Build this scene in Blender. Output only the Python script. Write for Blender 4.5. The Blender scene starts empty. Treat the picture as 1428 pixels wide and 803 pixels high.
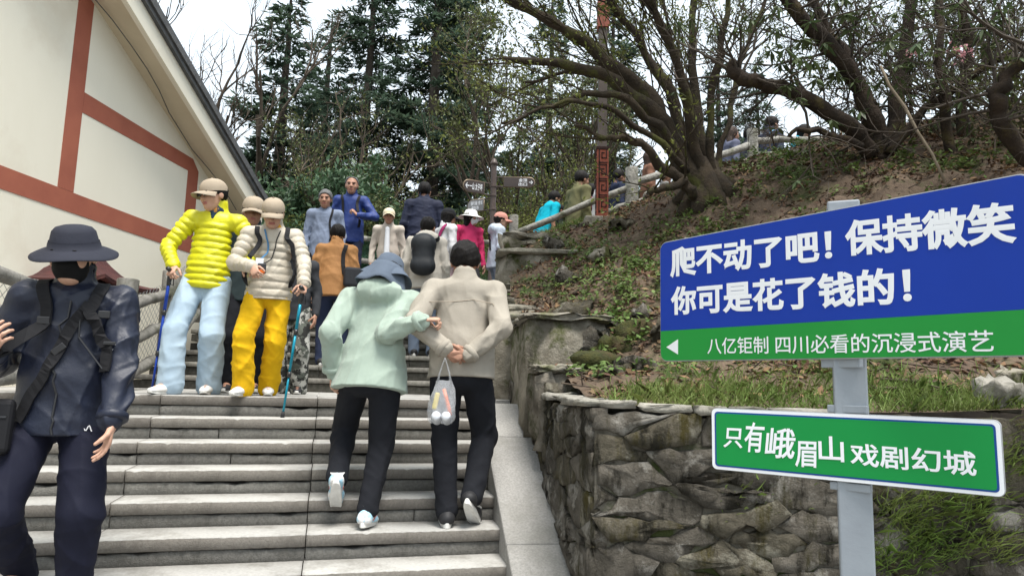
import bpy, math, random
import numpy as np
from mathutils import Vector, Matrix

# ------------------------------------------------------------------ camera
EYE = 1.6
F, PITCH, ROLL = 980.0, 0.1342, 0.0243
CX, CY = 714.0, 401.5
SC = bpy.context.scene
COL = SC.collection
_f = np.array([0, math.cos(PITCH), math.sin(PITCH)])
_u0 = np.array([0, -math.sin(PITCH), math.cos(PITCH)])
_r0 = np.array([1.0, 0, 0])
_r = math.cos(ROLL) * _r0 + math.sin(ROLL) * _u0
_u = math.cos(ROLL) * _u0 - math.sin(ROLL) * _r0
camd = bpy.data.cameras.new('camera')
camo = bpy.data.objects.new('camera', camd)
COL.objects.link(camo)
camd.sensor_width = 36.0
camd.lens = 36.0 * F / 1428.0
camd.clip_start = 0.05
camd.clip_end = 2000
camo.matrix_world = Matrix(((_r[0], _u[0], -_f[0], 0), (_r[1], _u[1], -_f[1], 0), (_r[2], _u[2], -_f[2], EYE), (0, 0, 0, 1)))
SC.camera = camo

# ------------------------------------------------------------------ sky, sun, exposure (bright overcast)
SUN_EL, SUN_AZ = math.radians(70), math.radians(150)     # azimuth clockwise from +Y
world = bpy.data.worlds.new('World')
SC.world = world
world.use_nodes = True
wn = world.node_tree
wn.nodes.clear()
_sky = wn.nodes.new('ShaderNodeTexSky')
_sky.sky_type = 'NISHITA'
_sky.sun_disc = False
_sky.sun_elevation = SUN_EL
_sky.sun_rotation = SUN_AZ
_sky.dust_density = 3.0
_sky.air_density = 1.0
_mix = wn.nodes.new('ShaderNodeMix')
_mix.data_type = 'RGBA'
_mix.inputs[0].default_value = 0.88                        # even cloud cover over the clear sky
_mix.inputs[7].default_value = (7.9, 8.8, 9.5, 1)
_bg = wn.nodes.new('ShaderNodeBackground')
_bg.inputs[1].default_value = 0.062
_out = wn.nodes.new('ShaderNodeOutputWorld')
wn.links.new(_sky.outputs[0], _mix.inputs[6])
wn.links.new(_mix.outputs[2], _bg.inputs[0])
wn.links.new(_bg.outputs[0], _out.inputs[0])
sund = bpy.data.lights.new('sun', 'SUN')
sund.energy = 2.3
sund.angle = math.radians(25)
sund.color = (1.0, 0.96, 0.9)
suno = bpy.data.objects.new('sun', sund)
COL.objects.link(suno)
_sd = Vector((math.sin(SUN_AZ) * math.cos(SUN_EL), math.cos(SUN_AZ) * math.cos(SUN_EL), math.sin(SUN_EL)))
suno.rotation_euler = _sd.to_track_quat('Z', 'Y').to_euler()
suno.location = (0, -5, 30)
SC.view_settings.view_transform = 'Standard'
SC.view_settings.look = 'None'
SC.view_settings.gamma = 1.0
SC.view_settings.exposure = 1.45
SC.render.engine = 'CYCLES'
SC.cycles.max_bounces = 6
SC.cycles.diffuse_bounces = 3
SC.cycles.glossy_bounces = 2
SC.cycles.transmission_bounces = 6
SC.cycles.transparent_max_bounces = 8
SC.cycles.use_denoising = True

# ------------------------------------------------------------------ picture -> place helpers (a pixel is a direction only)
def ray(x, y):
    return _f + (x - CX) / F * _r - (y - CY) / F * _u
def P(x, y, Y):
    d = ray(x, y)
    d = d * (Y / d[1])
    return np.array([d[0], d[1], d[2] + EYE])
def Pz(x, y, z):
    d = ray(x, y)
    d = d * ((z - EYE) / d[2])
    return np.array([d[0], d[1], z])
def Ppl(x, y, pt, n):
    d = ray(x, y)
    o = np.array([0, 0, EYE])
    t = np.dot(np.asarray(pt) - o, n) / np.dot(d, n)
    return o + d * t
def proj(p):
    p = np.asarray(p, float) - np.array([0, 0, EYE])
    d = p @ _f
    return CX + F * (p @ _r) / d, CY - F * (p @ _u) / d

# ------------------------------------------------------------------ mesh helpers
def link(o, parent=None):
    COL.objects.link(o)
    if parent is not None:
        o.parent = parent
    return o
def tag(o, label=None, cat=None, group=None, kind=None):
    if label: o['label'] = label
    if cat: o['category'] = cat
    if group: o['group'] = group
    if kind: o['kind'] = kind
    return o
def empty(name, loc=(0, 0, 0), rz=0, parent=None):
    o = bpy.data.objects.new(name, None)
    o.empty_display_size = 0.1
    o.location = loc
    o.rotation_euler = (0, 0, rz)
    return link(o, parent)
def mesh_np(name, V, Q, smooth=False, mats=(), midx=None):
    """V (n,3); Q: (m,k) int array or list of arrays of different k"""
    me = bpy.data.meshes.new(name)
    V = np.asarray(V, np.float32).reshape(-1, 3)
    if not isinstance(Q, (list, tuple)):
        Q = [Q]
    Q = [np.asarray(q, np.int32) for q in Q if len(q)]
    me.vertices.add(len(V))
    me.vertices.foreach_set('co', V.ravel())
    nl = sum(q.size for q in Q)
    npoly = sum(len(q) for q in Q)
    me.loops.add(nl)
    me.loops.foreach_set('vertex_index', np.concatenate([q.ravel() for q in Q]) if Q else np.zeros(0, np.int32))
    me.polygons.add(npoly)
    tot = np.concatenate([np.full(len(q), q.shape[1], np.int32) for q in Q])
    st = np.concatenate([[0], np.cumsum(tot)[:-1]]).astype(np.int32)
    me.polygons.foreach_set('loop_start', st)
    for m in mats: me.materials.append(m)
    if midx is not None:
        me.polygons.foreach_set('material_index', np.asarray(midx, np.int32))
    me.update(calc_edges=True)
    if smooth:
        me.polygons.foreach_set('use_smooth', np.ones(npoly, bool))
    me.validate()
    return me
def mobj(name, me, parent=None, loc=None):
    o = bpy.data.objects.new(name, me)
    if loc is not None: o.location = loc
    return link(o, parent)

class MB:
    """collects simple shapes into ONE mesh"""
    def __init__(s): s.v = []; s.f = []; s.m = []
    def add(s, verts, faces, mi=0):
        n = len(s.v)
        s.v.extend([tuple(map(float, p)) for p in verts])
        s.f.extend([tuple(i + n for i in f) for f in faces]); s.m.extend([mi] * len(faces)); return s
    def box(s, c, size, R=None, mi=0, taper=1.0):
        c = np.asarray(c, float); hx, hy, hz = [a / 2 for a in size]
        v = np.array([[x * (taper if z > 0 else 1), y * (taper if z > 0 else 1), z] for x in (-hx, hx) for y in (-hy, hy) for z in (-hz, hz)])
        if R is not None: v = v @ np.asarray(R).T
        return s.add(v + c, [(0, 1, 3, 2), (4, 6, 7, 5), (0, 4, 5, 1), (2, 3, 7, 6), (0, 2, 6, 4), (1, 5, 7, 3)], mi)
    def prism(s, poly, z0, z1, mi=0):
        """poly list of (x,y) ccw, extruded z0..z1 (may be per-vertex lists)"""
        n = len(poly)
        z0 = [z0] * n if np.isscalar(z0) else z0
        z1 = [z1] * n if np.isscalar(z1) else z1
        v = [(p[0], p[1], z) for p, z in zip(poly, z0)] + [(p[0], p[1], z) for p, z in zip(poly, z1)]
        f = [tuple(range(n - 1, -1, -1)), tuple(range(n, 2 * n))] + [(i, (i + 1) % n, n + (i + 1) % n, n + i) for i in range(n)]
        return s.add(v, f, mi)
    def tube(s, pts, rad, n=8, mi=0, cap=True, flat=None, up=None):
        pts = [np.asarray(p, float) for p in pts]
        if np.isscalar(rad): rad = [rad] * len(pts)
        m = len(pts); prev = None; rings = []
        for i in range(m):
            t = pts[min(i + 1, m - 1)] - pts[max(i - 1, 0)]
            t = t / (np.linalg.norm(t) + 1e-9)
            if prev is None:
                a = np.asarray(up, float) if up is not None else (np.array([0, 0, 1.0]) if abs(t[2]) < .9 else np.array([1.0, 0, 0]))
            else: a = prev
            a = a - t * (a @ t); a /= np.linalg.norm(a) + 1e-9
            b = np.cross(t, a); prev = a
            ang = np.arange(n) * 2 * math.pi / n
            fx = 1.0 if flat is None else flat
            rings.append(pts[i] + rad[i] * (np.outer(np.cos(ang), a) * fx + np.outer(np.sin(ang), b)))
        v = np.concatenate(rings); f = []
        for i in range(m - 1):
            for j in range(n):
                k = (j + 1) % n
                f.append((i * n + j, i * n + k, (i + 1) * n + k, (i + 1) * n + j))
        if cap:
            f.append(tuple(range(n - 1, -1, -1))); f.append(tuple(range((m - 1) * n, m * n)))
        return s.add(v, f, mi)
    def lathe(s, prof, n=24, c=(0, 0, 0), R=None, mi=0, sx=1.0, sy=1.0):
        v = []; f = []; m = len(prof)
        for (r, z) in prof:
            for j in range(n):
                a = 2 * math.pi * j / n
                v.append((r * math.cos(a) * sx, r * math.sin(a) * sy, z))
        v = np.array(v)
        if R is not None: v = v @ np.asarray(R).T
        for i in range(m - 1):
            for j in range(n):
                k = (j + 1) % n
                f.append((i * n + j, i * n + k, (i + 1) * n + k, (i + 1) * n + j))
        return s.add(v + np.asarray(c, float), f, mi)
    def ell(s, c, r, R=None, n=12, m=8, mi=0):
        v = []; f = []
        for i in range(m + 1):
            th = math.pi * i / m
            for j in range(n):
                a = 2 * math.pi * j / n
                v.append((r[0] * math.sin(th) * math.cos(a), r[1] * math.sin(th) * math.sin(a), r[2] * math.cos(th)))
        v = np.array(v)
        if R is not None: v = v @ np.asarray(R).T
        for i in range(m):
            for j in range(n):
                k = (j + 1) % n
                f.append((i * n + j, (i + 1) * n + j, (i + 1) * n + k, i * n + k))
        return s.add(v + np.asarray(c, float), f, mi)
    def build(s, name, mats, parent=None, smooth=False, bevel=0, loc=None, seg=2):
        me = bpy.data.meshes.new(name)
        me.from_pydata(s.v, [], s.f)
        for m in (mats if isinstance(mats, (list, tuple)) else [mats]): me.materials.append(m)
        me.polygons.foreach_set('material_index', np.asarray(s.m, np.int32))
        if smooth: me.polygons.foreach_set('use_smooth', np.ones(len(s.f), bool))
        me.update()
        o = mobj(name, me, parent, loc)
        if bevel:
            b = o.modifiers.new('bevel', 'BEVEL'); b.width = bevel; b.segments = seg; b.limit_method = 'ANGLE'; b.angle_limit = math.radians(40)
        return o

def rotz(a):
    c, s = math.cos(a), math.sin(a); return np.array([[c, -s, 0], [s, c, 0], [0, 0, 1.0]])
def rotx(a):
    c, s = math.cos(a), math.sin(a); return np.array([[1.0, 0, 0], [0, c, -s], [0, s, c]])
def roty(a):
    c, s = math.cos(a), math.sin(a); return np.array([[c, 0, s], [0, 1.0, 0], [-s, 0, c]])
def nrm(v):
    v = np.asarray(v, float); return v / (np.linalg.norm(v) + 1e-12)

# ------------------------------------------------------------------ materials
MATS = {}
def mat(name, c1, c2=None, scale=4.0, rough=0.8, bump=0.0, bscale=None, detail=6.0, spec=0.3, metal=0.0,
        stretch=None, c3=None, s3=2.0, t3=(0.52, 0.66), island=0.0, objrand=0.0, trans=0.0, contrast=(0.35, 0.65), b2=0.0, b2s=200.0, sheen=0.0, alpha=None, coords='Object'):
    if name in MATS: return MATS[name]
    m = bpy.data.materials.new(name); m.use_nodes = True
    nt = m.node_tree; L = nt.links; N = nt.nodes
    b = N['Principled BSDF']
    b.inputs['Roughness'].default_value = rough
    b.inputs['Metallic'].default_value = metal
    b.inputs['Specular IOR Level'].default_value = spec
    if sheen: b.inputs['Sheen Weight'].default_value = sheen
    tc = N.new('ShaderNodeTexCoord'); co = tc.outputs[coords]
    if stretch:
        mp = N.new('ShaderNodeMapping'); mp.inputs['Scale'].default_value = stretch; L.new(co, mp.inputs[0]); cs = mp.outputs[0]
    else: cs = co
    rgba = lambda c: (c[0], c[1], c[2], 1)
    col = None
    def noise(sc, vec, det=detail, rg=0.6):
        n = N.new('ShaderNodeTexNoise'); n.inputs['Scale'].default_value = sc; n.inputs['Detail'].default_value = det; n.inputs['Roughness'].default_value = rg
        L.new(vec, n.inputs['Vector']); return n
    def ramp(src, lo, hi):
        r = N.new('ShaderNodeMapRange'); r.inputs[1].default_value = lo; r.inputs[2].default_value = hi; L.new(src, r.inputs[0]); return r.outputs[0]
    def mixc(fac, a, bb):
        x = N.new('ShaderNodeMix'); x.data_type = 'RGBA'
        L.new(fac, x.inputs[0])
        for inp, v in ((x.inputs[6], a), (x.inputs[7], bb)):
            if isinstance(v, tuple): inp.default_value = rgba(v)
            else: L.new(v, inp)
        return x.outputs[2]
    if c2 is not None:
        n1 = noise(scale, cs)
        col = mixc(ramp(n1.outputs[0], *contrast), tuple(c1), tuple(c2))
    else:
        rgb = N.new('ShaderNodeRGB'); rgb.outputs[0].default_value = rgba(c1); col = rgb.outputs[0]
    if c3 is not None:
        n3 = noise(s3, co, 8.0, 0.65)
        col = mixc(ramp(n3.outputs[0], *t3), col, tuple(c3))
    if island or objrand:
        h = N.new('ShaderNodeHueSaturation')
        if island:
            g = N.new('ShaderNodeNewGeometry'); src = g.outputs['Random Per Island']; amt = island
        else:
            g = N.new('ShaderNodeObjectInfo'); src = g.outputs['Random']; amt = objrand
        r = N.new('ShaderNodeMapRange'); r.inputs[3].default_value = 1 - amt; r.inputs[4].default_value = 1 + amt; L.new(src, r.inputs[0])
        L.new(r.outputs[0], h.inputs['Value']); L.new(col, h.inputs['Color'])
        r2 = N.new('ShaderNodeMapRange'); r2.inputs[3].default_value = 0.5 - 0.03 * amt; r2.inputs[4].default_value = 0.5 + 0.05 * amt; L.new(src, r2.inputs[0]); L.new(r2.outputs[0], h.inputs['Hue'])
        col = h.outputs[0]
    L.new(col, b.inputs['Base Color'])
    if bump:
        nb = noise(bscale or scale * 3, cs)
        hgt = nb.outputs[0]
        if b2:
            nb2 = noise(b2s, co, 3.0)
            ma = N.new('ShaderNodeMath'); ma.operation = 'MULTIPLY_ADD'; ma.inputs[1].default_value = b2; L.new(nb2.outputs[0], ma.inputs[0]); L.new(hgt, ma.inputs[2]); hgt = ma.outputs[0]
        bp = N.new('ShaderNodeBump'); bp.inputs['Strength'].default_value = min(1.0, bump); bp.inputs['Distance'].default_value = 0.02
        L.new(hgt, bp.inputs['Height']); L.new(bp.outputs[0], b.inputs['Normal'])
    if trans:
        tr = N.new('ShaderNodeBsdfTranslucent'); L.new(col, tr.inputs[0])
        mx = N.new('ShaderNodeMixShader'); mx.inputs[0].default_value = trans
        L.new(b.outputs[0], mx.inputs[1]); L.new(tr.outputs[0], mx.inputs[2])
        L.new(mx.outputs[0], N['Material Output'].inputs[0])
    if alpha is not None:
        b.inputs['Alpha'].default_value = alpha
    MATS[name] = m
    return m

class VNoise:
    """cheap smooth 3-D noise for shaping meshes: sum of random plane waves"""
    def __init__(s, seed, n=14, lo=1.0, hi=6.0, aniso=(1, 1, 1)):
        r = np.random.RandomState(seed)
        d = r.normal(size=(n, 3)); d /= np.linalg.norm(d, axis=1)[:, None]
        f = np.exp(r.uniform(math.log(lo), math.log(hi), n))
        s.k = d * f[:, None] * np.asarray(aniso) * 2 * math.pi
        s.p = r.uniform(0, 6.28, n); s.a = (lo / f) ** 0.7; s.a /= np.sqrt((s.a ** 2).sum() / 2)
    def __call__(s, p):
        p = np.asarray(p, float)
        return (np.sin(p @ s.k.T + s.p) * s.a).sum(-1) * 0.5

# ================================================================== SETTING
PSI = 0.2512                                  # the lower flight climbs a little to the left
V0, Z0, RUN, RISE = 5.605, EYE - 0.145, 0.27, 0.1447
def S(u, v): return np.array([u * math.cos(PSI) - v * math.sin(PSI), u * math.sin(PSI) + v * math.cos(PSI)])
R_PSI = rotz(PSI)
ZP = Z0 + 11 * 0.1447                         # upper plaza level

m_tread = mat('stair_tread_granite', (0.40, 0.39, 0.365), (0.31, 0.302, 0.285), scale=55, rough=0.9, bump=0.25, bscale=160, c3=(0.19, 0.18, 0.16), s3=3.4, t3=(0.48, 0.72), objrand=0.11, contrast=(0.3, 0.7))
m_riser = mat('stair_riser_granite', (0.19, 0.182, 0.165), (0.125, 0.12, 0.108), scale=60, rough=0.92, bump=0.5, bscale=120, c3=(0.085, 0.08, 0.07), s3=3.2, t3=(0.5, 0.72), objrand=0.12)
m_curb = mat('curb_granite', (0.33, 0.32, 0.30), (0.235, 0.228, 0.215), scale=75, rough=0.88, bump=0.35, bscale=190, c3=(0.17, 0.165, 0.145), s3=2.2, t3=(0.5, 0.8), objrand=0.06)
m_slabface = mat('shaded_slab_edge', (0.20, 0.182, 0.16), (0.145, 0.132, 0.116), scale=70, rough=0.92, bump=0.4, bscale=150, c3=(0.10, 0.09, 0.078), s3=3.0, t3=(0.5, 0.72), objrand=0.12)  # darker tread stone: shade of the upright faces put into its colour
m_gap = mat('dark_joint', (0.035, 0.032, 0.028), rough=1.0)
m_earth = mat('dark_earth', (0.055, 0.04, 0.028), (0.095, 0.07, 0.05), scale=3, rough=1.0, bump=0.9, bscale=18, c3=(0.05, 0.06, 0.02), s3=1.3, t3=(0.52, 0.62))
m_paving = mat('plaza_paving', (0.3, 0.29, 0.27), (0.2, 0.195, 0.18), scale=20, rough=0.9, bump=0.3)

rng = np.random.RandomState(5)
# ---- the ground sheet reaching the horizon
def ground_z(X, Y):
    z = np.where(Y < 7.0, -0.12, np.minimum(1.0, (Y - 7.0) * 0.9 - 0.12))
    far = np.clip((Y - 10.0) / 2.4, 0, 1)
    z = z + far * (2.85 - 1.0)
    drop = np.clip((Y - 24) / 40, 0, 1)
    z = z - drop * 16
    left = np.clip((-X - 3.9) / 0.8, 0, 1) * np.clip((Y - 1) / 3, 0, 1)
    z = z + left * np.clip((10 - Y) / 2, 0, 1) * (1.3 - z)
    return z
gx = np.concatenate([-np.geomspace(9, 700, 22)[::-1], np.linspace(-8.5, 9, 60), np.geomspace(9.6, 700, 22)])
gy = np.concatenate([-np.geomspace(3, 700, 18)[::-1], np.linspace(-2.5, 26, 90), np.geomspace(27, 900, 26)])
GX, GY = np.meshgrid(gx, gy, indexing='ij')
GZ = ground_z(GX, GY)
def grid_quads(nx, ny):
    i = np.arange(nx * ny).reshape(nx, ny)
    return np.stack([i[:-1, :-1], i[1:, :-1], i[1:, 1:], i[:-1, 1:]], -1).reshape(-1, 4)
g = mobj('ground', mesh_np('ground', np.stack([GX, GY, GZ], -1), grid_quads(len(gx), len(gy)), True, [m_earth]))
tag(g, kind='structure')
# forecourt in front of the stairs
mb = MB(); mb.box((0, 0.2, -0.055), (16, 6.4, 0.1)); fo = mb.build('forecourt_pavement', m_paving); tag(fo, kind='structure')
# slab joints at joint distance on forecourt are outside the picture

# ---- lower flight: every slab its own piece
def slab_mesh(name, lx, ly, lz, seed, jag=0.0, jag_top=False, nseg=None):
    """a stone slab centred in x, its front-top edge at y=0,z=0, running back to +ly and down lz, edges chipped"""
    r = np.random.RandomState(seed)
    n = nseg or max(6, int(lx / 0.025))
    xs = np.linspace(-lx / 2, lx / 2, n + 1)
    V = []; c = 0.006
    ph = r.uniform(0, 6.28, 3); pat = np.clip(np.sin(xs * 5.1 + ph[0]) + .6 * np.sin(xs * 11.7 + ph[1]) + .25, 0, 1.3)
    for i, x in enumerate(xs):
        e = r.normal(0, 0.0012)
        ch = c * (0.7 + 0.6 * r.rand()) + (0.01 * r.rand() if r.rand() < 0.05 else 0)
        jb = (jag * (.25 * r.rand() + (pat[i] * (.9 + .5 * math.sin(x * 31 + ph[2]) + .2 * r.rand()) if jag_top else .5 * r.rand())) if jag else 0)
        bot = -lz + (0 if jag_top else jb)
        top = -(jb if jag_top else 0)
        V += [(x, ly, bot), (x, 0.004 + e, bot), (x, 0 + e, bot + 0.004), (x, 0 + e, top - ch), (x, ch + e, top), (x, ly, top)]
    V = np.array(V); m = 6; Q = []
    for i in range(n):
        for j in range(m):
            k = (j + 1) % m
            Q.append((i * m + j, i * m + k, (i + 1) * m + k, (i + 1) * m + j))
    caps = [tuple(range(m - 1, -1, -1)), tuple(range(n * m, n * m + m))]
    return V, Q, caps
def slab(name, parent, material, u0, u1, v, z, ly, lz, seed, jag=0.0, jag_top=False, R=R_PSI, place=None, face=None):
    lx = u1 - u0 - 0.006
    V, Q, caps = slab_mesh(name, lx, ly, lz, seed, jag, jag_top)
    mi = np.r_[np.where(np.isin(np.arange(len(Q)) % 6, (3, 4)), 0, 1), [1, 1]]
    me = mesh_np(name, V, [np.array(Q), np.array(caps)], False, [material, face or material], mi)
    o = mobj(name, me, parent)
    p = S((u0 + u1) / 2, v) if place is None else place((u0 + u1) / 2, v)
    o.matrix_parent_inverse = Matrix.Identity(4)
    o.location = (p[0], p[1], z)
    o.rotation_euler = (0, 0, PSI if place is None else 0)
    return o
stairs = empty('lower_stairs'); tag(stairs, kind='structure')
joints = [-4.45, -3.33, -2.24, -1.155, -0.072]
for k in range(0, 10):
    v = V0 - k * RUN; z = Z0 - k * RISE
    ur = 1.02 + 0.083 * (v - 3.86) + 0.03
    js = [j + rng.normal(0, 0.012) for j in joints] + [ur]
    js[4] = joints[4] + rng.normal(0, 0.004); js[3] = joints[3] + rng.normal(0, 0.006)
    for a, b in zip(js[:-1], js[1:]):
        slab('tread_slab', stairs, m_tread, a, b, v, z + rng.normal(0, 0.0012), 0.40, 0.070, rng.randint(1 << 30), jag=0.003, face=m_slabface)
        if rng.rand() < 0.25 and b - a > 1:
            mid = a + (b - a) * rng.uniform(.35, .65); segs = ((a, mid), (mid, b))
        else: segs = ((a, b),)
        for c, d in segs:
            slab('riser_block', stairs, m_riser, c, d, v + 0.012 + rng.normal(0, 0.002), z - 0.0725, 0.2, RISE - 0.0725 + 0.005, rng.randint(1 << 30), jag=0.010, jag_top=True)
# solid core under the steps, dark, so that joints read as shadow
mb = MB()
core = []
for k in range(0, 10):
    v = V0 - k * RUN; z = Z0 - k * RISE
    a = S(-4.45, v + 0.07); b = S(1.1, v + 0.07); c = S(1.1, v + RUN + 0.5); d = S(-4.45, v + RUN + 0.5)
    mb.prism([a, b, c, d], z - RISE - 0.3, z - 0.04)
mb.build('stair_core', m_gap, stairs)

# ---- sloping granite curb on the right of the lower flight
def wallX(Y): return 0.9455 - 0.1465 * Y       # plane of the retaining wall beside the stairs
def curb_in(v):                                 # inner edge, flares like the treads
    return 1.02 + 0.083 * (v - 3.86)
curb = empty('stair_curb'); tag(curb, 'sloping pale granite curb stone beside the lower stairs', 'curb')
vs = [2.55, 3.35, 4.02, 5.0, 5.48]
def curb_top(v): return min(Z0 - 0.012, Z0 + 0.09 - (V0 - v) / RUN * RISE)
for i in range(len(vs) - 1):
    a, b = vs[i] + 0.002, vs[i + 1] - 0.002
    pa, pb = S(curb_in(a), a), S(curb_in(b), b)
    oa, ob = (wallX(pa[1]) - 0.005, pa[1] + 0.05), (wallX(pb[1]) - 0.005, pb[1] + 0.05)
    mb = MB(); mb.prism([pa, oa, ob, pb], [-0.05] * 4, [curb_top(a), curb_top(a), curb_top(b), curb_top(b)])
    mb.build('curb_stone', m_curb, curb, bevel=0.012)

# ---- landing
landing = empty('landing'); tag(landing, kind='structure')
row = 0
for v in np.arange(V0 + 0.405, 9.3, 0.5):
    off = 0.5 * (row % 2); row += 1
    u = -4.4 + off * 0.6
    while u < 1.25 + (v - V0) * 0.12:
        w = 1.08
        mb = MB(); p = S(u + w / 2, v + 0.25); mb.box((0, 0, -0.05), (w - 0.006, 0.494, 0.1))
        o = mb.build('landing_slab', m_tread, landing, bevel=0.004, seg=1); o.location = (p[0], p[1], Z0 + rng.normal(0, 0.0015)); o.rotation_euler = (0, 0, PSI)
        u += w

# ---- upper flight (straight away from the forecourt) and plaza
upper = empty('upper_stairs'); tag(upper, kind='structure')
UY0, URUN = 7.5, 0.36
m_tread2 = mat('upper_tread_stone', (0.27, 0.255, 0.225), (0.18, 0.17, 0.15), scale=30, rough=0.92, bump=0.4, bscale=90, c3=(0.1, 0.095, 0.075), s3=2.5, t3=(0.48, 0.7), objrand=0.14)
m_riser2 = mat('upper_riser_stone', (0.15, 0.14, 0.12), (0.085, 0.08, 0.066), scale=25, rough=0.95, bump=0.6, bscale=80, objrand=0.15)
for j in range(1, 12):
    y = UY0 + URUN * (j - 1); z = Z0 + RISE * j
    xs = np.array([-4.0, -3.1, -2.15, -1.2, -0.12]) + rng.normal(0, 0.08, 5); xs[-1] = -0.02
    for a, b in zip(xs[:-1], xs[1:]):
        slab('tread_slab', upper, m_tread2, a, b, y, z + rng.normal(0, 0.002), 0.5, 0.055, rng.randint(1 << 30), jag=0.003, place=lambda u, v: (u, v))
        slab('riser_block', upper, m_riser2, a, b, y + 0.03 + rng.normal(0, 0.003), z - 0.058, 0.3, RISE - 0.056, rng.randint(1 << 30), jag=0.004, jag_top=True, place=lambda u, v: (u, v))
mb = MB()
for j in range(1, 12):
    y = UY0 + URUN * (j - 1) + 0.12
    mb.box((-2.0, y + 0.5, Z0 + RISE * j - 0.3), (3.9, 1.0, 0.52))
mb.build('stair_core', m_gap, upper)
plaza = empty('plaza'); tag(plaza, kind='structure')
for i in range(8):
    for j in range(6):
        mb = MB(); mb.box((-4.4 + i * 0.9, 11.33 + j * 0.42, ZP - 0.05), (0.894, 0.414, 0.1)); mb.build('paving_slab', m_paving, plaza, bevel=0.004, seg=1)
for i in range(7):                                   # the path climbing to the right behind the bank
    mb = MB(); mb.box((2.4 + 0.55 * i, 11.0, ZP + 0.13 * (i + 1) - 0.4), (0.62, 1.9, 0.8)); mb.build('path_step', m_tread2, plaza, bevel=0.01, seg=1)

# ---- bank: height field through measured points
ctrl = [(0.5, 3.6, 1.50), (1.0, 3.6, 1.5), (1.6, 3.6, 1.5), (2.4, 3.6, 1.53), (3.4, 3.6, 1.6), (5, 3.6, 1.75),
        (0.38, 4.3, 1.545), (0.33, 4.8, 1.66), (0.75, 4.7, 1.70), (1.2, 4.4, 1.72), (2.0, 4.4, 1.80), (3.0, 4.4, 1.95), (4.2, 4.4, 2.15), (0.75, 5.3, 1.93), (1.3, 5.2, 2.15), (0.15, 6.4, 2.12), (0.8, 6.3, 2.42), (0.05, 7.2, 2.55), (0.7, 7.2, 2.75), (0.5, 8.2, 3.2), (-0.05, 8.3, 2.95), (0.1, 9.2, 3.42), (0.6, 9.4, 3.62)]
for (x, y, Y) in [(930, 420, 5.7), (900, 330, 7.4), (838, 312, 9.0), (800, 318, 9.2), (965, 272, 7.5), (1050, 228, 8.7), (1130, 203, 8.2), (1180, 290, 6.3), (1060, 290, 6.8),
                  (1200, 205, 7.2), (1300, 195, 7.0), (1428, 195, 6.8), (1428, 245, 5.9), (1320, 260, 6.0), (1500, 250, 6.0), (1600, 150, 7.0), (880, 297, 9.6), (940, 262, 9.0)]:
    ctrl.append(tuple(P(x, y, Y)))
ctrl += [(1.7, 9.9, 3.95), (3.7, 10.2, 4.9), (5.5, 10, 5.4), (8, 9, 5.6), (8, 6, 4.2), (8, 3.6, 2.4), (0.0, 9.9, 3.6), (3.0, 9.2, 4.42), (4.3, 9.6, 4.85)]
ctrl = np.array(ctrl)
def tps(ctrl, lam=0.02):
    n = len(ctrl); X = ctrl[:, :2]
    r = np.linalg.norm(X[:, None] - X[None], axis=-1); K = np.where(r > 0, r * r * np.log(r + 1e-9), 0) + lam * np.eye(n)
    Pm = np.c_[np.ones(n), X]; A = np.block([[K, Pm], [Pm.T, np.zeros((3, 3))]])
    w = np.linalg.solve(A, np.r_[ctrl[:, 2], 0, 0, 0])
    def f(q):
        q = np.asarray(q, float); out = np.empty(len(q))
        for s in range(0, len(q), 20000):
            qq = q[s:s + 20000]
            rr = np.linalg.norm(qq[:, None] - X[None], axis=-1)
            out[s:s + 20000] = np.where(rr > 0, rr * rr * np.log(rr + 1e-9), 0) @ w[:n] + w[n] + qq @ w[n + 1:]
        return out
    return f
_bank = tps(ctrl)
bn1 = VNoise(3, 24, 0.5, 3.5); bn2 = VNoise(4, 30, 2.5, 6.0)
def bank_z(X, Y):
    X = np.asarray(X, float).ravel(); Y = np.asarray(Y, float).ravel()
    z = _bank(np.c_[X, Y])
    amp = 0.065 * np.clip((Y - 3.7) / 1.0, 0.05, 1)
    return z + amp * (bn1(np.c_[X, Y, z * 0]) + .45 * bn2(np.c_[X, Y, z * 0]))
bx = np.linspace(-0.4, 9.0, 190); by = np.linspace(3.575, 10.35, 160)
BX, BY = np.meshgrid(bx, by, indexing='ij')
# left edge follows the wall line, then the stepped stones
def bank_left(Y): return np.where(Y < 7.0, wallX(Y) + 0.10, -0.02)
LX = bank_left(BY); BXX = LX + (BX - bx[0]) / (bx[-1] - bx[0]) * (9.0 - LX)
BZ = bank_z(BXX, BY).reshape(BXX.shape)
m_bank = mat('bank_soil', (0.085, 0.06, 0.043), (0.145, 0.105, 0.073), scale=7, rough=1.0, bump=1.0, bscale=26, c3=(0.045, 0.06, 0.018), s3=1.6, t3=(0.5, 0.62), b2=0.4, b2s=90)
V = np.stack([BXX, BY, BZ], -1).reshape(-1, 3)
nx, ny = BXX.shape
Q = grid_quads(nx, ny)
skx = V.reshape(nx, ny, 3)
sk = np.concatenate([skx[:, -1], skx[:, -1] + np.array([0, 0.35, -3.0])]); n0 = len(V)
V = np.concatenate([V, sk]); idx = np.arange(nx)
Q2 = np.stack([n0 + idx[:-1], n0 + nx + idx[:-1], n0 + nx + idx[1:], n0 + idx[1:]], -1)[:, ::-1]
bank = mobj('bank', mesh_np('bank', V, np.concatenate([Q, Q2]), True, [m_bank])); tag(bank, kind='structure')

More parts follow.
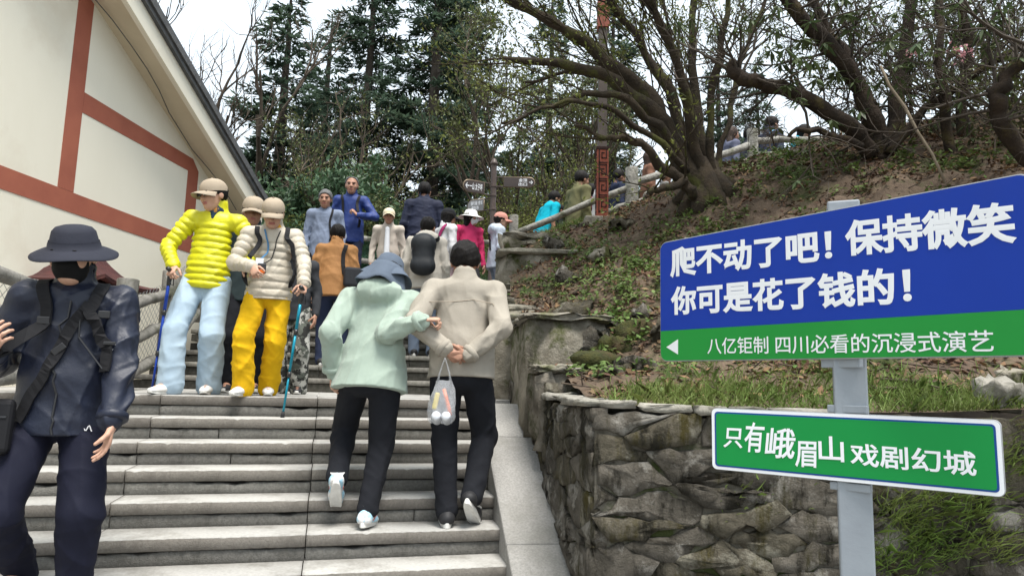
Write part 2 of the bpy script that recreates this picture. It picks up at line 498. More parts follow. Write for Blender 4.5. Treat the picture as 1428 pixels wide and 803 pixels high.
# ---- retaining wall of rough stone: each stone a piece
def wall_mat(name, c1, c2, moss, pale, seed, mossamt=0.55, paleamt=0.60):
    """rubble stone: two greys, dark damp streaks, moss and pale mortar smears laid over each other"""
    m = bpy.data.materials.new(name); m.use_nodes = True; nt = m.node_tree; N = nt.nodes; L = nt.links; b = N['Principled BSDF']
    b.inputs['Roughness'].default_value = 0.95; b.inputs['Specular IOR Level'].default_value = 0.2
    tc = N.new('ShaderNodeTexCoord')
    mp = N.new('ShaderNodeMapping'); mp.inputs['Location'].default_value = (seed, seed * 1.7, 0); L.new(tc.outputs['Object'], mp.inputs[0])
    st = N.new('ShaderNodeMapping'); st.inputs['Scale'].default_value = (1, 1, 0.28); L.new(mp.outputs[0], st.inputs[0])
    def nz(sc, v, d=8, r=.65):
        n = N.new('ShaderNodeTexNoise'); n.inputs['Scale'].default_value = sc; n.inputs['Detail'].default_value = d; n.inputs['Roughness'].default_value = r; L.new(v, n.inputs[0]); return n.outputs[0]
    def mr(x, lo, hi):
        r = N.new('ShaderNodeMapRange'); r.inputs[1].default_value = lo; r.inputs[2].default_value = hi; L.new(x, r.inputs[0]); return r.outputs[0]
    def mx(f, a, c):
        x = N.new('ShaderNodeMix'); x.data_type = 'RGBA'; L.new(f, x.inputs[0])
        for i, v in ((6, a), (7, c)):
            if isinstance(v, tuple): x.inputs[i].default_value = v + (1,)
            else: L.new(v, x.inputs[i])
        return x.outputs[2]
    col = mx(mr(nz(9, mp.outputs[0]), .35, .65), c1, c2)
    oi = N.new('ShaderNodeObjectInfo'); hs = N.new('ShaderNodeHueSaturation'); r = N.new('ShaderNodeMapRange'); r.inputs[3].default_value = .72; r.inputs[4].default_value = 1.25
    L.new(oi.outputs['Random'], r.inputs[0]); L.new(r.outputs[0], hs.inputs['Value']); L.new(col, hs.inputs['Color'])
    col = mx(mr(nz(4.2, mp.outputs[0], 10, .7), paleamt - .03, paleamt + .04), hs.outputs[0], pale)
    col = mx(mr(nz(6.0, st.outputs[0], 10, .7), .5, .6), col, (c2[0] * .35, c2[1] * .35, c2[2] * .32))
    col = mx(mr(nz(5.5, st.outputs[0], 10, .75), mossamt, mossamt + .12), col, moss)
    L.new(col, b.inputs['Base Color'])
    h = N.new('ShaderNodeMath'); h.operation = 'MULTIPLY_ADD'; h.inputs[1].default_value = .35; L.new(nz(60, mp.outputs[0], 5), h.inputs[0]); L.new(nz(13, mp.outputs[0], 12, .78), h.inputs[2])
    bp = N.new('ShaderNodeBump'); bp.inputs['Strength'].default_value = 1.0; bp.inputs['Distance'].default_value = .07; L.new(h.outputs[0], bp.inputs['Height']); L.new(bp.outputs[0], b.inputs['Normal'])
    MATS[name] = m; return m
m_stone = wall_mat('wall_stone', (0.20, 0.18, 0.15), (0.095, 0.084, 0.067), (0.06, 0.053, 0.022), (0.36, 0.34, 0.30), 3.0, .53, .55)
m_stone_moss = wall_mat('wall_stone_mossy', (0.165, 0.146, 0.11), (0.075, 0.067, 0.048), (0.085, 0.071, 0.022), (0.31, 0.29, 0.23), 8.0, 0.5, 0.58)
m_stone_pale = mat('wall_mortar_pale', (0.33, 0.31, 0.27), (0.17, 0.16, 0.135), scale=7, rough=0.95, bump=0.9, bscale=24, c3=(0.08, 0.075, 0.055), s3=3.0, t3=(0.52, 0.66), objrand=0.15)
m_mortar = mat('wall_mortar', (0.075, 0.067, 0.052), (0.16, 0.147, 0.12), scale=10, rough=1.0, bump=1.0, bscale=30, c3=(0.04, 0.05, 0.015), s3=3, t3=(0.5, 0.6))
def clip_poly(poly, a, b, c):
    out = []
    for i in range(len(poly)):
        p, q = poly[i], poly[(i + 1) % len(poly)]
        dp, dq = a * p[0] + b * p[1] - c, a * q[0] + b * q[1] - c
        if dp <= 0: out.append(p)
        if dp * dq < 0:
            t = dp / (dp - dq); out.append((p[0] + (q[0] - p[0]) * t, p[1] + (q[1] - p[1]) * t))
    return out
def voronoi(seeds, box, asp):
    cells = []
    for i, s in enumerate(seeds):
        poly = [(box[0], box[2]), (box[1], box[2]), (box[1], box[3]), (box[0], box[3])]
        for j, t in enumerate(seeds):
            if i == j: continue
            # metric: x scaled by 1, y scaled by asp
            a = 2 * (t[0] - s[0]); b = 2 * (t[1] - s[1]) * asp * asp
            c = t[0] ** 2 - s[0] ** 2 + asp * asp * (t[1] ** 2 - s[1] ** 2)
            poly = clip_poly(poly, a, b, c)
            if len(poly) < 3: break
        if len(poly) >= 3: cells.append(poly)
    return cells
def stone_piece(name, poly, org, ax, nrmv, parent, material, depth, r, gap=0.003):
    """poly in (s,z) wall coordinates; a rounded, uneven block face"""
    poly = np.array(poly); c = poly.mean(0)
    # subdivide edges
    pts = []
    for i in range(len(poly)):
        p, q = poly[i], poly[(i + 1) % len(poly)]
        L = np.linalg.norm(q - p); m = max(1, int(L / 0.06))
        for t in range(m):
            w = p + (q - p) * (t / m)
            pts.append(w + r.normal(0, 0.013, 2))
    pts = np.array(pts); n = len(pts)
    d = c - pts; L = np.linalg.norm(d, axis=1)[:, None] + 1e-6
    p0 = pts + d / L * np.minimum(gap * (0.6 + r.rand(n, 1)), L * .4)
    p1 = pts + d / L * np.minimum(gap + 0.004 + 0.010 * r.rand(n, 1), L * .5)
    p2 = pts + d * (0.5 + 0.1 * r.rand(n, 1))
    prow = depth * (0.45 + 0.75 * r.rand())
    tilt = r.normal(0, 0.035, 2)
    def lift(pp, dep): return np.asarray(org) + np.outer(pp[:, 0], ax) + np.outer(pp[:, 1], [0, 0, 1.0]) + np.outer(dep, nrmv)
    dl = (p2 - c) @ tilt
    V = np.concatenate([lift(p0, np.full(n, -0.06)), lift(p0, np.full(n, prow * 0.7 - .004)), lift(p1, prow + (p1 - c) @ tilt + r.normal(0, .005, n)), lift(p2, prow + dl + r.normal(0.003, .006, n)), lift(c[None], np.array([prow + 0.006]))])
    Q = []; T = []
    for i in range(n):
        k = (i + 1) % n
        for b in range(3): Q.append((b * n + i, b * n + k, (b + 1) * n + k, (b + 1) * n + i))
        T.append((3 * n + i, 3 * n + k, 4 * n))
    me = mesh_np(name, V, [np.array(Q), np.array(T)], False, [material])
    return mobj(name, me, parent)
wall = empty('retaining_wall'); tag(wall, 'mossy rough stone retaining wall holding up the leafy bank', 'wall')
wr = np.random.RandomState(11)
CORN = np.array([wallX(3.54), 3.54, 0.0])
def wall_face(org, ax, nv, length, z0, topf, ncol, rows, asp, parent):
    seeds = []
    for i in range(rows):
        zz = z0 + (1.5 - z0) * ((i + 0.5) / rows) ** .8
        off = wr.rand()
        for j in range(ncol + 1):
            seeds.append(((j + off - 0.5) / ncol * length + wr.normal(0, 0.075), zz + wr.normal(0, 0.05)))
    for poly in voronoi(seeds, (0.0, length, z0, 1.62), asp):
        # cut at the uneven top of the wall
        m = np.mean([p[0] for p in poly]); t = topf(m)
        poly = clip_poly(poly, 0, 1, t + wr.normal(0, 0.012))
        if len(poly) < 3: continue
        q = wr.rand()
        mm = m_stone if q < 0.6 else m_stone_moss
        stone_piece('stone', poly, org, ax, nv, parent, mm, 0.022, wr)
fa = nrm([1.0, -0.035, 0]); fn = np.array([fa[1], -fa[0], 0])
wall_face(CORN, fa, fn, 5.5, -0.05, lambda s: 1.475 - 0.01 * math.sin(s * 3), 14, 11, 2.6, wall)
sa = nrm([-0.1465, 1.0, 0]); sn = np.array([-sa[1], sa[0], 0])
def side_top(s):
    Y = 3.54 + s * sa[1]
    return 1.49 if Y < 4.55 else (1.62)
wall_face(CORN, sa, sn, 4.3, -0.05, side_top, 9, 9, 2.4, wall)
mb = MB()
c2 = CORN + fa * 5.5; c3 = CORN + sa * 5.0
mb.prism([(CORN[0] + .001, CORN[1] + .001), (c2[0], c2[1] + .001), (c2[0], c2[1] + .5), (CORN[0] + .4, CORN[1] + .5), (c3[0] + .4, c3[1]), (c3[0] + .001, c3[1])][::1], -0.05, 1.45)
mb.build('mortar_core', m_mortar, wall)
# pale broken mortar cap stones along the edge
def rough_box(name, c, size, R, material, parent, seed, amp=0.02, sub=3):
    r = np.random.RandomState(seed); n = sub
    idx = {}; V = []; Q = []
    def vid(i, j, k):
        key = (i, j, k)
        if key not in idx:
            idx[key] = len(V); V.append([(i / n - .5), (j / n - .5), (k / n - .5)])
        return idx[key]
    for a in range(n):
        for b in range(n):
            for s in (0, n):
                q = [vid(a, b, s), vid(a + 1, b, s), vid(a + 1, b + 1, s), vid(a, b + 1, s)]; Q.append(q if s else q[::-1])
                q = [vid(a, s, b), vid(a + 1, s, b), vid(a + 1, s, b + 1), vid(a, s, b + 1)]; Q.append(q[::-1] if s else q)
                q = [vid(s, a, b), vid(s, a + 1, b), vid(s, a + 1, b + 1), vid(s, a, b + 1)]; Q.append(q if s else q[::-1])
    V = np.array(V)
    cr = np.clip(np.abs(V[:, 0]) + np.abs(V[:, 1]) - 0.8, 0, 1)[:, None]
    V = V * np.concatenate([1 - 0.25 * cr, 1 - 0.25 * cr, 1 - 0 * cr], 1)
    V[:, :2] *= 1 - 0.06 * (np.abs(V[:, 2:3]) > 0.49)
    V = V * np.asarray(size) + r.normal(0, amp, V.shape) * np.minimum(1, np.asarray(size) / 0.1)
    if R is not None: V = V @ np.asarray(R).T
    return mobj(name, mesh_np(name, V + np.asarray(c), np.array(Q), False, [material]), parent)
s = 0.02
while s < 0.95:
    w = wr.uniform(0.12, 0.34)
    rough_box('cap_stone', CORN + fa * (s + w / 2) + np.array([0, 0.05, 1.495 + wr.normal(0, .006)]), (w, wr.uniform(.12, .2), wr.uniform(.025, .045)), None, m_stone_pale, wall, wr.randint(1 << 30), .008)
    s += w + 0.02
s = 0.0
while s < 1.3:
    w = wr.uniform(0.15, 0.4)
    rough_box('cap_stone', CORN + sa * (s + w / 2) + np.array([0.06, 0, 1.505 + s * .02 + wr.normal(0, .006)]), (wr.uniform(.16, .24), w, wr.uniform(.03, .045)), rotz(.145), m_stone_pale, wall, wr.randint(1 << 30), .008)
    s += w + 0.015

# ---- stepped stones climbing beside the upper flight
m_block = mat('stepped_block', (0.27, 0.245, 0.2), (0.12, 0.105, 0.08), scale=5, rough=0.95, bump=1.0, bscale=16, c3=(0.05, 0.055, 0.016), s3=3.2, t3=(0.5, 0.6), objrand=0.18, b2=0.3, b2s=70)
m_captop = mat('stepped_cap', (0.29, 0.265, 0.22), (0.15, 0.138, 0.11), scale=8, rough=0.95, bump=0.8, bscale=30, c3=(0.12, 0.12, 0.06), s3=3.0, t3=(0.55, 0.68), objrand=0.12)
stepped = empty('stepped_stone_wall'); tag(stepped, 'weathered mossy stone blocks stepping up beside the upper flight', 'wall')
blocks = [(5.14, 6.35, 2.09, 0.64, 0.95), (4.72, 5.14, 1.70, 0.30, 0.5)]
for i, (ya, yb, zt, wid, hh) in enumerate(blocks):
    yc = (ya + yb) / 2; xl = wallX(yc) - 0.06
    rough_box('stone_block', (xl + wid / 2, yc, zt - hh / 2 - 0.02), (wid, yb - ya, hh), rotz(.08), m_block, stepped, 40 + i, .022, 5)
    rough_box('cap_slab', (xl + wid / 2 + .01, yc, zt), (wid * 1.06, (yb - ya) * 1.03, .05), rotz(.08), m_captop, stepped, 60 + i, .016, 6)
yy = 6.3
for i, zt in enumerate([2.2, 2.31, 2.43, 2.55, 2.67, 2.78]):
    rough_box('stone_block', (0.2 + .02 * i, yy + .3, (zt - .02 + 1.2) / 2), (.78, .62, zt - .02 - 1.2), rotz(wr.normal(0, .06)), m_block, stepped, 80 + i, .016, 4)
    rough_box('cap_slab', (0.22 + .02 * i, yy + .29, zt), (.8, .6, .045), rotz(wr.normal(0, .06)), m_captop, stepped, 90 + i, .013, 4)
    yy += 0.34
rough_box('stone_block', (0.36, 8.4, 2.45), (1.05, .9, 1.3), rotz(.03), m_block, stepped, 101, .03, 5)
rough_box('cap_slab', (0.36, 8.36, 3.1), (1.12, .95, .06), rotz(.03), m_captop, stepped, 102, .012, 5)
rough_box('stone_block', (0.26, 9.2, 3.22), (.85, .9, .44), rotz(-.04), m_block, stepped, 103, .04, 5)
rough_box('cap_slab', (0.28, 9.2, 3.46), (.8, .95, .1), rotz(-.04), m_captop, stepped, 104, .022, 5)

# ---- building on the left: gable wall in cream render with terracotta bands
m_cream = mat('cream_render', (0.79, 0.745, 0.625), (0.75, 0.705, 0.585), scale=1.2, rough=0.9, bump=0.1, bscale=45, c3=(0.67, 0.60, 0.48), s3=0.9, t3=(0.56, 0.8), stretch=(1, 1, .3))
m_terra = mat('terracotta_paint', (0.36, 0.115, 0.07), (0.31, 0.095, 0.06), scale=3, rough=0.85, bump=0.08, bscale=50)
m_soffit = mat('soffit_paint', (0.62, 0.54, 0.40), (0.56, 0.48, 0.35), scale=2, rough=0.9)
m_roof = mat('roof_edge_dark', (0.07, 0.072, 0.075), (0.11, 0.11, 0.11), scale=9, rough=0.7, bump=0.3)
WD = nrm([0.095, 1, 0]); WN = np.array([WD[1], -WD[0], 0])
W0 = P(262, 300, 9.0); W0[2] = 0
bld = empty('building', W0 - WD * 3); bld.location = (0, 0, 0)
tag(bld, 'cream rendered building with terracotta painted bands and a sloping gable roof', 'building')
def wp(s, z, off=0.0):
    p = W0 + WD * s + WN * off; return np.array([p[0], p[1], z])
rk = lambda s: 5.419 - 0.457 * (s + 2.046)            # line where the soffit meets the wall
def wall_prism(mb, sz, o0, o1, mi=0):
    n = len(sz); v = [wp(s, z, o0) for s, z in sz] + [wp(s, z, o1) for s, z in sz]
    f = [tuple(range(n)), tuple(range(2 * n - 1, n - 1, -1))] + [(i, n + i, n + (i + 1) % n, (i + 1) % n) for i in range(n)]
    mb.add(v, [tuple(reversed(x)) for x in f], mi)
S0, S1 = -9.0, 1.0
mb = MB(); wall_prism(mb, [(S0, -0.1), (S1, -0.1), (S1, rk(S1) + .02), (S0, rk(S0) + .02)], -0.35, 0.0); mb.build('wall', m_cream, bld)
T = 0.006
def band(sz):
    mb = MB(); wall_prism(mb, sz, -0.01, T); mb.build('painted_band', m_terra, bld)
band([(S0, 3.19), (0.155, 3.19), (0.155, 3.395), (S0, 3.395)])
band([(-2.30, 3.398), (-2.083, 3.398), (-2.083, rk(-2.083) - .01), (-2.30, rk(-2.30) - .01)])
band([(-2.08, 4.245), (-0.09, 4.245), (-0.09, 4.445), (-0.03, 4.445), (-2.08, 4.46)][0:2] + [(-0.03, 4.43), (-2.08, 4.46)])
band([(-0.088, 3.398), (0.155, 3.398), (0.155, 4.30), (0.0, 4.43), (-0.027, 4.43), (-0.088, 4.245)])
OV = 0.37
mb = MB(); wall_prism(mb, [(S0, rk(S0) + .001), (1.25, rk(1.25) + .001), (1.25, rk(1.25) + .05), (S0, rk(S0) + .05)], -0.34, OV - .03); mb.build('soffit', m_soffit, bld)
mb = MB(); wall_prism(mb, [(S0, rk(S0) - .03), (1.28, rk(1.28) - .03), (1.28, rk(1.28) + .26), (S0, rk(S0) + .26)], OV - .03, OV + .03); mb.build('fascia_board', m_cream, bld)
mb = MB(); wall_prism(mb, [(S0, rk(S0) + .262), (1.34, rk(1.34) + .262), (1.34, rk(1.34) + .36), (S0, rk(S0) + .36)], -3.5, OV + .10); mb.build('roof', m_roof, bld)
mb = MB(); wall_prism(mb, [(S0, rk(S0) + .20), (1.30, rk(1.30) + .20), (1.30, rk(1.30) + .258), (S0, rk(S0) + .258)], OV + .031, OV + .075); mb.build('roof_edge_trim', m_roof, bld)
mb = MB(); mb.tube([wp(s_, rk(s_) - .035 - .03 * abs(math.sin(i * 1.3)), .12 + .05 * math.sin(i * .9)) for i, s_ in enumerate(np.linspace(-4, 1.0, 18))], .006, 5); mb.build('cable', m_roof, bld)
# far return wall
mb = MB()
a, b = wp(S1, 0, -0.355), wp(S1, 0, -3.5)
q = wp(S1 - .3, 0, -3.5); r_ = wp(S1 - .3, 0, -.355)
mb.prism([(a[0], a[1]), (b[0], b[1]), (q[0], q[1]), (r_[0], r_[1])], -0.1, rk(S1)); mb.build('return_wall', m_cream, bld)

# ---- log fences
m_log = mat('grey_log_concrete', (0.23, 0.22, 0.20), (0.13, 0.125, 0.11), scale=12, rough=0.95, bump=0.8, bscale=30, c3=(0.07, 0.075, 0.045), s3=4, t3=(0.54, 0.68), stretch=(1, 1, 0.35), objrand=0.1)
m_log_pale = mat('pale_log_concrete', (0.36, 0.345, 0.31), (0.2, 0.195, 0.175), scale=14, rough=0.95, bump=0.9, bscale=36, c3=(0.11, 0.115, 0.075), s3=5, t3=(0.52, 0.66), objrand=0.1)
m_wire = mat('galvanised_wire', (0.33, 0.34, 0.34), rough=0.5, metal=0.6)
m_wire_green = mat('green_coated_wire', (0.02, 0.11, 0.055), rough=0.5)
frng = np.random.RandomState(21)
def log_post(parent, p, h, r, material):
    n = 6; pts = [p + np.array([0, 0, h * i / (n - 1)]) for i in range(n)]
    mb = MB(); mb.tube(pts, [r * frng.uniform(.94, 1.06) for _ in range(n)], 12)
    o = mb.build('post', material, parent, smooth=True, bevel=0.01); return o
def log_rail(parent, a, b, r, material):
    n = 7; pts = []
    for i in range(n):
        t = i / (n - 1); q = a + (b - a) * t + (frng.normal(0, .008, 3) if 0 < i < n - 1 else 0); pts.append(q)
    mb = MB(); mb.tube(pts, [r * frng.uniform(.9, 1.08) for _ in range(n)], 10)
    return mb.build('rail', material, parent, smooth=True, bevel=.006)
def chainlink(parent, a0, b0, h, cell, r, material):
    """diamond mesh between a0 and b0 (bottom line), height h"""
    mb = MB(); L = np.linalg.norm(b0 - a0); ex = (b0 - a0) / L; up = np.array([0, 0, 1.0])
    k = 0
    x = -h
    while x < L:
        for sgn in (1, -1):
            pts = []
            xa, xb = (x, x + h) if sgn > 0 else (x + h, x)
            t0, t1 = 0.0, 1.0
            # clip to [0,L]
            def at(t): return xa + (xb - xa) * t
            ts = [0, 1]
            if xb != xa:
                lo, hi = sorted([(0 - xa) / (xb - xa), (L - xa) / (xb - xa)])
                ts = [max(0, lo), min(1, hi)]
            if ts[1] - ts[0] > 0.02:
                p = a0 + ex * at(ts[0]) + up * h * ts[0]; q = a0 + ex * at(ts[1]) + up * h * ts[1]
                mb.tube([p, q], r, 3, cap=False)
        x += cell
    return mb.build('wire_mesh', material, parent)
fence_l = empty('log_fence'); tag(fence_l, 'grey log rail fence with wire mesh between stairs and cream building', 'fence')
fp = [P(-60, 400, 4.1), P(178, 400, 6.05), P(239, 400, 6.95), np.array([-3.72, 8.3, 0]), np.array([-3.85, 9.7, 0]), np.array([-3.95, 11.2, 0])]
fb = [Z0, Z0, Z0 + 0.28, Z0 + 0.82, Z0 + 1.35, ZP]
tops = [None, P(178, 389, 6.05)[2], P(238, 378, 6.95)[2], None, None, None]
posts = []
for i, (p, b) in enumerate(zip(fp, fb)):
    h = (tops[i] - b) if tops[i] else 1.0
    q = np.array([p[0], p[1], b - .05]); posts.append((q, h)); log_post(fence_l, q, h + .05, 0.085, m_log)
for (p, h), (q, g_) in zip(posts[:-1], posts[1:]):
    for fr in (0.80, 0.46, 0.14):
        log_rail(fence_l, p + np.array([0, 0, h * fr]), q + np.array([0, 0, g_ * fr]), 0.05, m_log)
    off = np.array([-0.05, 0, 0])
    if p[1] < 8: chainlink(fence_l, p + off + np.array([0, 0, .1]), q + off + np.array([0, 0, .1]), 0.72, 0.075, 0.0022, m_wire)
fence_b = empty('log_fence'); tag(fence_b, 'grey rail fence with green wire mesh along the back of the plaza', 'fence')
bposts = [np.array([x, 12.6, ZP - .05]) for x in (-4.6, -3.35, -2.1, -0.85, 0.45)]
for p in bposts: log_post(fence_b, p, 1.2, 0.06, m_log)
for p, q in zip(bposts[:-1], bposts[1:]):
    for z in (1.14, 0.72, 0.12): log_rail(fence_b, p + np.array([0, 0, z]), q + np.array([0, 0, z]), 0.045, m_log)
    chainlink(fence_b, p + np.array([0, .05, .12]), q + np.array([0, .05, .12]), 1.0, 0.05, 0.0035, m_wire_green)
fence_r = empty('log_fence'); tag(fence_r, 'pale concrete log railing climbing along the top of the bank', 'fence')
def postpx(x, yb, yt, Y, r):
    b = P(x, yb, Y); t = P(x, yt, Y); q = b.copy(); q[2] -= .25
    log_post(fence_r, q, t[2] - q[2], r, m_log_pale); return b, t
postpx(716, 330, 300, 10.0, 0.065)
postpx(881, 297, 234, 9.8, 0.095)
postpx(1050, 218, 181, 10.5, 0.085)
def railpx(a, b, r): log_rail(fence_r, P(*a), P(*b), r, m_log_pale)
railpx((722, 324, 10.0), (878, 262, 9.8), 0.05)
railpx((886, 254, 9.8), (1044, 203, 10.5), 0.055)
railpx((845, 296, 9.85), (882, 284, 9.8), 0.045)
railpx((886, 284, 9.8), (1044, 224, 10.5), 0.05)
railpx((1050, 197, 10.5), (1150, 194, 10.4), 0.055)
railpx((1050, 216, 10.5), (1150, 213, 10.4), 0.05)

# ================================================================== VEGETATION
def frusta(A, B, ra, rb, k=5):
    """many tapered branch pieces at once"""
    A = np.asarray(A, float); B = np.asarray(B, float); n = len(A)
    t = B - A; t /= np.linalg.norm(t, axis=1)[:, None] + 1e-9
    ref = np.where(np.abs(t[:, 2:3]) < 0.9, np.array([[0, 0, 1.0]]), np.array([[1.0, 0, 0]]))
    a = np.cross(t, ref); a /= np.linalg.norm(a, axis=1)[:, None] + 1e-9
    b = np.cross(t, a)
    an = np.arange(k) * 2 * math.pi / k
    ring = np.cos(an)[None, :, None] * a[:, None] + np.sin(an)[None, :, None] * b[:, None]
    V = np.stack([A[:, None] + ring * np.asarray(ra)[:, None, None], B[:, None] + ring * np.asarray(rb)[:, None, None]], 1).reshape(-1, 3)
    base = (np.arange(n) * 2 * k)[:, None]; j = np.arange(k)[None]; j2 = (j + 1) % k
    Q = np.stack([base + j, base + k + j, base + k + j2, base + j2], -1).reshape(-1, 4)
    return V, Q
def cards(c, d, nrmv, ln, wd):
    """leaf shaped diamonds: centre-base c, direction d, normal, length, width -> 4-vertex leaf"""
    d = d / (np.linalg.norm(d, axis=1)[:, None] + 1e-9)
    s = np.cross(d, nrmv); s /= np.linalg.norm(s, axis=1)[:, None] + 1e-9
    up = np.cross(s, d)
    ln = np.asarray(ln)[:, None]; wd = np.asarray(wd)[:, None]
    V = np.stack([c, c + d * ln * .45 + s * wd * .5 + up * ln * .04, c + d * ln, c + d * ln * .45 - s * wd * .5 + up * ln * .04], 1).reshape(-1, 3)
    Q = np.arange(len(V)).reshape(-1, 4)
    return V, Q
def rnd_unit(r, n):
    v = r.normal(size=(n, 3)); return v / np.linalg.norm(v, axis=1)[:, None]

m_bark = mat('bark_dark', (0.05, 0.04, 0.032), (0.09, 0.074, 0.06), scale=9, rough=1.0, bump=0.8, bscale=30, stretch=(1, 1, .3))
m_bark_moss = mat('bark_mossy', (0.026, 0.02, 0.014), (0.05, 0.037, 0.024), scale=7, rough=1.0, bump=1.0, bscale=35, c3=(0.07, 0.072, 0.02), s3=3.0, t3=(0.52, 0.64))
m_bark_brown = mat('bark_brown', (0.042, 0.029, 0.02), (0.022, 0.016, 0.012), scale=7, rough=1.0, bump=1.0, bscale=30, c3=(0.07, 0.055, 0.018), s3=6.0, t3=(0.54, 0.7))
m_twig_brown = mat('twig_brown', (0.06, 0.045, 0.034), (0.10, 0.078, 0.058), scale=5, rough=1.0)
m_needle = mat('fir_needles', (0.055, 0.088, 0.062), (0.08, 0.118, 0.075), scale=1.2, rough=0.7, island=0.4, spec=0.2, trans=0.35)
m_leaf_bud = mat('spring_leaf', (0.11, 0.135, 0.028), (0.16, 0.165, 0.04), scale=2, rough=0.6, island=0.3, trans=0.3)
m_leaf_olive = mat('olive_leaf', (0.075, 0.098, 0.03), (0.12, 0.125, 0.045), scale=1.3, rough=0.6, island=0.35, trans=0.2)
m_leaf_blue = mat('evergreen_leaf', (0.05, 0.095, 0.05), (0.085, 0.135, 0.065), scale=1.6, rough=0.5, island=0.3, trans=0.15)
m_leaf_rhodo = mat('rhododendron_leaf', (0.05, 0.08, 0.03), (0.09, 0.115, 0.05), scale=4, rough=0.45, island=0.25, trans=0.2)
m_flower = mat('pink_blossom', (0.55, 0.24, 0.28), (0.65, 0.36, 0.38), scale=8, rough=0.7, trans=0.3)

def conifer_mesh(seed, H, Lmax, z0f=0.2):
    r = np.random.RandomState(seed)
    nt = 12; tz = np.linspace(0, H, nt); bend = np.cumsum(r.normal(0, .025, (nt, 2)), 0) * H / 14
    tp = np.c_[bend, tz]; tr = 0.017 * H * (1 - tz / H) ** 0.85 + 0.02
    A, B, ra, rb = [tp[:-1]], [tp[1:]], [tr[:-1]], [tr[1:]]
    cc, cd = [], []
    z = H * z0f
    while z < H * 0.985:
        fz = z / H
        nb = r.randint(5, 8)
        a0 = r.rand() * 6.28
        for i in range(nb):
            if r.rand() < 0.12: continue
            L = Lmax * (1 - fz) ** 0.75 * r.uniform(.55, 1.12) * (0.75 + 0.25 * min(1, (fz - z0f) / .15 + .3))
            if L < .15: L = .15
            az = a0 + i * 6.28 / nb + r.normal(0, .25)
            pit = r.normal(0.02 + 0.45 * max(0, fz - .75), .10)
            d = np.array([math.cos(az), math.sin(az), 0.0]); m = 6
            t = np.linspace(0, 1, m)
            dz = L * (pit * t - 0.22 * t * t + 0.20 * t ** 3.5)
            base = np.array([np.interp(z, tz, tp[:, 0]), np.interp(z, tz, tp[:, 1]), z + r.normal(0, .06)])
            pts = base + np.outer(t * L, d) + np.c_[np.zeros(m), np.zeros(m), dz]
            rr = (0.012 + 0.008 * L) * (1 - .85 * t)
            A.append(pts[:-1]); B.append(pts[1:]); ra.append(rr[:-1]); rb.append(rr[1:])
            side = np.array([-d[1], d[0], 0])
            # side twigs
            ns = max(3, int(L / 0.115))
            ts = np.sort(r.uniform(0.18, 1.0, ns * 2)); sg = r.choice([-1, 1], ns * 2)
            for tt, s in zip(ts, sg):
                p = np.array([np.interp(tt, t, pts[:, q]) for q in range(3)])
                tl = L * 0.42 * (1.12 - tt) * r.uniform(.6, 1.2) + .12
                dd = d * 0.75 + side * s * r.uniform(.5, 1.0) + np.array([0, 0, r.normal(-.02, .14)]); dd /= np.linalg.norm(dd)
                nn = max(3, int(tl / 0.055))
                q = np.linspace(0.05, 1, nn)[:, None]
                cc.append(p + dd * tl * q - np.array([0, 0, .12]) * tl * q * q); cd.append(np.repeat(dd[None], nn, 0))
        z += r.uniform(.42, .72) * H / 16
    cc = np.concatenate(cc); cd = np.concatenate(cd)
    n = len(cc)
    d = cd * .75 + rnd_unit(r, n) * np.array([.65, .65, .40]); nn = rnd_unit(r, n) * .55 + np.array([0, 0, 1.0])
    Vc, Qc = cards(cc, d, nn, r.uniform(.18, .36, n), r.uniform(.05, .10, n))
    Vt, Qt = frusta(np.concatenate(A), np.concatenate(B), np.concatenate(ra), np.concatenate(rb), 5)
    return mesh_np('conifer_trunk', Vt, Qt, True, [m_bark]), mesh_np('conifer_crown', Vc, Qc, False, [m_needle])
CON = [conifer_mesh(1, 16, 3.4, 0.14), conifer_mesh(2, 17, 3.1, 0.16), conifer_mesh(3, 15, 2.9, 0.22)]
def conifer(x, ytop, Y, var, rz, label, wide=1.0):
    p = P(x, 300, Y); gz = ground_z(np.array([p[0]]), np.array([Y]))[0] - .1
    if Y > 24: gz = max(gz, -2.0)
    top = P(x, ytop, Y)[2]; H0 = (16, 17, 15)[var]; s = (top - gz) / H0
    t = empty('conifer_tree', (p[0], Y, gz), rz); t.scale = (s * wide, s * wide, s)
    mobj('trunk', CON[var][0], t); mobj('crown', CON[var][1], t)
    tag(t, label, 'tree', 'dark firs behind the plaza')
conifer(383, -22, 23, 2, 0.4, 'slim dark fir with open tiers standing clear against the sky beyond the gable', 1.45)
conifer(492, -120, 20.5, 0, 1.3, 'tall dense fir with a thick trunk behind the blue jacketed man', 1.0)
conifer(596, -190, 20, 1, 2.2, 'tall dark fir behind the man in the navy jacket', 1.0)
conifer(645, -120, 24, 0, 4.0, 'tall dark fir behind the finger signpost', 1.0)
conifer(762, -40, 25, 2, 0.9, 'dark fir standing behind the teal shirted man', 1.0)
conifer(440, 20, 30, 1, 2.9, 'smaller fir in the gap right of the slim open fir', 1.3)
conifer(1002, 30, 24, 1, 2.0, 'dark fir seen behind the many stemmed leaning tree', 0.9)
conifer(1052, 80, 27, 0, 1.0, 'low dark fir behind the railing at the top of the bank', 0.9)
conifer(860, -30, 29, 0, 3.0, 'dark fir behind the red fretwork pole', 1.0)

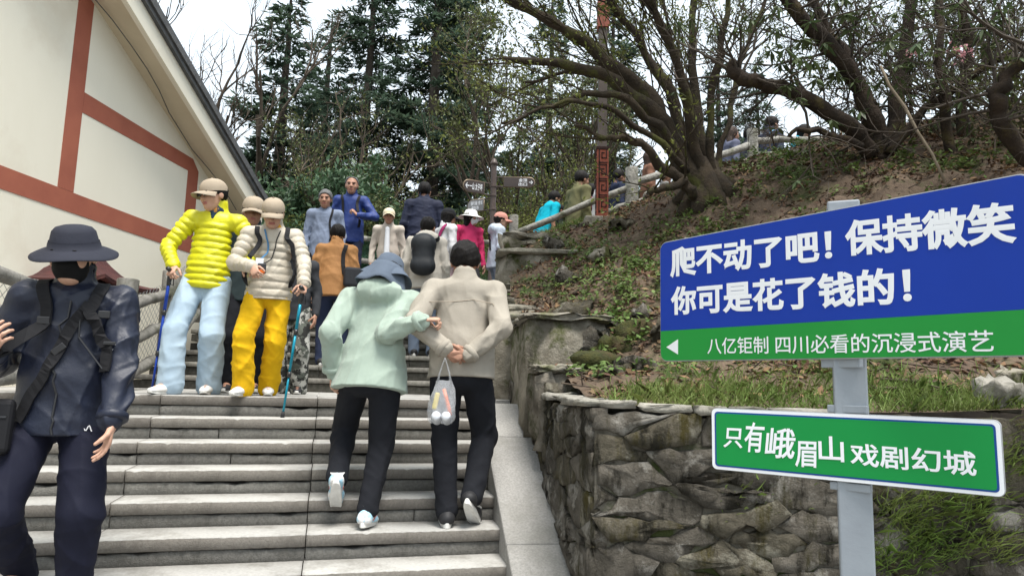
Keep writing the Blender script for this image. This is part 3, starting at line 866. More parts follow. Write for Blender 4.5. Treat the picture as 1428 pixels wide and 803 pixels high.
def branching(r, p, d, L, rad, depth, out, ends, spread=0.6, up=0.15, nseg=4, kids=(3, 5), shrink=(0.5, 0.72), bias=None, tips=None):
    """recursive limb; appends (A,B,ra,rb) pieces and twig end points"""
    pts = [np.asarray(p, float)]; dd = nrm(d); seg = L / nseg
    for i in range(nseg):
        dd = nrm(dd + r.normal(0, .16, 3) + np.array([0, 0, up * .3]) + (0 if bias is None else bias * .12))
        pts.append(pts[-1] + dd * seg)
    for i in range(nseg):
        f0 = 1 - .6 * i / nseg; f1 = 1 - .6 * (i + 1) / nseg
        out.append((pts[i], pts[i + 1], rad * f0, rad * f1))
        if depth <= 1: ends.append((pts[i + 1], dd))
    if depth == 0: return
    for _ in range(r.randint(*kids)):
        t = r.uniform(.3, 1.0); i = min(nseg - 1, int(t * nseg)); q = pts[i] + (pts[i + 1] - pts[i]) * (t * nseg - i)
        d2 = nrm(pts[i + 1] - pts[i]); d2 = nrm(d2 + rnd_unit(r, 1)[0] * spread * r.uniform(.7, 1.4) + np.array([0, 0, up]))
        branching(r, q, d2, L * r.uniform(*shrink), max(.003, rad * r.uniform(.4, .6)), depth - 1, out, ends, spread, up, nseg, kids, shrink, bias)
def pieces_mesh(name, out, k, m):
    A = np.array([o[0] for o in out]); B = np.array([o[1] for o in out])
    V, Q = frusta(A, B, np.array([o[2] for o in out]), np.array([o[3] for o in out]), k)
    return mesh_np(name, V, Q, True, [m])
def leaf_mesh(name, r, ends, per, size, m, spread=.06, droop=0.0, wfac=.42, upn=0.6):
    E_ = np.array([e[0] for e in ends]); D = np.array([e[1] for e in ends])
    E_ = np.repeat(E_, per, 0); D = np.repeat(D, per, 0); n = len(E_)
    c = E_ + r.normal(0, spread, (n, 3)); d = D * .4 + rnd_unit(r, n) + np.array([0, 0, -droop])
    nn = rnd_unit(r, n) + np.array([0, 0, upn])
    ln = r.uniform(.6, 1.3, n) * size
    V, Q = cards(c, d, nn, ln, ln * wfac)
    return mesh_np(name, V, Q, False, [m])
# --- shrubs behind the fence: four kinds, shared meshes
def shrub_kind(seed, H, stems, depth, leaf, per, size, bark, upv=.25, spread=.7, tilt=.45):
    r = np.random.RandomState(seed); out, ends = [], []
    for i in range(stems):
        a = r.rand() * 6.28; d = np.array([math.cos(a) * tilt * r.uniform(.3, 1.3), math.sin(a) * tilt * r.uniform(.3, 1.3), 1])
        branching(r, (r.normal(0, .12), r.normal(0, .12), 0), d, H * r.uniform(.4, .62), .012 * H, depth, out, ends, spread, upv, 4, (3, 6), (.5, .75))
    return pieces_mesh('shrub_stems', out, 4, bark), leaf_mesh('shrub_leaves', r, ends, per, size, leaf, .09)
SHR = [shrub_kind(10, 3.6, 7, 3, m_leaf_olive, 5, .10, m_twig_brown), shrub_kind(11, 3.2, 6, 3, m_leaf_bud, 4, .085, m_twig_brown),
       shrub_kind(12, 2.6, 8, 3, m_leaf_blue, 5, .13, m_bark, .2, .8, .6), shrub_kind(13, 4.6, 6, 3, m_leaf_bud, 2, .08, m_twig_brown, .35, .55, .35)]
HS = (3.6, 3.2, 2.6, 4.6)
sr = np.random.RandomState(77)
slabels = ('olive leaved shrub in the thicket behind the plaza fence', 'yellow green budding shrub in the thicket behind the plaza fence', 'bushy dark evergreen shrub behind the plaza fence', 'tall thin bare stemmed shrub rising above the thicket')
def shrub(x, Y, kind, s, rz=None, dz=0.0):
    p = P(x, 320, Y); gz = ground_z(np.array([p[0]]), np.array([Y]))[0] + dz
    t = empty('shrub', (p[0], Y, gz - .05), sr.rand() * 6.28 if rz is None else rz); t.scale = (s, s, s)
    mobj('stems', SHR[kind][0], t); mobj('foliage', SHR[kind][1], t)
    tag(t, slabels[kind], 'shrub', ('olive shrubs', 'budding shrubs', 'evergreen shrubs', 'bare stemmed shrubs')[kind] + ' behind the plaza')
for i, x in enumerate(np.linspace(262, 800, 17)):
    shrub(x + sr.normal(0, 9), sr.uniform(13.6, 15.2), (0, 1, 0, 1, 3, 1)[sr.randint(6)], sr.uniform(.62, .85))
for i, x in enumerate(np.linspace(250, 800, 14)):
    shrub(x + sr.normal(0, 10), sr.uniform(16, 18.5), (0, 3, 3, 0, 1)[sr.randint(5)], sr.uniform(.6, .8))
for i, x in enumerate(np.linspace(290, 900, 12)):
    shrub(x + sr.normal(0, 10), sr.uniform(20, 23), (3, 0, 3)[sr.randint(3)], sr.uniform(.72, .95))
shrub(470, 13.8, 2, 1.05); shrub(425, 14.4, 2, .95); shrub(345, 13.5, 2, .7); shrub(505, 15.0, 2, 1.2); shrub(620, 15.5, 2, .8)
shrub(720, 17.0, 2, 1.2); shrub(775, 18, 2, 1.35)
# --- bare young tree beside the gable
def bare_tree(x, Y, H, seed, label, leaf=None, per=1, lsize=.06, bark=None, lean=(0, 0)):
    r = np.random.RandomState(seed); out, ends = [], []
    p = P(x, 300, Y); gz = ground_z(np.array([p[0]]), np.array([Y]))[0] - .1
    for i in range(3):
        d = np.array([r.normal(lean[0], .22), r.normal(lean[1], .22), 1]); branching(r, (r.normal(0, .1), r.normal(0, .1), 0), d, H * r.uniform(.5, .72), .014 * H, 4, out, ends, .6, .22, 5, (3, 5), (.45, .68))
    t = empty('bare_tree', (p[0], Y, gz)); mobj('trunk', pieces_mesh('trunk', out, 4, bark or m_twig_brown), t)
    if leaf: mobj('crown', leaf_mesh('crown', r, ends, per, lsize, leaf, .08), t)
    tag(t, label, 'tree'); return t
bare_tree(318, 17, 8.2, 31, 'thin leafless tree rising behind the gable eave', lean=(-.12, 0))
bare_tree(345, 19.5, 9.5, 35, 'brown bare tree between the gable and the slim fir', lean=(-.1, 0))
bare_tree(440, 17, 6.0, 32, 'spreading tree with sparse pale green leaves behind the grey haired man', m_leaf_olive, 1, .09, lean=(.1, 0))
bare_tree(735, 16, 6.4, 33, 'leafy dark tree behind the right arm of the finger signpost', m_leaf_olive, 2, .1)
bare_tree(800, 19, 8, 34, 'dark leafy tree behind the olive jacketed man', m_leaf_olive, 2, .1)

# --- the many stemmed leaning tree on the bank
def polyline(px, r, jit=.02):
    pts = [P(*q) for q in px]; out = [pts[0]]
    for a, b in zip(pts[:-1], pts[1:]):
        for t in (.34, .67, 1.0): out.append(a + (b - a) * t + (r.normal(0, jit, 3) if t < 1 else 0))
    return out
def limb(out, pts, r0, r1):
    n = len(pts)
    for i in range(n - 1):
        out.append((pts[i], pts[i + 1] + (pts[i + 1] - pts[i]) * .06, r0 + (r1 - r0) * i / (n - 1), r0 + (r1 - r0) * (i + 1) / (n - 1)))
def smooth_limb(pts, r0, r1, r, k=10, knob=.10):
    """one continuous tapered, slightly knotty limb"""
    pts = np.array(pts); n = len(pts); out = []
    for i in range(n - 1):
        p0, p1, p2, p3 = pts[max(0, i - 1)], pts[i], pts[i + 1], pts[min(n - 1, i + 2)]
        for t in (0, .5): out.append(.5 * (2 * p1 + (p2 - p0) * t + (2 * p0 - 5 * p1 + 4 * p2 - p3) * t * t + (3 * p1 - p0 - 3 * p2 + p3) * t ** 3))
    out.append(pts[-1]); m = len(out)
    mb = MB(); mb.tube(out, [(r0 + (r1 - r0) * i / (m - 1)) * (1 + r.normal(0, knob)) for i in range(m)], k); return mb
lt = np.random.RandomState(51)
stems = [
 ([(985, 285, 7.4), (950, 215, 7.35), (905, 150, 7.2), (850, 108, 7.1), (780, 88, 7.0), (700, 82, 6.9)], .15, .03),
 ([(975, 285, 7.5), (940, 200, 7.5), (890, 120, 7.5), (820, 60, 7.4), (740, 15, 7.3), (660, -20, 7.2)], .16, .03),
 ([(980, 280, 7.6), (955, 190, 7.7), (915, 100, 7.8), (870, 30, 7.9), (830, -40, 8)], .10, .03),
 ([(985, 280, 7.4), (965, 180, 7.2), (945, 90, 7.0), (910, 10, 6.8), (890, -40, 6.7)], .085, .03),
 ([(990, 285, 7.5), (975, 180, 7.6), (965, 90, 7.7), (968, 0, 7.8), (970, -50, 7.8)], .075, .03),
 ([(1000, 280, 7.4), (990, 190, 7.3), (995, 110, 7.2), (1015, 20, 7.0), (1030, -40, 7)], .065, .025),
 ([(1005, 280, 7.5), (1005, 200, 7.6), (1025, 120, 7.7), (1050, 40, 7.9), (1075, -20, 8)], .05, .02),
 ([(975, 285, 7.3), (935, 240, 7.1), (900, 205, 6.95), (872, 190, 6.9), (843, 193, 6.85), (800, 175, 6.8)], .075, .016),
 ([(955, 235, 7.3), (920, 175, 7.1), (875, 138, 6.95), (820, 130, 6.9), (760, 148, 6.85), (700, 172, 6.8)], .07, .014),
 ([(965, 250, 7.4), (925, 165, 7.5), (870, 110, 7.6), (800, 100, 7.8), (730, 115, 8)], .07, .015),
 ([(960, 240, 7.3), (900, 185, 7.0), (850, 150, 6.8), (790, 140, 6.6), (735, 160, 6.5)], .05, .012),
 ([(965, 275, 7.2), (955, 250, 7.1), (925, 262, 6.95), (905, 270, 6.9)], .06, .03)]
out, ends, MAIN = [], [], []
leftb = np.array([-.5, -.05, .28])
for px, r0, r1 in stems:
    pts = polyline(px, lt); MAIN.append(smooth_limb(pts, r0 * .84, r1, lt, 9)); n = len(pts)
    for i in range(n // 3, n):
        low = px[-1][1] > 60
        for _ in range(1 if low else (4 if i > n // 2 else 3)):
            if low and lt.rand() < .5: continue
            if px[-1][0] > 950 and lt.rand() < .6: continue
            tdir = nrm(pts[min(i, n - 1)] - pts[i - 1])
            d2 = nrm(tdir + rnd_unit(lt, 1)[0] * .5 + np.array([0, 0, .22]))
            branching(lt, pts[i], d2, lt.uniform(.5, 1.0) if low else lt.uniform(.7, 1.4), lt.uniform(.007, .013), 1 if low else 2, out, ends, .42, .14, 4, (2, 4), (.5, .75), leftb if px[-1][0] < 900 else None)
tree = empty('leaning_tree', P(985, 285, 7.4)); tree.location = (0, 0, 0)
tag(tree, 'many stemmed dark tree leaning left from the bank with fine budding twigs', 'tree')
for mb in MAIN: mb.build('stem', m_bark_moss, tree, smooth=True)
tag(mobj('twigs', pieces_mesh('twigs', out, 5, m_bark_moss), tree), kind='stuff')
mobj('crown', leaf_mesh('crown', lt, ends, 3, .05, m_leaf_bud, .035), tree)
# swollen root base
mb = MB()
for i in range(9):
    a = i * .7; b0 = P(985, 283, 7.45); c0 = b0 + np.array([math.cos(a) * .32, math.sin(a) * .3, 0]); c0[2] = bank_z(c0[0], c0[1])[0] - .08
    mb.tube([c0, (c0 + b0) / 2 + np.array([0, 0, .12]), b0 + np.array([lt.normal(0, .06), lt.normal(0, .06), .45])], [.09, .13, .09], 8)
mb.build('root_flare', m_bark_moss, tree, smooth=True)

# --- old rhododendron on the right with thick mossy limbs
rt = np.random.RandomState(61)
rh = empty('rhododendron'); tag(rh, 'old rhododendron with thick mossy limbs and drooping leaves on top of the bank', 'tree')
limbs = [
 ([(1225, 225, 6.9), (1222, 180, 6.85), (1200, 125, 6.8), (1160, 70, 6.7), (1110, 15, 6.6), (1070, -40, 6.5)], .13, .075),
 ([(1215, 150, 6.8), (1185, 90, 6.9), (1150, 40, 7.0), (1120, -30, 7.1)], .08, .05),
 ([(1235, 225, 6.9), (1250, 150, 7.0), (1262, 80, 7.1), (1272, -30, 7.2)], .11, .07),
 ([(1215, 215, 6.8), (1165, 165, 6.6), (1110, 132, 6.5), (1060, 116, 6.45), (1032, 108, 6.4), (1022, 100, 6.4)], .105, .07),
 ([(1028, 106, 6.4), (1020, 98, 6.4), (1022, 88, 6.4)], .07, .055),
 ([(1330, 235, 6.6), (1318, 160, 6.5), (1308, 80, 6.5), (1312, -20, 6.5)], .06, .045),
 ([(1345, 235, 6.9), (1340, 150, 6.9), (1350, 70, 6.9), (1345, -20, 6.9)], .075, .05),
 ([(1440, 230, 5.6), (1395, 170, 5.55), (1385, 130, 5.5), (1412, 95, 5.4), (1450, 70, 5.3)], .085, .06),
 ([(1240, 215, 6.8), (1290, 150, 6.7), (1350, 110, 6.5), (1430, 60, 6.3)], .06, .03),
 ([(1200, 205, 6.6), (1140, 180, 6.5), (1100, 190, 6.4)], .05, .02)]
out, ends = [], []
for px, r0, r1 in limbs: smooth_limb(polyline(px, rt, .018), r0 * .82, r1 * .8, rt, 12, .07).build('limb', m_bark_brown, rh, smooth=True)
out = []
for px, r0, r1 in limbs:
    if len(px) < 4: continue
    pts = polyline(px, rt)
    for i in range(3, len(pts), 1):
        for _ in range(2):
            d2 = nrm(nrm(pts[i] - pts[i - 1]) * .4 + rnd_unit(rt, 1)[0] * .9 + np.array([0, 0, .15]))
            branching(rt, pts[i], d2, rt.uniform(.35, .8), rt.uniform(.009, .018), 2, out, ends, .9, .08, 4, (2, 5), (.5, .8))
tag(mobj('branches', pieces_mesh('branches', out, 5, m_bark), rh), kind='stuff')
# whorls of long leaves
tips = [e for e in ends[::3]]
sel = rt.choice(len(tips), min(210, len(tips)), replace=False)
C, D = [], []
hand = [P(x, y, Y) for x, y, Y in [(1090, 90, 6.3), (1104, 100, 6.35), (1120, 55, 6.3), (1138, 110, 6.4), (1084, 40, 6.3), (1150, 60, 6.5), (1165, 100, 6.4), (1180, 20, 6.3), (1098, 120, 6.3), (1210, 30, 6.2), (1235, 60, 6.3), (1400, 120, 5.6), (1380, 30, 5.6), (1075, 70, 6.3), (1110, 80, 6.25), (1130, 30, 6.3), (1070, 20, 6.3)]]
whorls = [tips[i][0] for i in sel] + hand * 2
for w in whorls:
    nl = rt.randint(5, 9); a0 = rt.rand() * 6.28
    for q in range(nl):
        a = a0 + q * 6.28 / nl + rt.normal(0, .2); C.append(w); D.append((math.cos(a) * .75, math.sin(a) * .75, rt.uniform(-1.1, .1)))
C = np.array(C); D = np.array(D); n = len(C)
V, Q = cards(C, D, rnd_unit(rt, n) * .3 + np.array([0, 0, 1.0]), rt.uniform(.09, .19, n), rt.uniform(.022, .04, n))
mobj('crown', mesh_np('crown', V, Q, False, [m_leaf_rhodo]), rh)
C, D = [], []
for (x, y, Y) in [(1332, 68, 6.2), (1345, 74, 6.2), (1336, 80, 6.25), (1270, 72, 6.6)]:
    for q in range(16): C.append(P(x, y, Y) + rt.normal(0, .03, 3)); D.append(rnd_unit(rt, 1)[0])
V, Q = cards(np.array(C), np.array(D), rnd_unit(rt, len(C)), rt.uniform(.03, .05, len(C)), rt.uniform(.02, .04, len(C)))
mobj('blossom', mesh_np('blossom', V, Q, False, [m_flower]), rh)
# thicket of brown stems to the right and behind
def thicket(x, Y, seed, label, H, dz=0, bark=m_twig_brown, leaf=None, stems=16, per=1):
    r = np.random.RandomState(seed); out, ends = [], []
    b = P(x, 200, Y); z = bank_z(b[0], b[1])[0] if Y < 10.3 else b[2] - 1
    for i in range(stems):
        q = np.array([b[0] + r.normal(0, .4), Y + r.normal(0, .3), 0]); q[2] = (bank_z(q[0], q[1])[0] if q[1] < 10.3 else z) - .05 + dz
        branching(r, q, np.array([r.normal(0, .5), r.normal(0, .35), 1]), H * r.uniform(.35, .6), r.uniform(.008, .02), 3, out, ends, .8, .12, 4, (2, 5), (.5, .8))
    t = empty('shrub'); tag(t, label, 'shrub'); mobj('stems', pieces_mesh('stems', out, 4, bark), t)
    if leaf: mobj('foliage', leaf_mesh('foliage', r, ends, per, .07, leaf, .05), t)
thicket(1330, 7.6, 71, 'tangled thicket of brown twigs behind the rhododendron limbs', 2.3, leaf=None)
thicket(1430, 7.2, 72, 'dense brown thicket at the foot of the mossy bent limb', 2.3, leaf=m_leaf_olive)
thicket(1270, 8.2, 73, 'twiggy dark shrub behind the upright rhododendron limb', 2.2, bark=m_bark, leaf=m_leaf_olive)
thicket(1150, 8.3, 74, 'low twiggy shrub where the railing meets the bank', 1.0, stems=8)
thicket(1500, 5.9, 75, 'brown twig thicket spilling over the blue sign', 2.2, leaf=m_leaf_olive)

# --- litter, herbs, grass and moss on the bank
gr = np.random.RandomState(91)
def bank_pts(n, x0, x1, y0, y1, pw=1.0):
    Y = y0 + (y1 - y0) * gr.rand(n) ** pw; lo = np.maximum(x0, bank_left(Y) + .02); X = lo + (x1 - lo) * gr.rand(n)
    return X, Y
m_litter = mat('dead_leaves', (0.19, 0.105, 0.062), (0.11, 0.066, 0.042), scale=1.5, rough=0.9, island=0.55)
n = 60000
X, Y = bank_pts(n, -.1, 6.5, 3.74, 10.2, 1.0); dens = bn1(np.c_[X * 1.3 + 7, Y * 1.3, X * 0]); keep = gr.rand(n) < np.clip(.55 + dens * .5, .12, 1); X, Y = X[keep], Y[keep]; n = len(X)
Z = bank_z(X, Y) + gr.uniform(.003, .02, n)
d = rnd_unit(gr, n) * np.array([1, 1, .45]); nn = rnd_unit(gr, n) * .75 + np.array([0, -.3, .9])
V, Q = cards(np.c_[X, Y, Z], d, nn, gr.uniform(.03, .085, n), gr.uniform(.014, .034, n))
tag(mobj('leaf_litter', mesh_np('leaf_litter', V, Q, False, [m_litter])), 'brown dead leaves littering the bank', 'leaf litter', kind='stuff')
# fallen sticks
n = 900; X, Y = bank_pts(n, 0, 6.5, 3.74, 10, 1.0); Z = bank_z(X, Y) + .015
d = rnd_unit(gr, n) * np.array([1, .8, .25]) + np.array([0, 0, .12]); L = gr.uniform(.08, .5, n)[:, None]
A = np.c_[X, Y, Z] - d * L * .5; B = np.c_[X, Y, Z] + d * L * .5
V, Q = frusta(A, B, gr.uniform(.002, .007, n), gr.uniform(.001, .005, n), 4)
tag(mobj('fallen_twigs', mesh_np('fallen_twigs', V, Q, True, [m_twig_brown])), 'thin fallen twigs scattered over the leaf litter', 'twigs', kind='stuff')
# herbs
m_herb = mat('ground_herb', (0.075, 0.125, 0.028), (0.12, 0.16, 0.04), scale=3, rough=0.6, island=0.35, trans=0.25)
C = []
patches = [P(*q) for q in [(880, 385, 6.3), (905, 350, 6.9), (850, 425, 5.8), (870, 470, 5.2), (820, 400, 6.6), (960, 300, 7.2), (1010, 300, 7.0), (930, 320, 7.2), (1090, 215, 8.0), (1130, 250, 7.2), (1250, 225, 6.7), (1180, 190, 6.9), (1395, 160, 6.4), (740, 402, 6.9), (885, 360, 6.6), (900, 400, 6.0), (1050, 250, 7.8), (830, 515, 4.6), (1330, 215, 6.3), (800, 370, 7.6), (840, 350, 8.0), (860, 400, 6.4), (875, 420, 5.9), (905, 375, 6.5), (890, 340, 7.3), (1000, 265, 7.6), (985, 310, 6.9), (1080, 235, 7.8), (830, 440, 6.0), (1035, 275, 7.2), (1110, 270, 6.9), (1200, 250, 6.5), (850, 372, 7.2), (865, 455, 5.5), (815, 380, 7.2), (780, 335, 8.6)]]
for p in patches:
    k = gr.randint(10, 22)
    for _ in range(k):
        q = p[:2] + gr.normal(0, .2, 2)
        if q[0] < bank_left(q[1]) + .03: continue
        z = bank_z(q[0], q[1])[0]
        for _ in range(gr.randint(7, 16)): C.append((q[0] + gr.normal(0, .035), q[1] + gr.normal(0, .035), z + gr.uniform(.01, .09)))
for _ in range(420):
    X, Y = bank_pts(1, 0, 6.3, 3.85, 10); z = bank_z(X, Y)[0]
    for _ in range(gr.randint(4, 10)): C.append((X[0] + gr.normal(0, .03), Y[0] + gr.normal(0, .03), z + gr.uniform(.01, .08)))
C = np.array(C); n = len(C)
V, Q = cards(C, rnd_unit(gr, n) * np.array([1, 1, .5]), rnd_unit(gr, n) * .4 + np.array([0, -.3, 1]), gr.uniform(.03, .065, n), gr.uniform(.02, .038, n))
tag(mobj('herbs', mesh_np('herbs', V, Q, False, [m_herb])), 'small fresh green herbs growing through the leaf litter', 'herbs', kind='stuff')
# grass
m_grass = mat('grass', (0.115, 0.175, 0.035), (0.18, 0.215, 0.06), scale=2, rough=0.6, island=0.35, trans=0.25)
def blades(X, Y, Z, hmin, hmax, lean=.5, fwd=None):
    n = len(X); b = np.c_[X, Y, Z - .005]; h = gr.uniform(hmin, hmax, n)[:, None]
    dr = gr.normal(0, lean, (n, 3)); dr[:, 2] = 1
    if fwd is not None: dr = dr + fwd
    dr /= np.linalg.norm(dr, axis=1)[:, None]
    s = np.cross(dr, rnd_unit(gr, n)); s /= np.linalg.norm(s, axis=1)[:, None]; w = gr.uniform(.0014, .0032, n)[:, None]
    tipd = dr + gr.normal(0, .35, (n, 3)) + np.array([0, 0, -.25]); m_ = b + dr * h * .55; t = m_ + tipd * h * .5
    V = np.stack([b - s * w, b + s * w, m_ + s * w * .8, t, m_ - s * w * .8], 1).reshape(-1, 3)
    return V, np.arange(len(V)).reshape(-1, 5)
GV, GQ, off = [], [], 0
def addg(V, Q):
    global off
    GV.append(V); GQ.append(Q + off); off += len(V)
n = 9000; X, Y = bank_pts(n, .6, 3.9, 3.585, 4.5, 1.4)
keep = gr.rand(n) < np.clip(.35 + .9 * bn1(np.c_[X * 1.1 + 3, Y * .7, X * 0]), .03, 1) * np.clip((X - .45) * 1.6, .05, 1); X, Y = X[keep], Y[keep]
addg(*blades(X, Y, bank_z(X, Y), .03, .10, .7))
for (x, y, Yd, sd, k, h) in [(915, 552, 3.8, .16, 500, .2), (1000, 552, 3.8, .2, 700, .18), (800, 313, 9.1, .25, 700, .22), (770, 318, 9.2, .2, 300, .18), (1330, 560, 3.7, .25, 700, .2), (1260, 545, 3.8, .25, 500, .16), (1150, 530, 3.9, .3, 500, .15), (950, 565, 3.6, .12, 300, .1)]:
    p = P(x, y, Yd); X = p[0] + gr.normal(0, sd, k); Y = np.maximum(3.585, p[1] + gr.normal(0, sd * .6, k)); ok = X > bank_left(Y) + .02; X, Y = X[ok], Y[ok]
    addg(*blades(X, Y, bank_z(X, Y), h * .25, h * .8, .65))
# tufts hanging from joints of the wall
for (x, y, k, h) in [(1260, 720, 260, .16), (1330, 700, 300, .18), (1390, 640, 260, .16), (1300, 760, 240, .14), (1240, 780, 160, .14), (1380, 760, 200, .15), (1150, 640, 60, .08), (1050, 690, 40, .07)]:
    p = Ppl(x, y, CORN, fn); X = p[0] + gr.normal(0, .09, k); Z = p[2] + gr.normal(0, .05, k); Y = CORN[1] - .015 - .035 * (X - CORN[0])
    addg(*blades(X, Y, Z, h * .4, h, .6, np.array([0, -.9, -.2])))
tag(mobj('grass', mesh_np('grass', np.concatenate(GV), np.concatenate(GQ), False, [m_grass])), 'fresh green grass along the top of the retaining wall', 'grass', kind='stuff')
# moss cushions and half buried rocks
m_moss = mat('moss', (0.06, 0.058, 0.016), (0.03, 0.036, 0.012), scale=18, rough=1.0, bump=1.0, bscale=60, c3=(0.055, 0.035, 0.02), s3=5)
def moss_lump(x, y, Y, size, seed, label, material=None, name='moss_cushion', cat='moss'):
    p = P(x, y, Y); p[2] = bank_z(p[0], p[1])[0]
    r = VNoise(seed, 16, 2.0, 14.0); mb = MB(); mb.ell((0, 0, 0), size, n=20, m=12)
    v = np.array(mb.v); d = v / (np.linalg.norm(v, axis=1)[:, None] + 1e-9); v = v + d * (r(v)[:, None] * .075 * (size[0] / .2)); mb.v = [tuple(q) for q in v]
    o = mb.build(name, material or m_moss, None, smooth=True); o.location = p; tag(o, label, cat); return o
moss_lump(852, 478, 5.2, (.22, .19, .12), 1, 'round yellow green moss cushion above the low wall')
moss_lump(828, 500, 4.9, (.16, .14, .08), 2, 'flat moss cushion just below the round moss cushion')
moss_lump(880, 488, 5.3, (.14, .13, .10), 3, 'small moss cushion right of the round one')
for (x, y, Y, sz, mt, lab) in [(1393, 572, 3.68, .10, m_stone_pale, 'grey angular stone lying on the wall top right of the sign post'), (1415, 548, 3.85, .075, m_block, 'small rock in grass behind the grey wall top stone'), (905, 295, 8.6, .06, m_stone_pale, 'pale small rock below the railing post')]:
    p = P(x, y, Y); z = bank_z(p[0], p[1])[0]; o = rough_box('rock', (0, 0, 0), (sz * 1.9, sz * 1.6, sz * 1.5), rotz(.4) @ rotx(.2), mt, None, int(x), .012, 4); o.location = (p[0], p[1], z + sz * .35); tag(o, lab, 'rock')
rk2 = np.random.RandomState(17)
for (x, y, Y, sz) in [(775, 345, 8.3, .12), (810, 330, 8.8, .1), (840, 368, 7.4, .13), (790, 395, 7.0, .14), (868, 340, 7.9, .1), (900, 430, 5.6, .12), (840, 450, 5.6, .15), (815, 470, 5.3, .13), (885, 505, 4.7, .1), (930, 470, 5.0, .09), (960, 330, 6.7, .1), (1020, 330, 6.3, .09), (860, 520, 4.5, .08), (800, 430, 6.1, .16), (1000, 240, 8.2, .1), (1110, 235, 7.6, .1)]:
    p = P(x, y, Y); z = bank_z(p[0], p[1])[0]
    o = rough_box('rock', (0, 0, 0), (sz * 2 * rk2.uniform(.8, 1.4), sz * 1.7, sz * rk2.uniform(.8, 1.3)), rotz(rk2.rand() * 3) @ rotx(rk2.normal(0, .35)), (m_block, m_stone, m_stone_moss)[rk2.randint(3)], None, rk2.randint(1 << 30), .02, 4)
    o.location = (p[0], p[1], z + sz * .1); tag(o, 'half buried angular rock on the leafy bank', 'rock', 'half buried rocks on the bank')
# a long fallen branch and pale slab on the slope
mb = MB(); pts = [P(*q) for q in [(800, 415, 6.5), (830, 395, 6.6), (858, 378, 6.7)]]
for q in pts: q[2] = bank_z(q[0], q[1])[0] + .03
mb.tube(pts, [.03, .045, .04], 6, flat=.5); tag(mb.build('fallen_branch', m_twig_brown, None, smooth=True), 'short pale fallen branch lying down the leafy slope', 'branch')
mb = MB(); pts = [P(*q) for q in [(1225, 512, 4.0), (1270, 509, 3.95), (1330, 520, 3.9)]]
for q in pts: q[2] = bank_z(q[0], q[1])[0] + .02
mb.tube(pts, [.009, .012, .006], 6); tag(mb.build('fallen_branch', m_twig_brown, None, smooth=True), 'long dry stick lying in the grass under the blue sign', 'branch')
# pale hanging root
mb = MB(); mb.tube([P(*q) for q in [(1228, 92, 6.1), (1240, 120, 6.1), (1262, 150, 6.05), (1280, 185, 6.0), (1300, 215, 5.95), (1318, 255, 5.9)]], [.012, .014, .016, .014, .013, .012], 6)
tag(mb.build('hanging_root', mat('pale_root', (.22, .18, .13), (.15, .12, .085), scale=8, rough=.9), None, smooth=True), 'pale bare root hanging from the rhododendron down the bank', 'root')

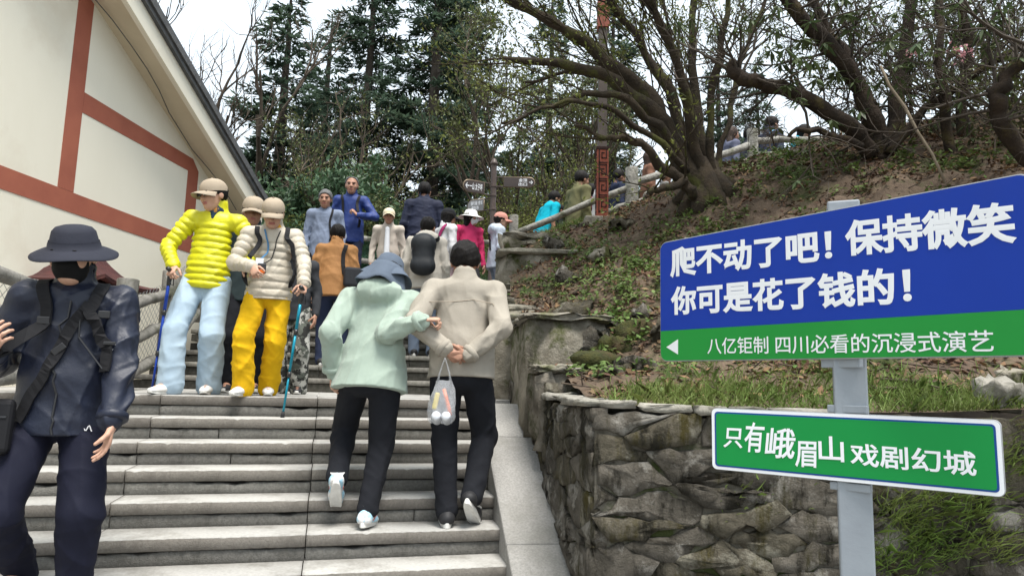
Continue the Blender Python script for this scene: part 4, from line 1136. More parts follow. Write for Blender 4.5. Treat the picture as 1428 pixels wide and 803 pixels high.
# ================================================================== PEOPLE (implicit surfaces turned into meshes)
class Field:
    def __init__(s, lo, hi, h):
        s.h = h; s.lo = np.asarray(lo, float) - 2 * h
        n = np.ceil((np.asarray(hi, float) + 2 * h - s.lo) / h).astype(int) + 1
        s.n = n; s.a = np.full(n, 9.0, np.float32)
        s.ax = [s.lo[i] + np.arange(n[i]) * h for i in range(3)]
    def _sub(s, lo, hi):
        i0 = np.maximum(0, np.floor((np.asarray(lo) - s.lo) / s.h).astype(int)); i1 = np.minimum(s.n, np.ceil((np.asarray(hi) - s.lo) / s.h).astype(int) + 1)
        if (i1 <= i0).any(): return None, None
        sl = tuple(slice(a, b) for a, b in zip(i0, i1))
        g = [s.ax[k][sl[k]] for k in range(3)]
        return sl, (g[0][:, None, None], g[1][None, :, None], g[2][None, None, :])
    def _merge(s, sl, d, k, op):
        A = s.a[sl]; d = d.astype(np.float32)
        if op == 'add':
            if k > 0:
                h = np.clip(0.5 + 0.5 * (A - d) / k, 0, 1); s.a[sl] = A * (1 - h) + d * h - k * h * (1 - h)
            else: s.a[sl] = np.minimum(A, d)
        else:
            d = -d
            if k > 0:
                h = np.clip(0.5 - 0.5 * (A - d) / k, 0, 1); s.a[sl] = A * (1 - h) + d * h + k * h * (1 - h)
            else: s.a[sl] = np.maximum(A, d)
    def cone(s, p0, p1, r0, r1, k=.03, side=None, ws=1.0, wd=1.0, op='add', fold=None, quilt=None):
        p0 = np.asarray(p0, float); p1 = np.asarray(p1, float); m = max(r0, r1) * max(ws, wd, 1) + k + .04
        sl, g = s._sub(np.minimum(p0, p1) - m, np.maximum(p0, p1) + m)
        if sl is None: return s
        L = np.linalg.norm(p1 - p0) + 1e-9; ax = (p1 - p0) / L
        x, y, z = g[0] - p0[0], g[1] - p0[1], g[2] - p0[2]
        ta = x * ax[0] + y * ax[1] + z * ax[2]; t = np.clip(ta / L, 0, 1)
        qa = ta - t * L
        px, py, pz = x - ax[0] * ta, y - ax[1] * ta, z - ax[2] * ta
        r = r0 + (r1 - r0) * t
        if side is None and fold is None and quilt is None:
            d = np.sqrt(px * px + py * py + pz * pz + qa * qa) - r
        else:
            sd = np.asarray(side if side is not None else ((1, 0, 0) if abs(ax[0]) < .9 else (0, 1, 0)), float); sd = sd - ax * (sd @ ax); sd /= np.linalg.norm(sd); dp = np.cross(ax, sd)
            a = px * sd[0] + py * sd[1] + pz * sd[2]; b = px * dp[0] + py * dp[1] + pz * dp[2]
            if fold is not None:
                amp, fr, ph = fold; an = np.arctan2(b, a)
                r = r + amp * ((1 - 2 * np.abs(np.sin(.5 * fr * t * L + ph + 1.9 * np.sin(an + ph)))) * (.5 + .5 * np.sin(2 * an + fr * .23 * t * L + ph)) + .5 * (1 - 2 * np.abs(np.sin(.33 * fr * t * L - 1.6 * np.sin(an * 2 + ph * 2)))) * (.5 + .5 * np.sin(an - fr * .17 * t * L)))
            if quilt is not None:
                amp, w, ph = quilt; r = r + amp * (np.sqrt(np.abs(np.sin(math.pi * (t * L + ph) / w))) - .7)
            d = np.sqrt((a / ws) ** 2 + (b / wd) ** 2 + qa * qa) - r
        s._merge(sl, d, k, op); return s
    def ell(s, c, r, R=None, k=.02, op='add'):
        c = np.asarray(c, float); r = np.asarray(r, float); m = r.max() + k + .03
        sl, g = s._sub(c - m, c + m)
        if sl is None: return s
        x, y, z = g[0] - c[0], g[1] - c[1], g[2] - c[2]
        if R is not None: x, y, z = (x * R[0, i] + y * R[1, i] + z * R[2, i] for i in range(3))
        q = np.sqrt((x / r[0]) ** 2 + (y / r[1]) ** 2 + (z / r[2]) ** 2)
        s._merge(sl, (q - 1) * r.min(), k, op); return s
    def cut(s, pt, n):
        """keep the side the normal points away from"""
        n = nrm(n); g = (s.ax[0][:, None, None], s.ax[1][None, :, None], s.ax[2][None, None, :])
        d = (g[0] - pt[0]) * n[0] + (g[1] - pt[1]) * n[1] + (g[2] - pt[2]) * n[2]
        s.a = np.maximum(s.a, d.astype(np.float32)); return s
    def wrinkle(s, amp, seed, lo=5, hi=16, aniso=(1, 1, 1)):
        """narrow creases, each family only in patches"""
        r = np.random.RandomState(seed); n = 9
        g = (s.ax[0][:, None, None].astype(np.float32), s.ax[1][None, :, None].astype(np.float32), s.ax[2][None, None, :].astype(np.float32))
        band = np.abs(s.a) < max(.03, 3 * s.h); w = np.zeros(s.a.shape, np.float32)
        for i in range(n):
            d = r.normal(size=3) * np.asarray(aniso); d /= np.linalg.norm(d); f = math.exp(r.uniform(math.log(lo), math.log(hi))) * math.pi
            e = r.normal(size=3); e /= np.linalg.norm(e); ph, p2, p3 = r.uniform(0, 6.28, 3); lf = r.uniform(7, 15)
            wp_ = np.sin(g[0] * (e[0] * lf) + g[1] * (e[1] * lf) + (g[2] * (e[2] * lf) + p2))
            m = np.clip(.25 + np.sin(g[0] * (e[1] * lf * .8) + g[1] * (e[2] * lf * .8) + (g[2] * (e[0] * lf * .8) + p3)), 0, 1)
            ridge = 1 - np.abs(np.sin(g[0] * (d[0] * f) + g[1] * (d[1] * f) + (g[2] * (d[2] * f) + ph) + .7 * wp_))
            w += (ridge ** 3 - .2) * m * np.float32((lo * math.pi / f) ** .5)
        s.a -= (amp * w * band).astype(np.float32); return s
    def mesh(s):
        a = s.a; a[0], a[-1] = 1, 1; a[:, 0], a[:, -1] = 1, 1; a[:, :, 0], a[:, :, -1] = 1, 1
        ins = a < 0
        c = np.zeros(tuple(np.array(a.shape) - 1), np.int8)
        for i in (0, 1):
            for j in (0, 1):
                for k in (0, 1):
                    c += ins[i:a.shape[0] - 1 + i, j:a.shape[1] - 1 + j, k:a.shape[2] - 1 + k]
        I, J, K = np.nonzero((c > 0) & (c < 8)); n = len(I)
        if n == 0: return np.zeros((0, 3)), np.zeros((0, 4), int)
        idm = np.full(c.shape, -1, np.int32); idm[I, J, K] = np.arange(n)
        acc = np.zeros((n, 3)); cnt = np.zeros(n)
        crn = [(i, j, k) for i in (0, 1) for j in (0, 1) for k in (0, 1)]
        val = {q: a[I + q[0], J + q[1], K + q[2]] for q in crn}
        for p in crn:
            for d in range(3):
                if p[d] == 0:
                    q = list(p); q[d] = 1; q = tuple(q); f0, f1 = val[p], val[q]; m = (f0 < 0) != (f1 < 0)
                    t = np.where(m, f0 / np.where(f0 == f1, 1, f0 - f1), 0)
                    e = np.zeros((n, 3)); e += np.array(p, float); e[:, d] = t
                    acc += e * m[:, None]; cnt += m
        V = (np.c_[I, J, K] + acc / cnt[:, None]) * s.h + s.lo
        Qs = []
        for d in range(3):
            o1, o2 = [(1, 2), (2, 0), (0, 1)][d]
            sl0 = [slice(1, -1)] * 3; sl0[d] = slice(0, -1); sl1 = list(sl0); sl1[d] = slice(1, None)
            s0 = ins[tuple(sl0)]; s1 = ins[tuple(sl1)]; e = np.argwhere(s0 != s1)
            if not len(e): continue
            flip = s0[tuple(e.T)]
            b = e.copy(); b[:, o1] += 1; b[:, o2] += 1
            def cell(x, y):
                q = b.copy(); q[:, o1] += x; q[:, o2] += y
                return idm[q[:, 0], q[:, 1], q[:, 2]]
            q = np.stack([cell(-1, -1), cell(0, -1), cell(0, 0), cell(-1, 0)], 1)
            q[~flip] = q[~flip][:, ::-1]; q = q[(q >= 0).all(1)]; Qs.append(q)
        return V, np.concatenate(Qs)

def ik(a, b, l1, l2, hint):
    a = np.asarray(a, float); b = np.asarray(b, float); d = b - a; L = np.linalg.norm(d); m = (l1 + l2) * .995
    if L > m: b = a + d / L * m; d = b - a; L = m
    ex = d / L; x = (l1 * l1 - l2 * l2 + L * L) / (2 * L); h = math.sqrt(max(0, l1 * l1 - x * x))
    hv = np.asarray(hint, float); hv = hv - ex * (hv @ ex); hv = nrm(hv)
    return a + ex * x + hv * h, b

SKIN = [mat('skin_light', (0.50, 0.30, 0.215), (0.44, 0.25, 0.175), scale=30, rough=0.55, spec=0.35), mat('skin_tan', (0.37, 0.20, 0.135), (0.32, 0.165, 0.11), scale=30, rough=0.55, spec=0.35)]
m_lip = mat('lips', (0.33, 0.12, 0.10), rough=0.5); m_eye = mat('dark_eye', (0.015, 0.012, 0.01), rough=0.2, spec=0.6)
m_hair = mat('hair_black', (0.006, 0.005, 0.005), (0.012, 0.010, 0.009), scale=40, rough=0.6, bump=0.4, bscale=150, stretch=(1, 1, .2), spec=.15)
m_hair_grey = mat('hair_grey', (0.16, 0.16, 0.16), (0.09, 0.09, 0.09), scale=90, rough=0.6, bump=0.6, bscale=150)
m_hair_brown = mat('hair_brown', (0.06, 0.032, 0.02), (0.03, 0.018, 0.012), scale=40, rough=0.5, bump=0.6, bscale=150)
def fabric(name, c, c2=None, rough=.85, bump=.12, bscale=22, fine=.25, spec=.2, sheen=0.0):
    c2 = c2 or tuple(x * .86 for x in c)
    return mat(name, c, c2, scale=7, rough=rough, bump=min(bump, .25), bscale=bscale, b2=fine, b2s=420, spec=spec, sheen=sheen)

def hand_mesh(wrist, fdir, pnorm, side, curl=.35, spread=.10, thumb=.4, sc=1.0, h=.0042):
    """fdir finger direction, pnorm palm normal, side +1: thumb towards cross(fdir,pnorm)"""
    f = nrm(fdir); p = np.asarray(pnorm, float); p = nrm(p - f * (p @ f)); s = np.cross(f, p) * side
    def L(a, b, c): return np.asarray(wrist, float) + (s * a + f * b + p * c) * sc
    prims = []
    prims.append((L(0, -.03, 0), L(0, .02, 0), .024 * sc, .026 * sc, 1.15, .8))
    prims.append((L(.004, .02, 0), L(.004, .075, .002), .030 * sc, .035 * sc, 1.12, .42))
    pts = []
    names = [(.030, .082, .070, .0085), (.0105, .087, .079, .0088), (-.0095, .084, .073, .0084), (-.028, .076, .058, .0075)]
    for i, (x, b, ln, r) in enumerate(names):
        a0 = L(x, b, .002); ang = curl * (.85 + .12 * i); fan = spread * (x / .03)
        prev = a0; prims.append((L(x * .8, .03, 0), a0, r * 1.15 * sc, r * 1.1 * sc, 1, 1)); cum = 0.0
        for q, fr in enumerate((.45, .31, .24)):
            cum += ang * (1.0, 1.15, .8)[q]
            d = f * math.cos(cum) + p * math.sin(cum) + s * fan
            nx = prev + nrm(d) * ln * fr * sc; prims.append((prev, nx, r * (1 - .08 * q) * sc, r * (1 - .08 * (q + 1)) * sc, 1, 1)); prev = nx
    t0 = L(.024, .022, .004); d1 = nrm(s * .75 + f * .75 + p * .25 * (1 + thumb)); t1 = t0 + d1 * .040 * sc
    d2 = nrm(s * (.55 - thumb * .9) + f * .8 + p * (.35 + thumb)); t2 = t1 + d2 * .030 * sc; d3 = nrm(d2 + p * .4 * thumb - s * .5 * thumb); t3 = t2 + d3 * .025 * sc
    prims += [(t0, t1, .0125 * sc, .0105 * sc, 1, 1), (t1, t2, .0102 * sc, .0092 * sc, 1, 1), (t2, t3, .0092 * sc, .0075 * sc, 1, 1)]
    P0 = np.array([a for a, *_ in prims] + [b for _, b, *_ in prims]); F_ = Field(P0.min(0) - .04, P0.max(0) + .04, h)
    for i, (a, b, r0, r1, ws, wd) in enumerate(prims): F_.cone(a, b, r0, r1, .012 if i < 2 else .0045, side=s if (ws != 1 or wd != 1) else None, ws=ws, wd=wd)
    return F_.mesh(), s

def head_field(h):
    F_ = Field((-.12, -.14, -.18), (.12, .15, .15), h)
    F_.ell((0, -.012, .030), (.076, .095, .090), k=0)
    F_.ell((0, .028, -.040), (.060, .062, .078), k=.03)
    F_.ell((0, .052, -.088), (.030, .028, .024), k=.025)
    for sx in (-1, 1):
        F_.ell((sx * .040, .058, -.022), (.024, .022, .026), k=.02)
        F_.ell((sx * .031, .098, .012), (.017, .016, .011), k=.012, op='sub')
        F_.ell((sx * .077, -.008, -.004), (.010, .022, .032), k=.008)
        F_.ell((sx * .030, .076, .034), (.024, .014, .007), k=.012)
    F_.cone((0, .082, .018), (0, .104, -.022), .008, .0125, .012)
    for sx in (-1, 1): F_.ell((sx * .011, .094, -.025), (.008, .010, .008), k=.006)
    F_.ell((0, .086, -.052), (.022, .010, .006), k=.006); F_.ell((0, .084, -.062), (.019, .010, .006), k=.006)
    return F_.mesh()
HEADS = {}
def get_head(h):
    if h not in HEADS: HEADS[h] = head_field(h)
    return HEADS[h]

def simple_obj(name, V, Q, m, parent, smooth=True):
    return mobj(name, mesh_np(name, V, Q, smooth, [m]), parent)

class Person:
    """local frame: facing +Y, right hand on +X, feet at z=0"""
    def __init__(s, name_label, loc, heading, H=1.7, build=1.0, lean=0.0, side=0.0, twist=0.0, hips=(0, 0), drop=0.0, feet=None, hands=None, elbow=None, head=(0, 0, 0), res=.012, skin=0, group=None, sit=None):
        s.root = empty('person', loc, heading); s.H = H; s.b = build; s.h = res; s.skin = SKIN[skin]
        tag(s.root, name_label, 'person', group)
        s.loc = np.asarray(loc, float); s.Rw = rotz(heading); s.seed = int(abs(loc[0] * 977 + loc[1] * 131 + H * 7919)) % 99991
        hz = .528 * H - drop
        s.pel = np.array([hips[0], hips[1], hz])
        s.Rt = rotz(twist) @ roty(side) @ rotx(-lean)
        T = lambda v: s.pel + s.Rt @ (np.asarray(v, float) * H)
        s.T = T
        s.chest = T((0, .004, .19)); s.neckb = T((0, -.008, .312)); s.waist = T((0, 0, .075))
        s.sh = {1: T((.103 * build, -.004, .277)), -1: T((-.103 * build, -.004, .277))}
        s.hip = {1: s.pel + s.Rt @ np.array([.052 * H, 0, -.01 * H]), -1: s.pel + s.Rt @ np.array([-.052 * H, 0, -.01 * H])}
        feet = feet or {}
        s.ank, s.knee, s.foot = {}, {}, {}
        for q in (1, -1):
            x, y, z, yaw, pit = feet.get(q, (q * .06 * H, 0, 0, -q * .12, 0))
            an = np.array([x, y, z + .045 * H]) + rotz(yaw) @ np.array([0, -.02 * H * (1 - math.cos(pit)) - 0.06 * math.sin(pit) * 0, .085 * math.sin(pit)])
            s.foot[q] = (an, yaw, pit)
            kn, an2 = ik(s.hip[q], an, .245 * H, .243 * H, rotz(yaw) @ np.array([q * .08, 1, 0])); s.knee[q] = kn; s.ank[q] = an2
        hands = hands or {}; elbow = elbow or {}
        s.el, s.wr = {}, {}
        for q in (1, -1):
            tg = hands.get(q, None)
            tg = s.pel + s.Rt @ np.array([q * .145 * H * build, .045 * H, -.035 * H]) if tg is None else np.asarray(tg, float)
            e, w = ik(s.sh[q], tg, .172 * H, .155 * H, elbow.get(q, (q * .5, -1, -.2))); s.el[q] = e; s.wr[q] = w
        s.Rh = s.Rt @ rotz(0) if False else rotz(twist) @ rotz(head[1]) @ rotx(-head[0]) @ roty(head[2])
        s.hs = H / 1.70 * 1.04
        s.hc = s.neckb + s.Rt @ np.array([0, .012, .032]) * H + s.Rh @ np.array([0, .02, .082]) * s.hs
        s.right = s.Rt @ np.array([1.0, 0, 0]); s.fwd = s.Rt @ np.array([0, 1.0, 0]); s.up = s.Rt @ np.array([0, 0, 1.0])
    def H2L(s, v): return s.hc + (s.Rh @ (np.asarray(v, float).T * s.hs)).T
    def world(s, p): return s.loc + s.Rw @ np.asarray(p, float)
    def local(s, p): return s.Rw.T @ (np.asarray(p, float) - s.loc)
    def bbox(s, extra=.3):
        a = np.array([s.pel, s.neckb, s.sh[1], s.sh[-1], s.el[1], s.el[-1], s.wr[1], s.wr[-1], s.knee[1], s.knee[-1], s.ank[1], s.ank[-1], s.hip[1], s.hip[-1]])
        return a.min(0) - extra, a.max(0) + extra
    # ---- body
    def body(s, handspec=None, lips=True, eyes=True, brow=m_hair):
        H, b = s.H, s.b; lo, hi = s.bbox(.14); hh = max(.014, s.h)
        F_ = Field(lo, hi, hh)
        F_.cone(s.pel, s.waist, .058 * H * b, .050 * H * b, .03, s.right, 1.15, .8)
        F_.cone(s.waist, s.T((0, -.004, .22)), .050 * H * b, .046 * H * b, .03, s.right, 1.2, .8)
        F_.cone(s.sh[-1] - s.up * .012 * H, s.sh[1] - s.up * .012 * H, .022 * H, .022 * H, .03)
        F_.cone(s.neckb - s.up * .04 * H, s.hc + s.Rh @ np.array([0, -.02, -.06]) * s.hs, .036 * H, .033 * H, .02)
        for q in (1, -1):
            F_.cone(s.sh[q] - s.up * .01 * H, s.el[q], .022 * H * b, .020 * H, .02); F_.cone(s.el[q], s.wr[q], .020 * H, .0165 * H, .015)
            F_.cone(s.hip[q], s.knee[q], .044 * H * b, .030 * H, .03); F_.cone(s.knee[q], s.ank[q], .030 * H, .022 * H, .02)
            a, yaw, pit = s.foot[q]; F_.cone(s.ank[q], s.ank[q] + rotz(yaw) @ rotx(-pit) @ np.array([0, .1 * H, -.03 * H]) * .8, .021 * H, .016 * H, .02)
        V, Q = F_.mesh(); parts = [(V, Q, 0)]
        hv, hq = get_head(.0055 if s.h < .0115 else .008); V2 = s.H2L(hv); parts.append((V2, hq, 0))
        handspec = handspec or {}; s.handdir = {}
        for q in (1, -1):
            sp = dict(curl=.3, spread=.08, thumb=.35); d = nrm(s.wr[q] - s.el[q]); pn = -s.right * q * .9 - s.fwd * .1
            sp.update(handspec.get(q, {}))
            fd = np.asarray(sp.pop('f', d), float); pn = np.asarray(sp.pop('p', pn), float)
            # thumb side: forwards when hanging
            fdn = nrm(fd); pnn = nrm(pn - fdn * (pn @ fdn)); sd = np.cross(fdn, pnn); want = np.asarray(sp.pop('t', s.fwd), float)
            (hv, hq), _ = hand_mesh(s.wr[q], fd, pn, 1 if sd @ want >= 0 else -1, sc=H / 1.72, h=.0042 if s.h < .0115 else .0058, **sp)
            parts.append((hv, hq, 0)); s.handdir[q] = (fdn, pnn)
        mb = MB()
        if eyes:
            for sx in (-1, 1):
                mb.ell((sx * .031, .0835, .0115), (.0125, .007, .0048), n=8, m=6)
            n1 = len(mb.f)
            for sx in (-1, 1): mb.ell((sx * .031, .0885, .0315), (.0185, .006, .0036), R=roty(sx * .12), n=8, m=6)
            ev = s.H2L(np.array(mb.v)); parts.append((ev, np.array([f for f in mb.f]), (2, n1, 3)))
        off = 0; Vs, Qs, mi = [], [], []
        for V, Q, m in parts:
            Vs.append(V); Qs.append(np.asarray(Q) + off); off += len(V)
            if m == 0: mi.append(np.zeros(len(Q), int))
            else: x = np.full(len(Q), 2); x[m[1]:] = 3; mi.append(x)
        V = np.concatenate(Vs); Q = np.concatenate(Qs); mi = np.concatenate(mi)
        if lips:
            fc = V[Q].mean(1); lc = ((fc - s.hc) @ s.Rh) / s.hs
            mi[(np.abs(lc[:, 0]) < .024) & (lc[:, 1] > .07) & (np.abs(lc[:, 2] + .057) < .0105) & (mi == 0)] = 1
        o = mobj('body', mesh_np('body', V, Q, True, [s.skin, m_lip, m_eye, brow], mi), s.root); s.bodyo = o; return o
    # ---- garments
    def jacket(s, m, name='jacket', loose=1.0, hem=-.07, sleeve=1.0, collar='stand', fold=.006, quilt=None, hood=False, h=None, belly=0.0, cuff=True, zipm=None, short=False, flare=1.0, wr=.004):
        H, b = s.H, s.b; h = h or s.h; lo, hi = s.bbox(.16); lo[2] = min(s.wr[1][2], s.wr[-1][2], s.pel[2] - .12 * H) - .14
        F_ = Field(lo, hi, h); L = loose
        qt = (lambda ph: (quilt[0], quilt[1], ph)) if quilt else (lambda ph: None)
        fl = (lambda ph, a=1.0: (fold * a, 34.0, ph + s.seed)) if fold else (lambda ph, a=1.0: None)
        hb = s.T((0, .004, hem - .03))
        top = s.T((0, 0, .262))
        wl = np.linalg.norm(s.waist - hb)
        F_.cone(hb, s.waist, .092 * H * b * L * flare, .081 * H * b * L, .03, s.right, 1.20, .90 + belly, fold=None if quilt else fl(1, .5), quilt=qt(0))
        F_.cone(s.waist, top, .081 * H * b * L, .066 * H * b * L, .03, s.right, 1.22, .86 + belly * .6, fold=None if quilt else fl(2, .5), quilt=qt(wl))
        for q in (1, -1): F_.cone(s.neckb - s.up * .034 * H, s.sh[q], .048 * H, .038 * H * L, .03)
        F_.cone(s.T((0, -.004, .25)), s.neckb + s.up * .004 * H, .056 * H, .042 * H, .022, s.right, 1.12, .95)
        for q in (1, -1):
            r1 = .037 * H * L * sleeve; r2 = .031 * H * L * sleeve; r3 = .025 * H * L * sleeve
            if short:
                e = s.sh[q] + (s.el[q] - s.sh[q]) * .8; F_.cone(s.sh[q], e, r1 * .98, r2 * 1.12, .03, fold=fl(q, .6)); continue
            F_.cone(s.sh[q], s.el[q], r1, r2, .03, fold=fl(3 + q), quilt=qt(.02))
            w = s.wr[q] + (s.el[q] - s.wr[q]) * .06
            F_.cone(s.el[q], w, r2, r3, .02, fold=fl(5 + q, 1.2), quilt=qt(.0))
        s.cuffs = [(s.wr[q] + (s.el[q] - s.wr[q]) * .10, nrm(s.wr[q] - s.el[q]), .0262 * H * L * sleeve) for q in (1, -1)] if cuff and not short else []
        if collar == 'stand':
            F_.cone(s.neckb, s.neckb + s.up * .045 * H + s.fwd * .006, .047 * H, .043 * H, .012)
            F_.cone(s.neckb + s.up * .02 * H, s.neckb + s.up * .09 * H + s.fwd * .012, .037 * H, .036 * H, .0, op='sub')
        elif collar == 'shirt':
            F_.cone(s.neckb, s.neckb + s.up * .028 * H + s.fwd * .004, .046 * H, .041 * H, .01)
            F_.cone(s.neckb + s.up * .012 * H, s.neckb + s.up * .07 * H + s.fwd * .03, .035 * H, .04 * H, .0, op='sub')
        if hood:
            hd = s.neckb - s.fwd * .042 * H - s.up * .012 * H
            F_.ell(hd, (.085 * H, .05 * H, .055 * H), np.stack([s.right, s.fwd, s.up], 1), .03)
            F_.cone(s.neckb + s.right * .045 * H + s.up * .012 * H, s.neckb - s.fwd * .06 * H - s.up * .03 * H, .028 * H, .028 * H, .02); F_.cone(s.neckb - s.right * .045 * H + s.up * .012 * H, s.neckb - s.fwd * .06 * H - s.up * .03 * H, .028 * H, .028 * H, .02)
            F_.cone(s.neckb + s.up * .02 * H, s.neckb + s.up * .1 * H, .035 * H, .04 * H, .008, op='sub')
        if wr: F_.wrinkle(wr * 1.5, s.seed, 4, 11, (1, .7, 1.0))
        F_.cut(s.T((0, 0, hem)), -s.up)
        if zipm is not None or quilt:
            F_.cone(s.T((0, .115 * L + belly * .06, -.03)), s.T((0, .108 * L, .16)), .006, .006, .006, op='sub')
        V, Q = F_.mesh()
        o = simple_obj(name, V, Q, m, s.root); s.jk = o
        for c_, d_, r_ in s.cuffs:
            if s.h < .01: mb = MB(); mb.tube([c_ - d_ * .018, c_ - d_ * .012, c_ + d_ * .012, c_ + d_ * .02], [r_ * 1.0, r_ * 1.12, r_ * 1.12, r_ * .95], 16); mb.build('cuff', m, o, smooth=True)
        return o
    def trousers(s, m, style='straight', name='trousers', h=None, hemz=.034, fold=.0025, wide=1.0, top=.05, wr=.0045):
        H, b = s.H, s.b; h = h or s.h; lo, hi = s.bbox(.16); hi[2] = s.waist[2] + .08
        F_ = Field(lo, hi, h)
        rk_, ra_ = dict(straight=(.046, .038), slim=(.041, .029), wide=(.056, .056), jogger=(.05, .036))[style]
        F_.cone(s.pel + s.up * top * H, s.pel - s.up * .01 * H, .060 * H * b, .066 * H * b, .03, s.right, 1.18, .88)
        for q in (1, -1):
            F_.cone(s.hip[q], s.knee[q], .057 * H * b * wide ** .5, rk_ * H * wide, .03, fold=(fold * .7, 40, q + s.seed))
            kd = nrm(s.ank[q] - s.knee[q]); an = s.ank[q] + kd * (.045 - hemz) * H
            F_.cone(s.knee[q], an, rk_ * H * wide, ra_ * H * wide, .02, fold=(fold * 1.2, 60, 2 * q + s.seed))
        # seat
        F_.ell(s.pel - s.fwd * .03 * H - s.up * .02 * H, (.078 * H * b, .05 * H * b, .062 * H * b), np.stack([s.right, s.fwd, s.up], 1), .04)
        if wr: F_.wrinkle(wr * 1.05, s.seed + 5, 4, 11, (1.0, .6, .6))
        for q in (1, -1):
            pass
        V, Q = F_.mesh()
        o = simple_obj(name, V, Q, m, s.root); return o
    def shoes(s, upper, sole, accent=None, size=1.0, name='shoe'):
        for q in (1, -1):
            a, yaw, pit = s.foot[q]; R = rotz(yaw) @ rotx(-pit); k = s.H / 1.7 * size
            # foot frame: origin under the ankle on the sole
            o0 = s.ank[q] + R @ np.array([0, 0, -.045 * s.H])
            F_ = Field((-.08, -.12, -.02), (.08, .25, .14), .0075)
            F_.cone((0, -.045, .045), (0, .10, .040), .040, .036, .03, (1, 0, 0), 1, .9); F_.cone((0, .08, .036), (0, .165, .030), .036, .030, .03, (1, 0, 0), 1.2, .75)
            F_.cone((0, -.03, .05), (0, -.012, .098), .040, .036, .02)
            F_.cut((0, 0, .020), (0, 0, -1))
            V, Q = F_.mesh(); V = o0 + (R @ (V.T * k)).T
            so = simple_obj(name, V, Q, upper, s.root)
            mb = MB(); out = []
            for t in np.linspace(0, 2 * math.pi, 28, endpoint=False):
                y = .058 + .142 * math.sin(t); w = .040 + .008 * math.sin(t) - .006 * math.cos(2 * t); out.append((w * math.cos(t), y))
            z0 = [.0 + .018 * max(0, (p[1] - .13) / .07) ** 2 for p in out]; z1 = [.032 + .010 * max(0, (p[1] - .13) / .07) ** 2 for p in out]
            mb.prism(out, z0, z1); v = np.array(mb.v); mb.v = [tuple(p) for p in (o0 + (R @ (v.T * k)).T)]
            mb.build('sole', sole, so, bevel=.005)
            if accent is not None:
                for bc, bs, br in (((-.0385, .05, .052), (.006, .09, .012), rotx(.3)), ((.0385, .05, .052), (.006, .09, .012), rotx(.3))):
                    mb = MB(); mb.box(bc, bs, br); v = np.array(mb.v); mb.v = [tuple(p) for p in (o0 + (R @ (v.T * k)).T)]
                    mb.build('shoe_stripe', accent, so, bevel=.002)
    # ---- head wear, hair
    def hair(s, m=m_hair, style='short', vol=1.0, under=False):
        F_ = Field((-.14, -.20, -.30), (.14, .14, .16), .007 if s.h < .0115 else .009)
        e = .012 * vol
        F_.ell((0, -.014, .032), (.078 + e, .097 + e, .092 + e), k=0)
        if style == 'short':
            F_.cut((0, .085, .083), nrm((0, 1.0, -1.0))); F_.cut((0, 0, -.052), (0, 0, -1)); F_.cut((0, .093, 0), (0, 1, 0))
        elif style == 'cap':
            F_.cut((0, .085, .068), nrm((0, 1.0, -1.0))); F_.cut((0, 0, -.055), (0, 0, -1)); F_.cut((0, 0, .045), (0, 0, 1)); F_.cut((0, .05, 0), (0, 1, 0))
        elif style == 'crop':
            F_.cut((0, .078, .075), nrm((0, 1.0, -.85))); F_.cut((0, 0, -.045), (0, 0, -1))
        elif style == 'balding':
            F_.cut((0, .045, .085), nrm((0, 1.0, -.7))); F_.cut((0, 0, -.05), (0, 0, -1)); F_.cut((0, 0, .112), (0, 0, 1))
        elif style == 'bob':
            F_.cone((0, -.03, .02), (0, -.045, -.10), .095, .075, .03, (1, 0, 0), 1.0, .8); F_.cut((0, .075, .06), nrm((0, 1.0, -.45))); F_.cut((0, 0, -.14), (0, 0, -1))
        elif style == 'long':
            F_.cone((0, -.03, .02), (0, -.055, -.12), .09, .075, .03, (1, 0, 0), 1.05, .75); F_.cone((0, -.055, -.12), (0, -.06, -.26), .072, .05, .03, (1, 0, 0), 1.1, .5); F_.cut((0, .07, .06), nrm((0, 1.0, -.42)))
        if under: F_.cut((0, 0, .05), (0, 0, 1)); F_.cut((0, .05, 0), (0, 1, 0))
        F_.wrinkle(.0045, s.seed + 9, 12, 34, (1.4, 1, .35))
        V, Q = F_.mesh(); return simple_obj('hair', s.H2L(V), Q, m, s.root)
    def cap(s, m, brimm=None, tilt=.0, yaw=0.0, brim=.085):
        """baseball cap"""
        V, Q = [], []; n, mm = 28, 9
        R = rotz(yaw) @ rotx(tilt)
        prof = []
        for i in range(mm + 1):
            th = math.pi / 2 * i / mm; prof.append((math.cos(th) ** .8, math.sin(th)))
        mb = MB()
        rows = [(1.0, -.12)] + prof
        for (c, z) in rows:
            for j in range(n):
                a = 2 * math.pi * j / n; mb.v.append((.091 * c * math.cos(a), -.010 + .110 * c * math.sin(a), .038 + .092 * z))
        for i in range(len(rows) - 1):
            for j in range(n): k = (j + 1) % n; mb.f.append((i * n + j, i * n + k, (i + 1) * n + k, (i + 1) * n + j)); mb.m.append(0)
        mb.v = [tuple(R @ np.array(p)) for p in mb.v]; mb.v = [tuple(p) for p in s.H2L(np.array(mb.v))]
        c = mb.build('cap', m, s.root, smooth=True)
        mb = MB(); k = 14
        top = []
        for t in (0, .5, 1.0):
            for j in range(k + 1):
                a = math.pi * (.12 + .76 * j / k); x0, y0 = .089 * math.cos(a), -.010 + .108 * math.sin(a)
                ext = brim * math.sin(math.pi * (.06 + .88 * j / k)) ** .7
                top.append((x0 * (1 + .06 * t), y0 + ext * t, .034 - .016 * t * t - .020 * (x0 / .09) ** 2 * (1 + t)))
        w = k + 1; v = top + [(p[0], p[1], p[2] - .005) for p in top]; o = len(top); f = []
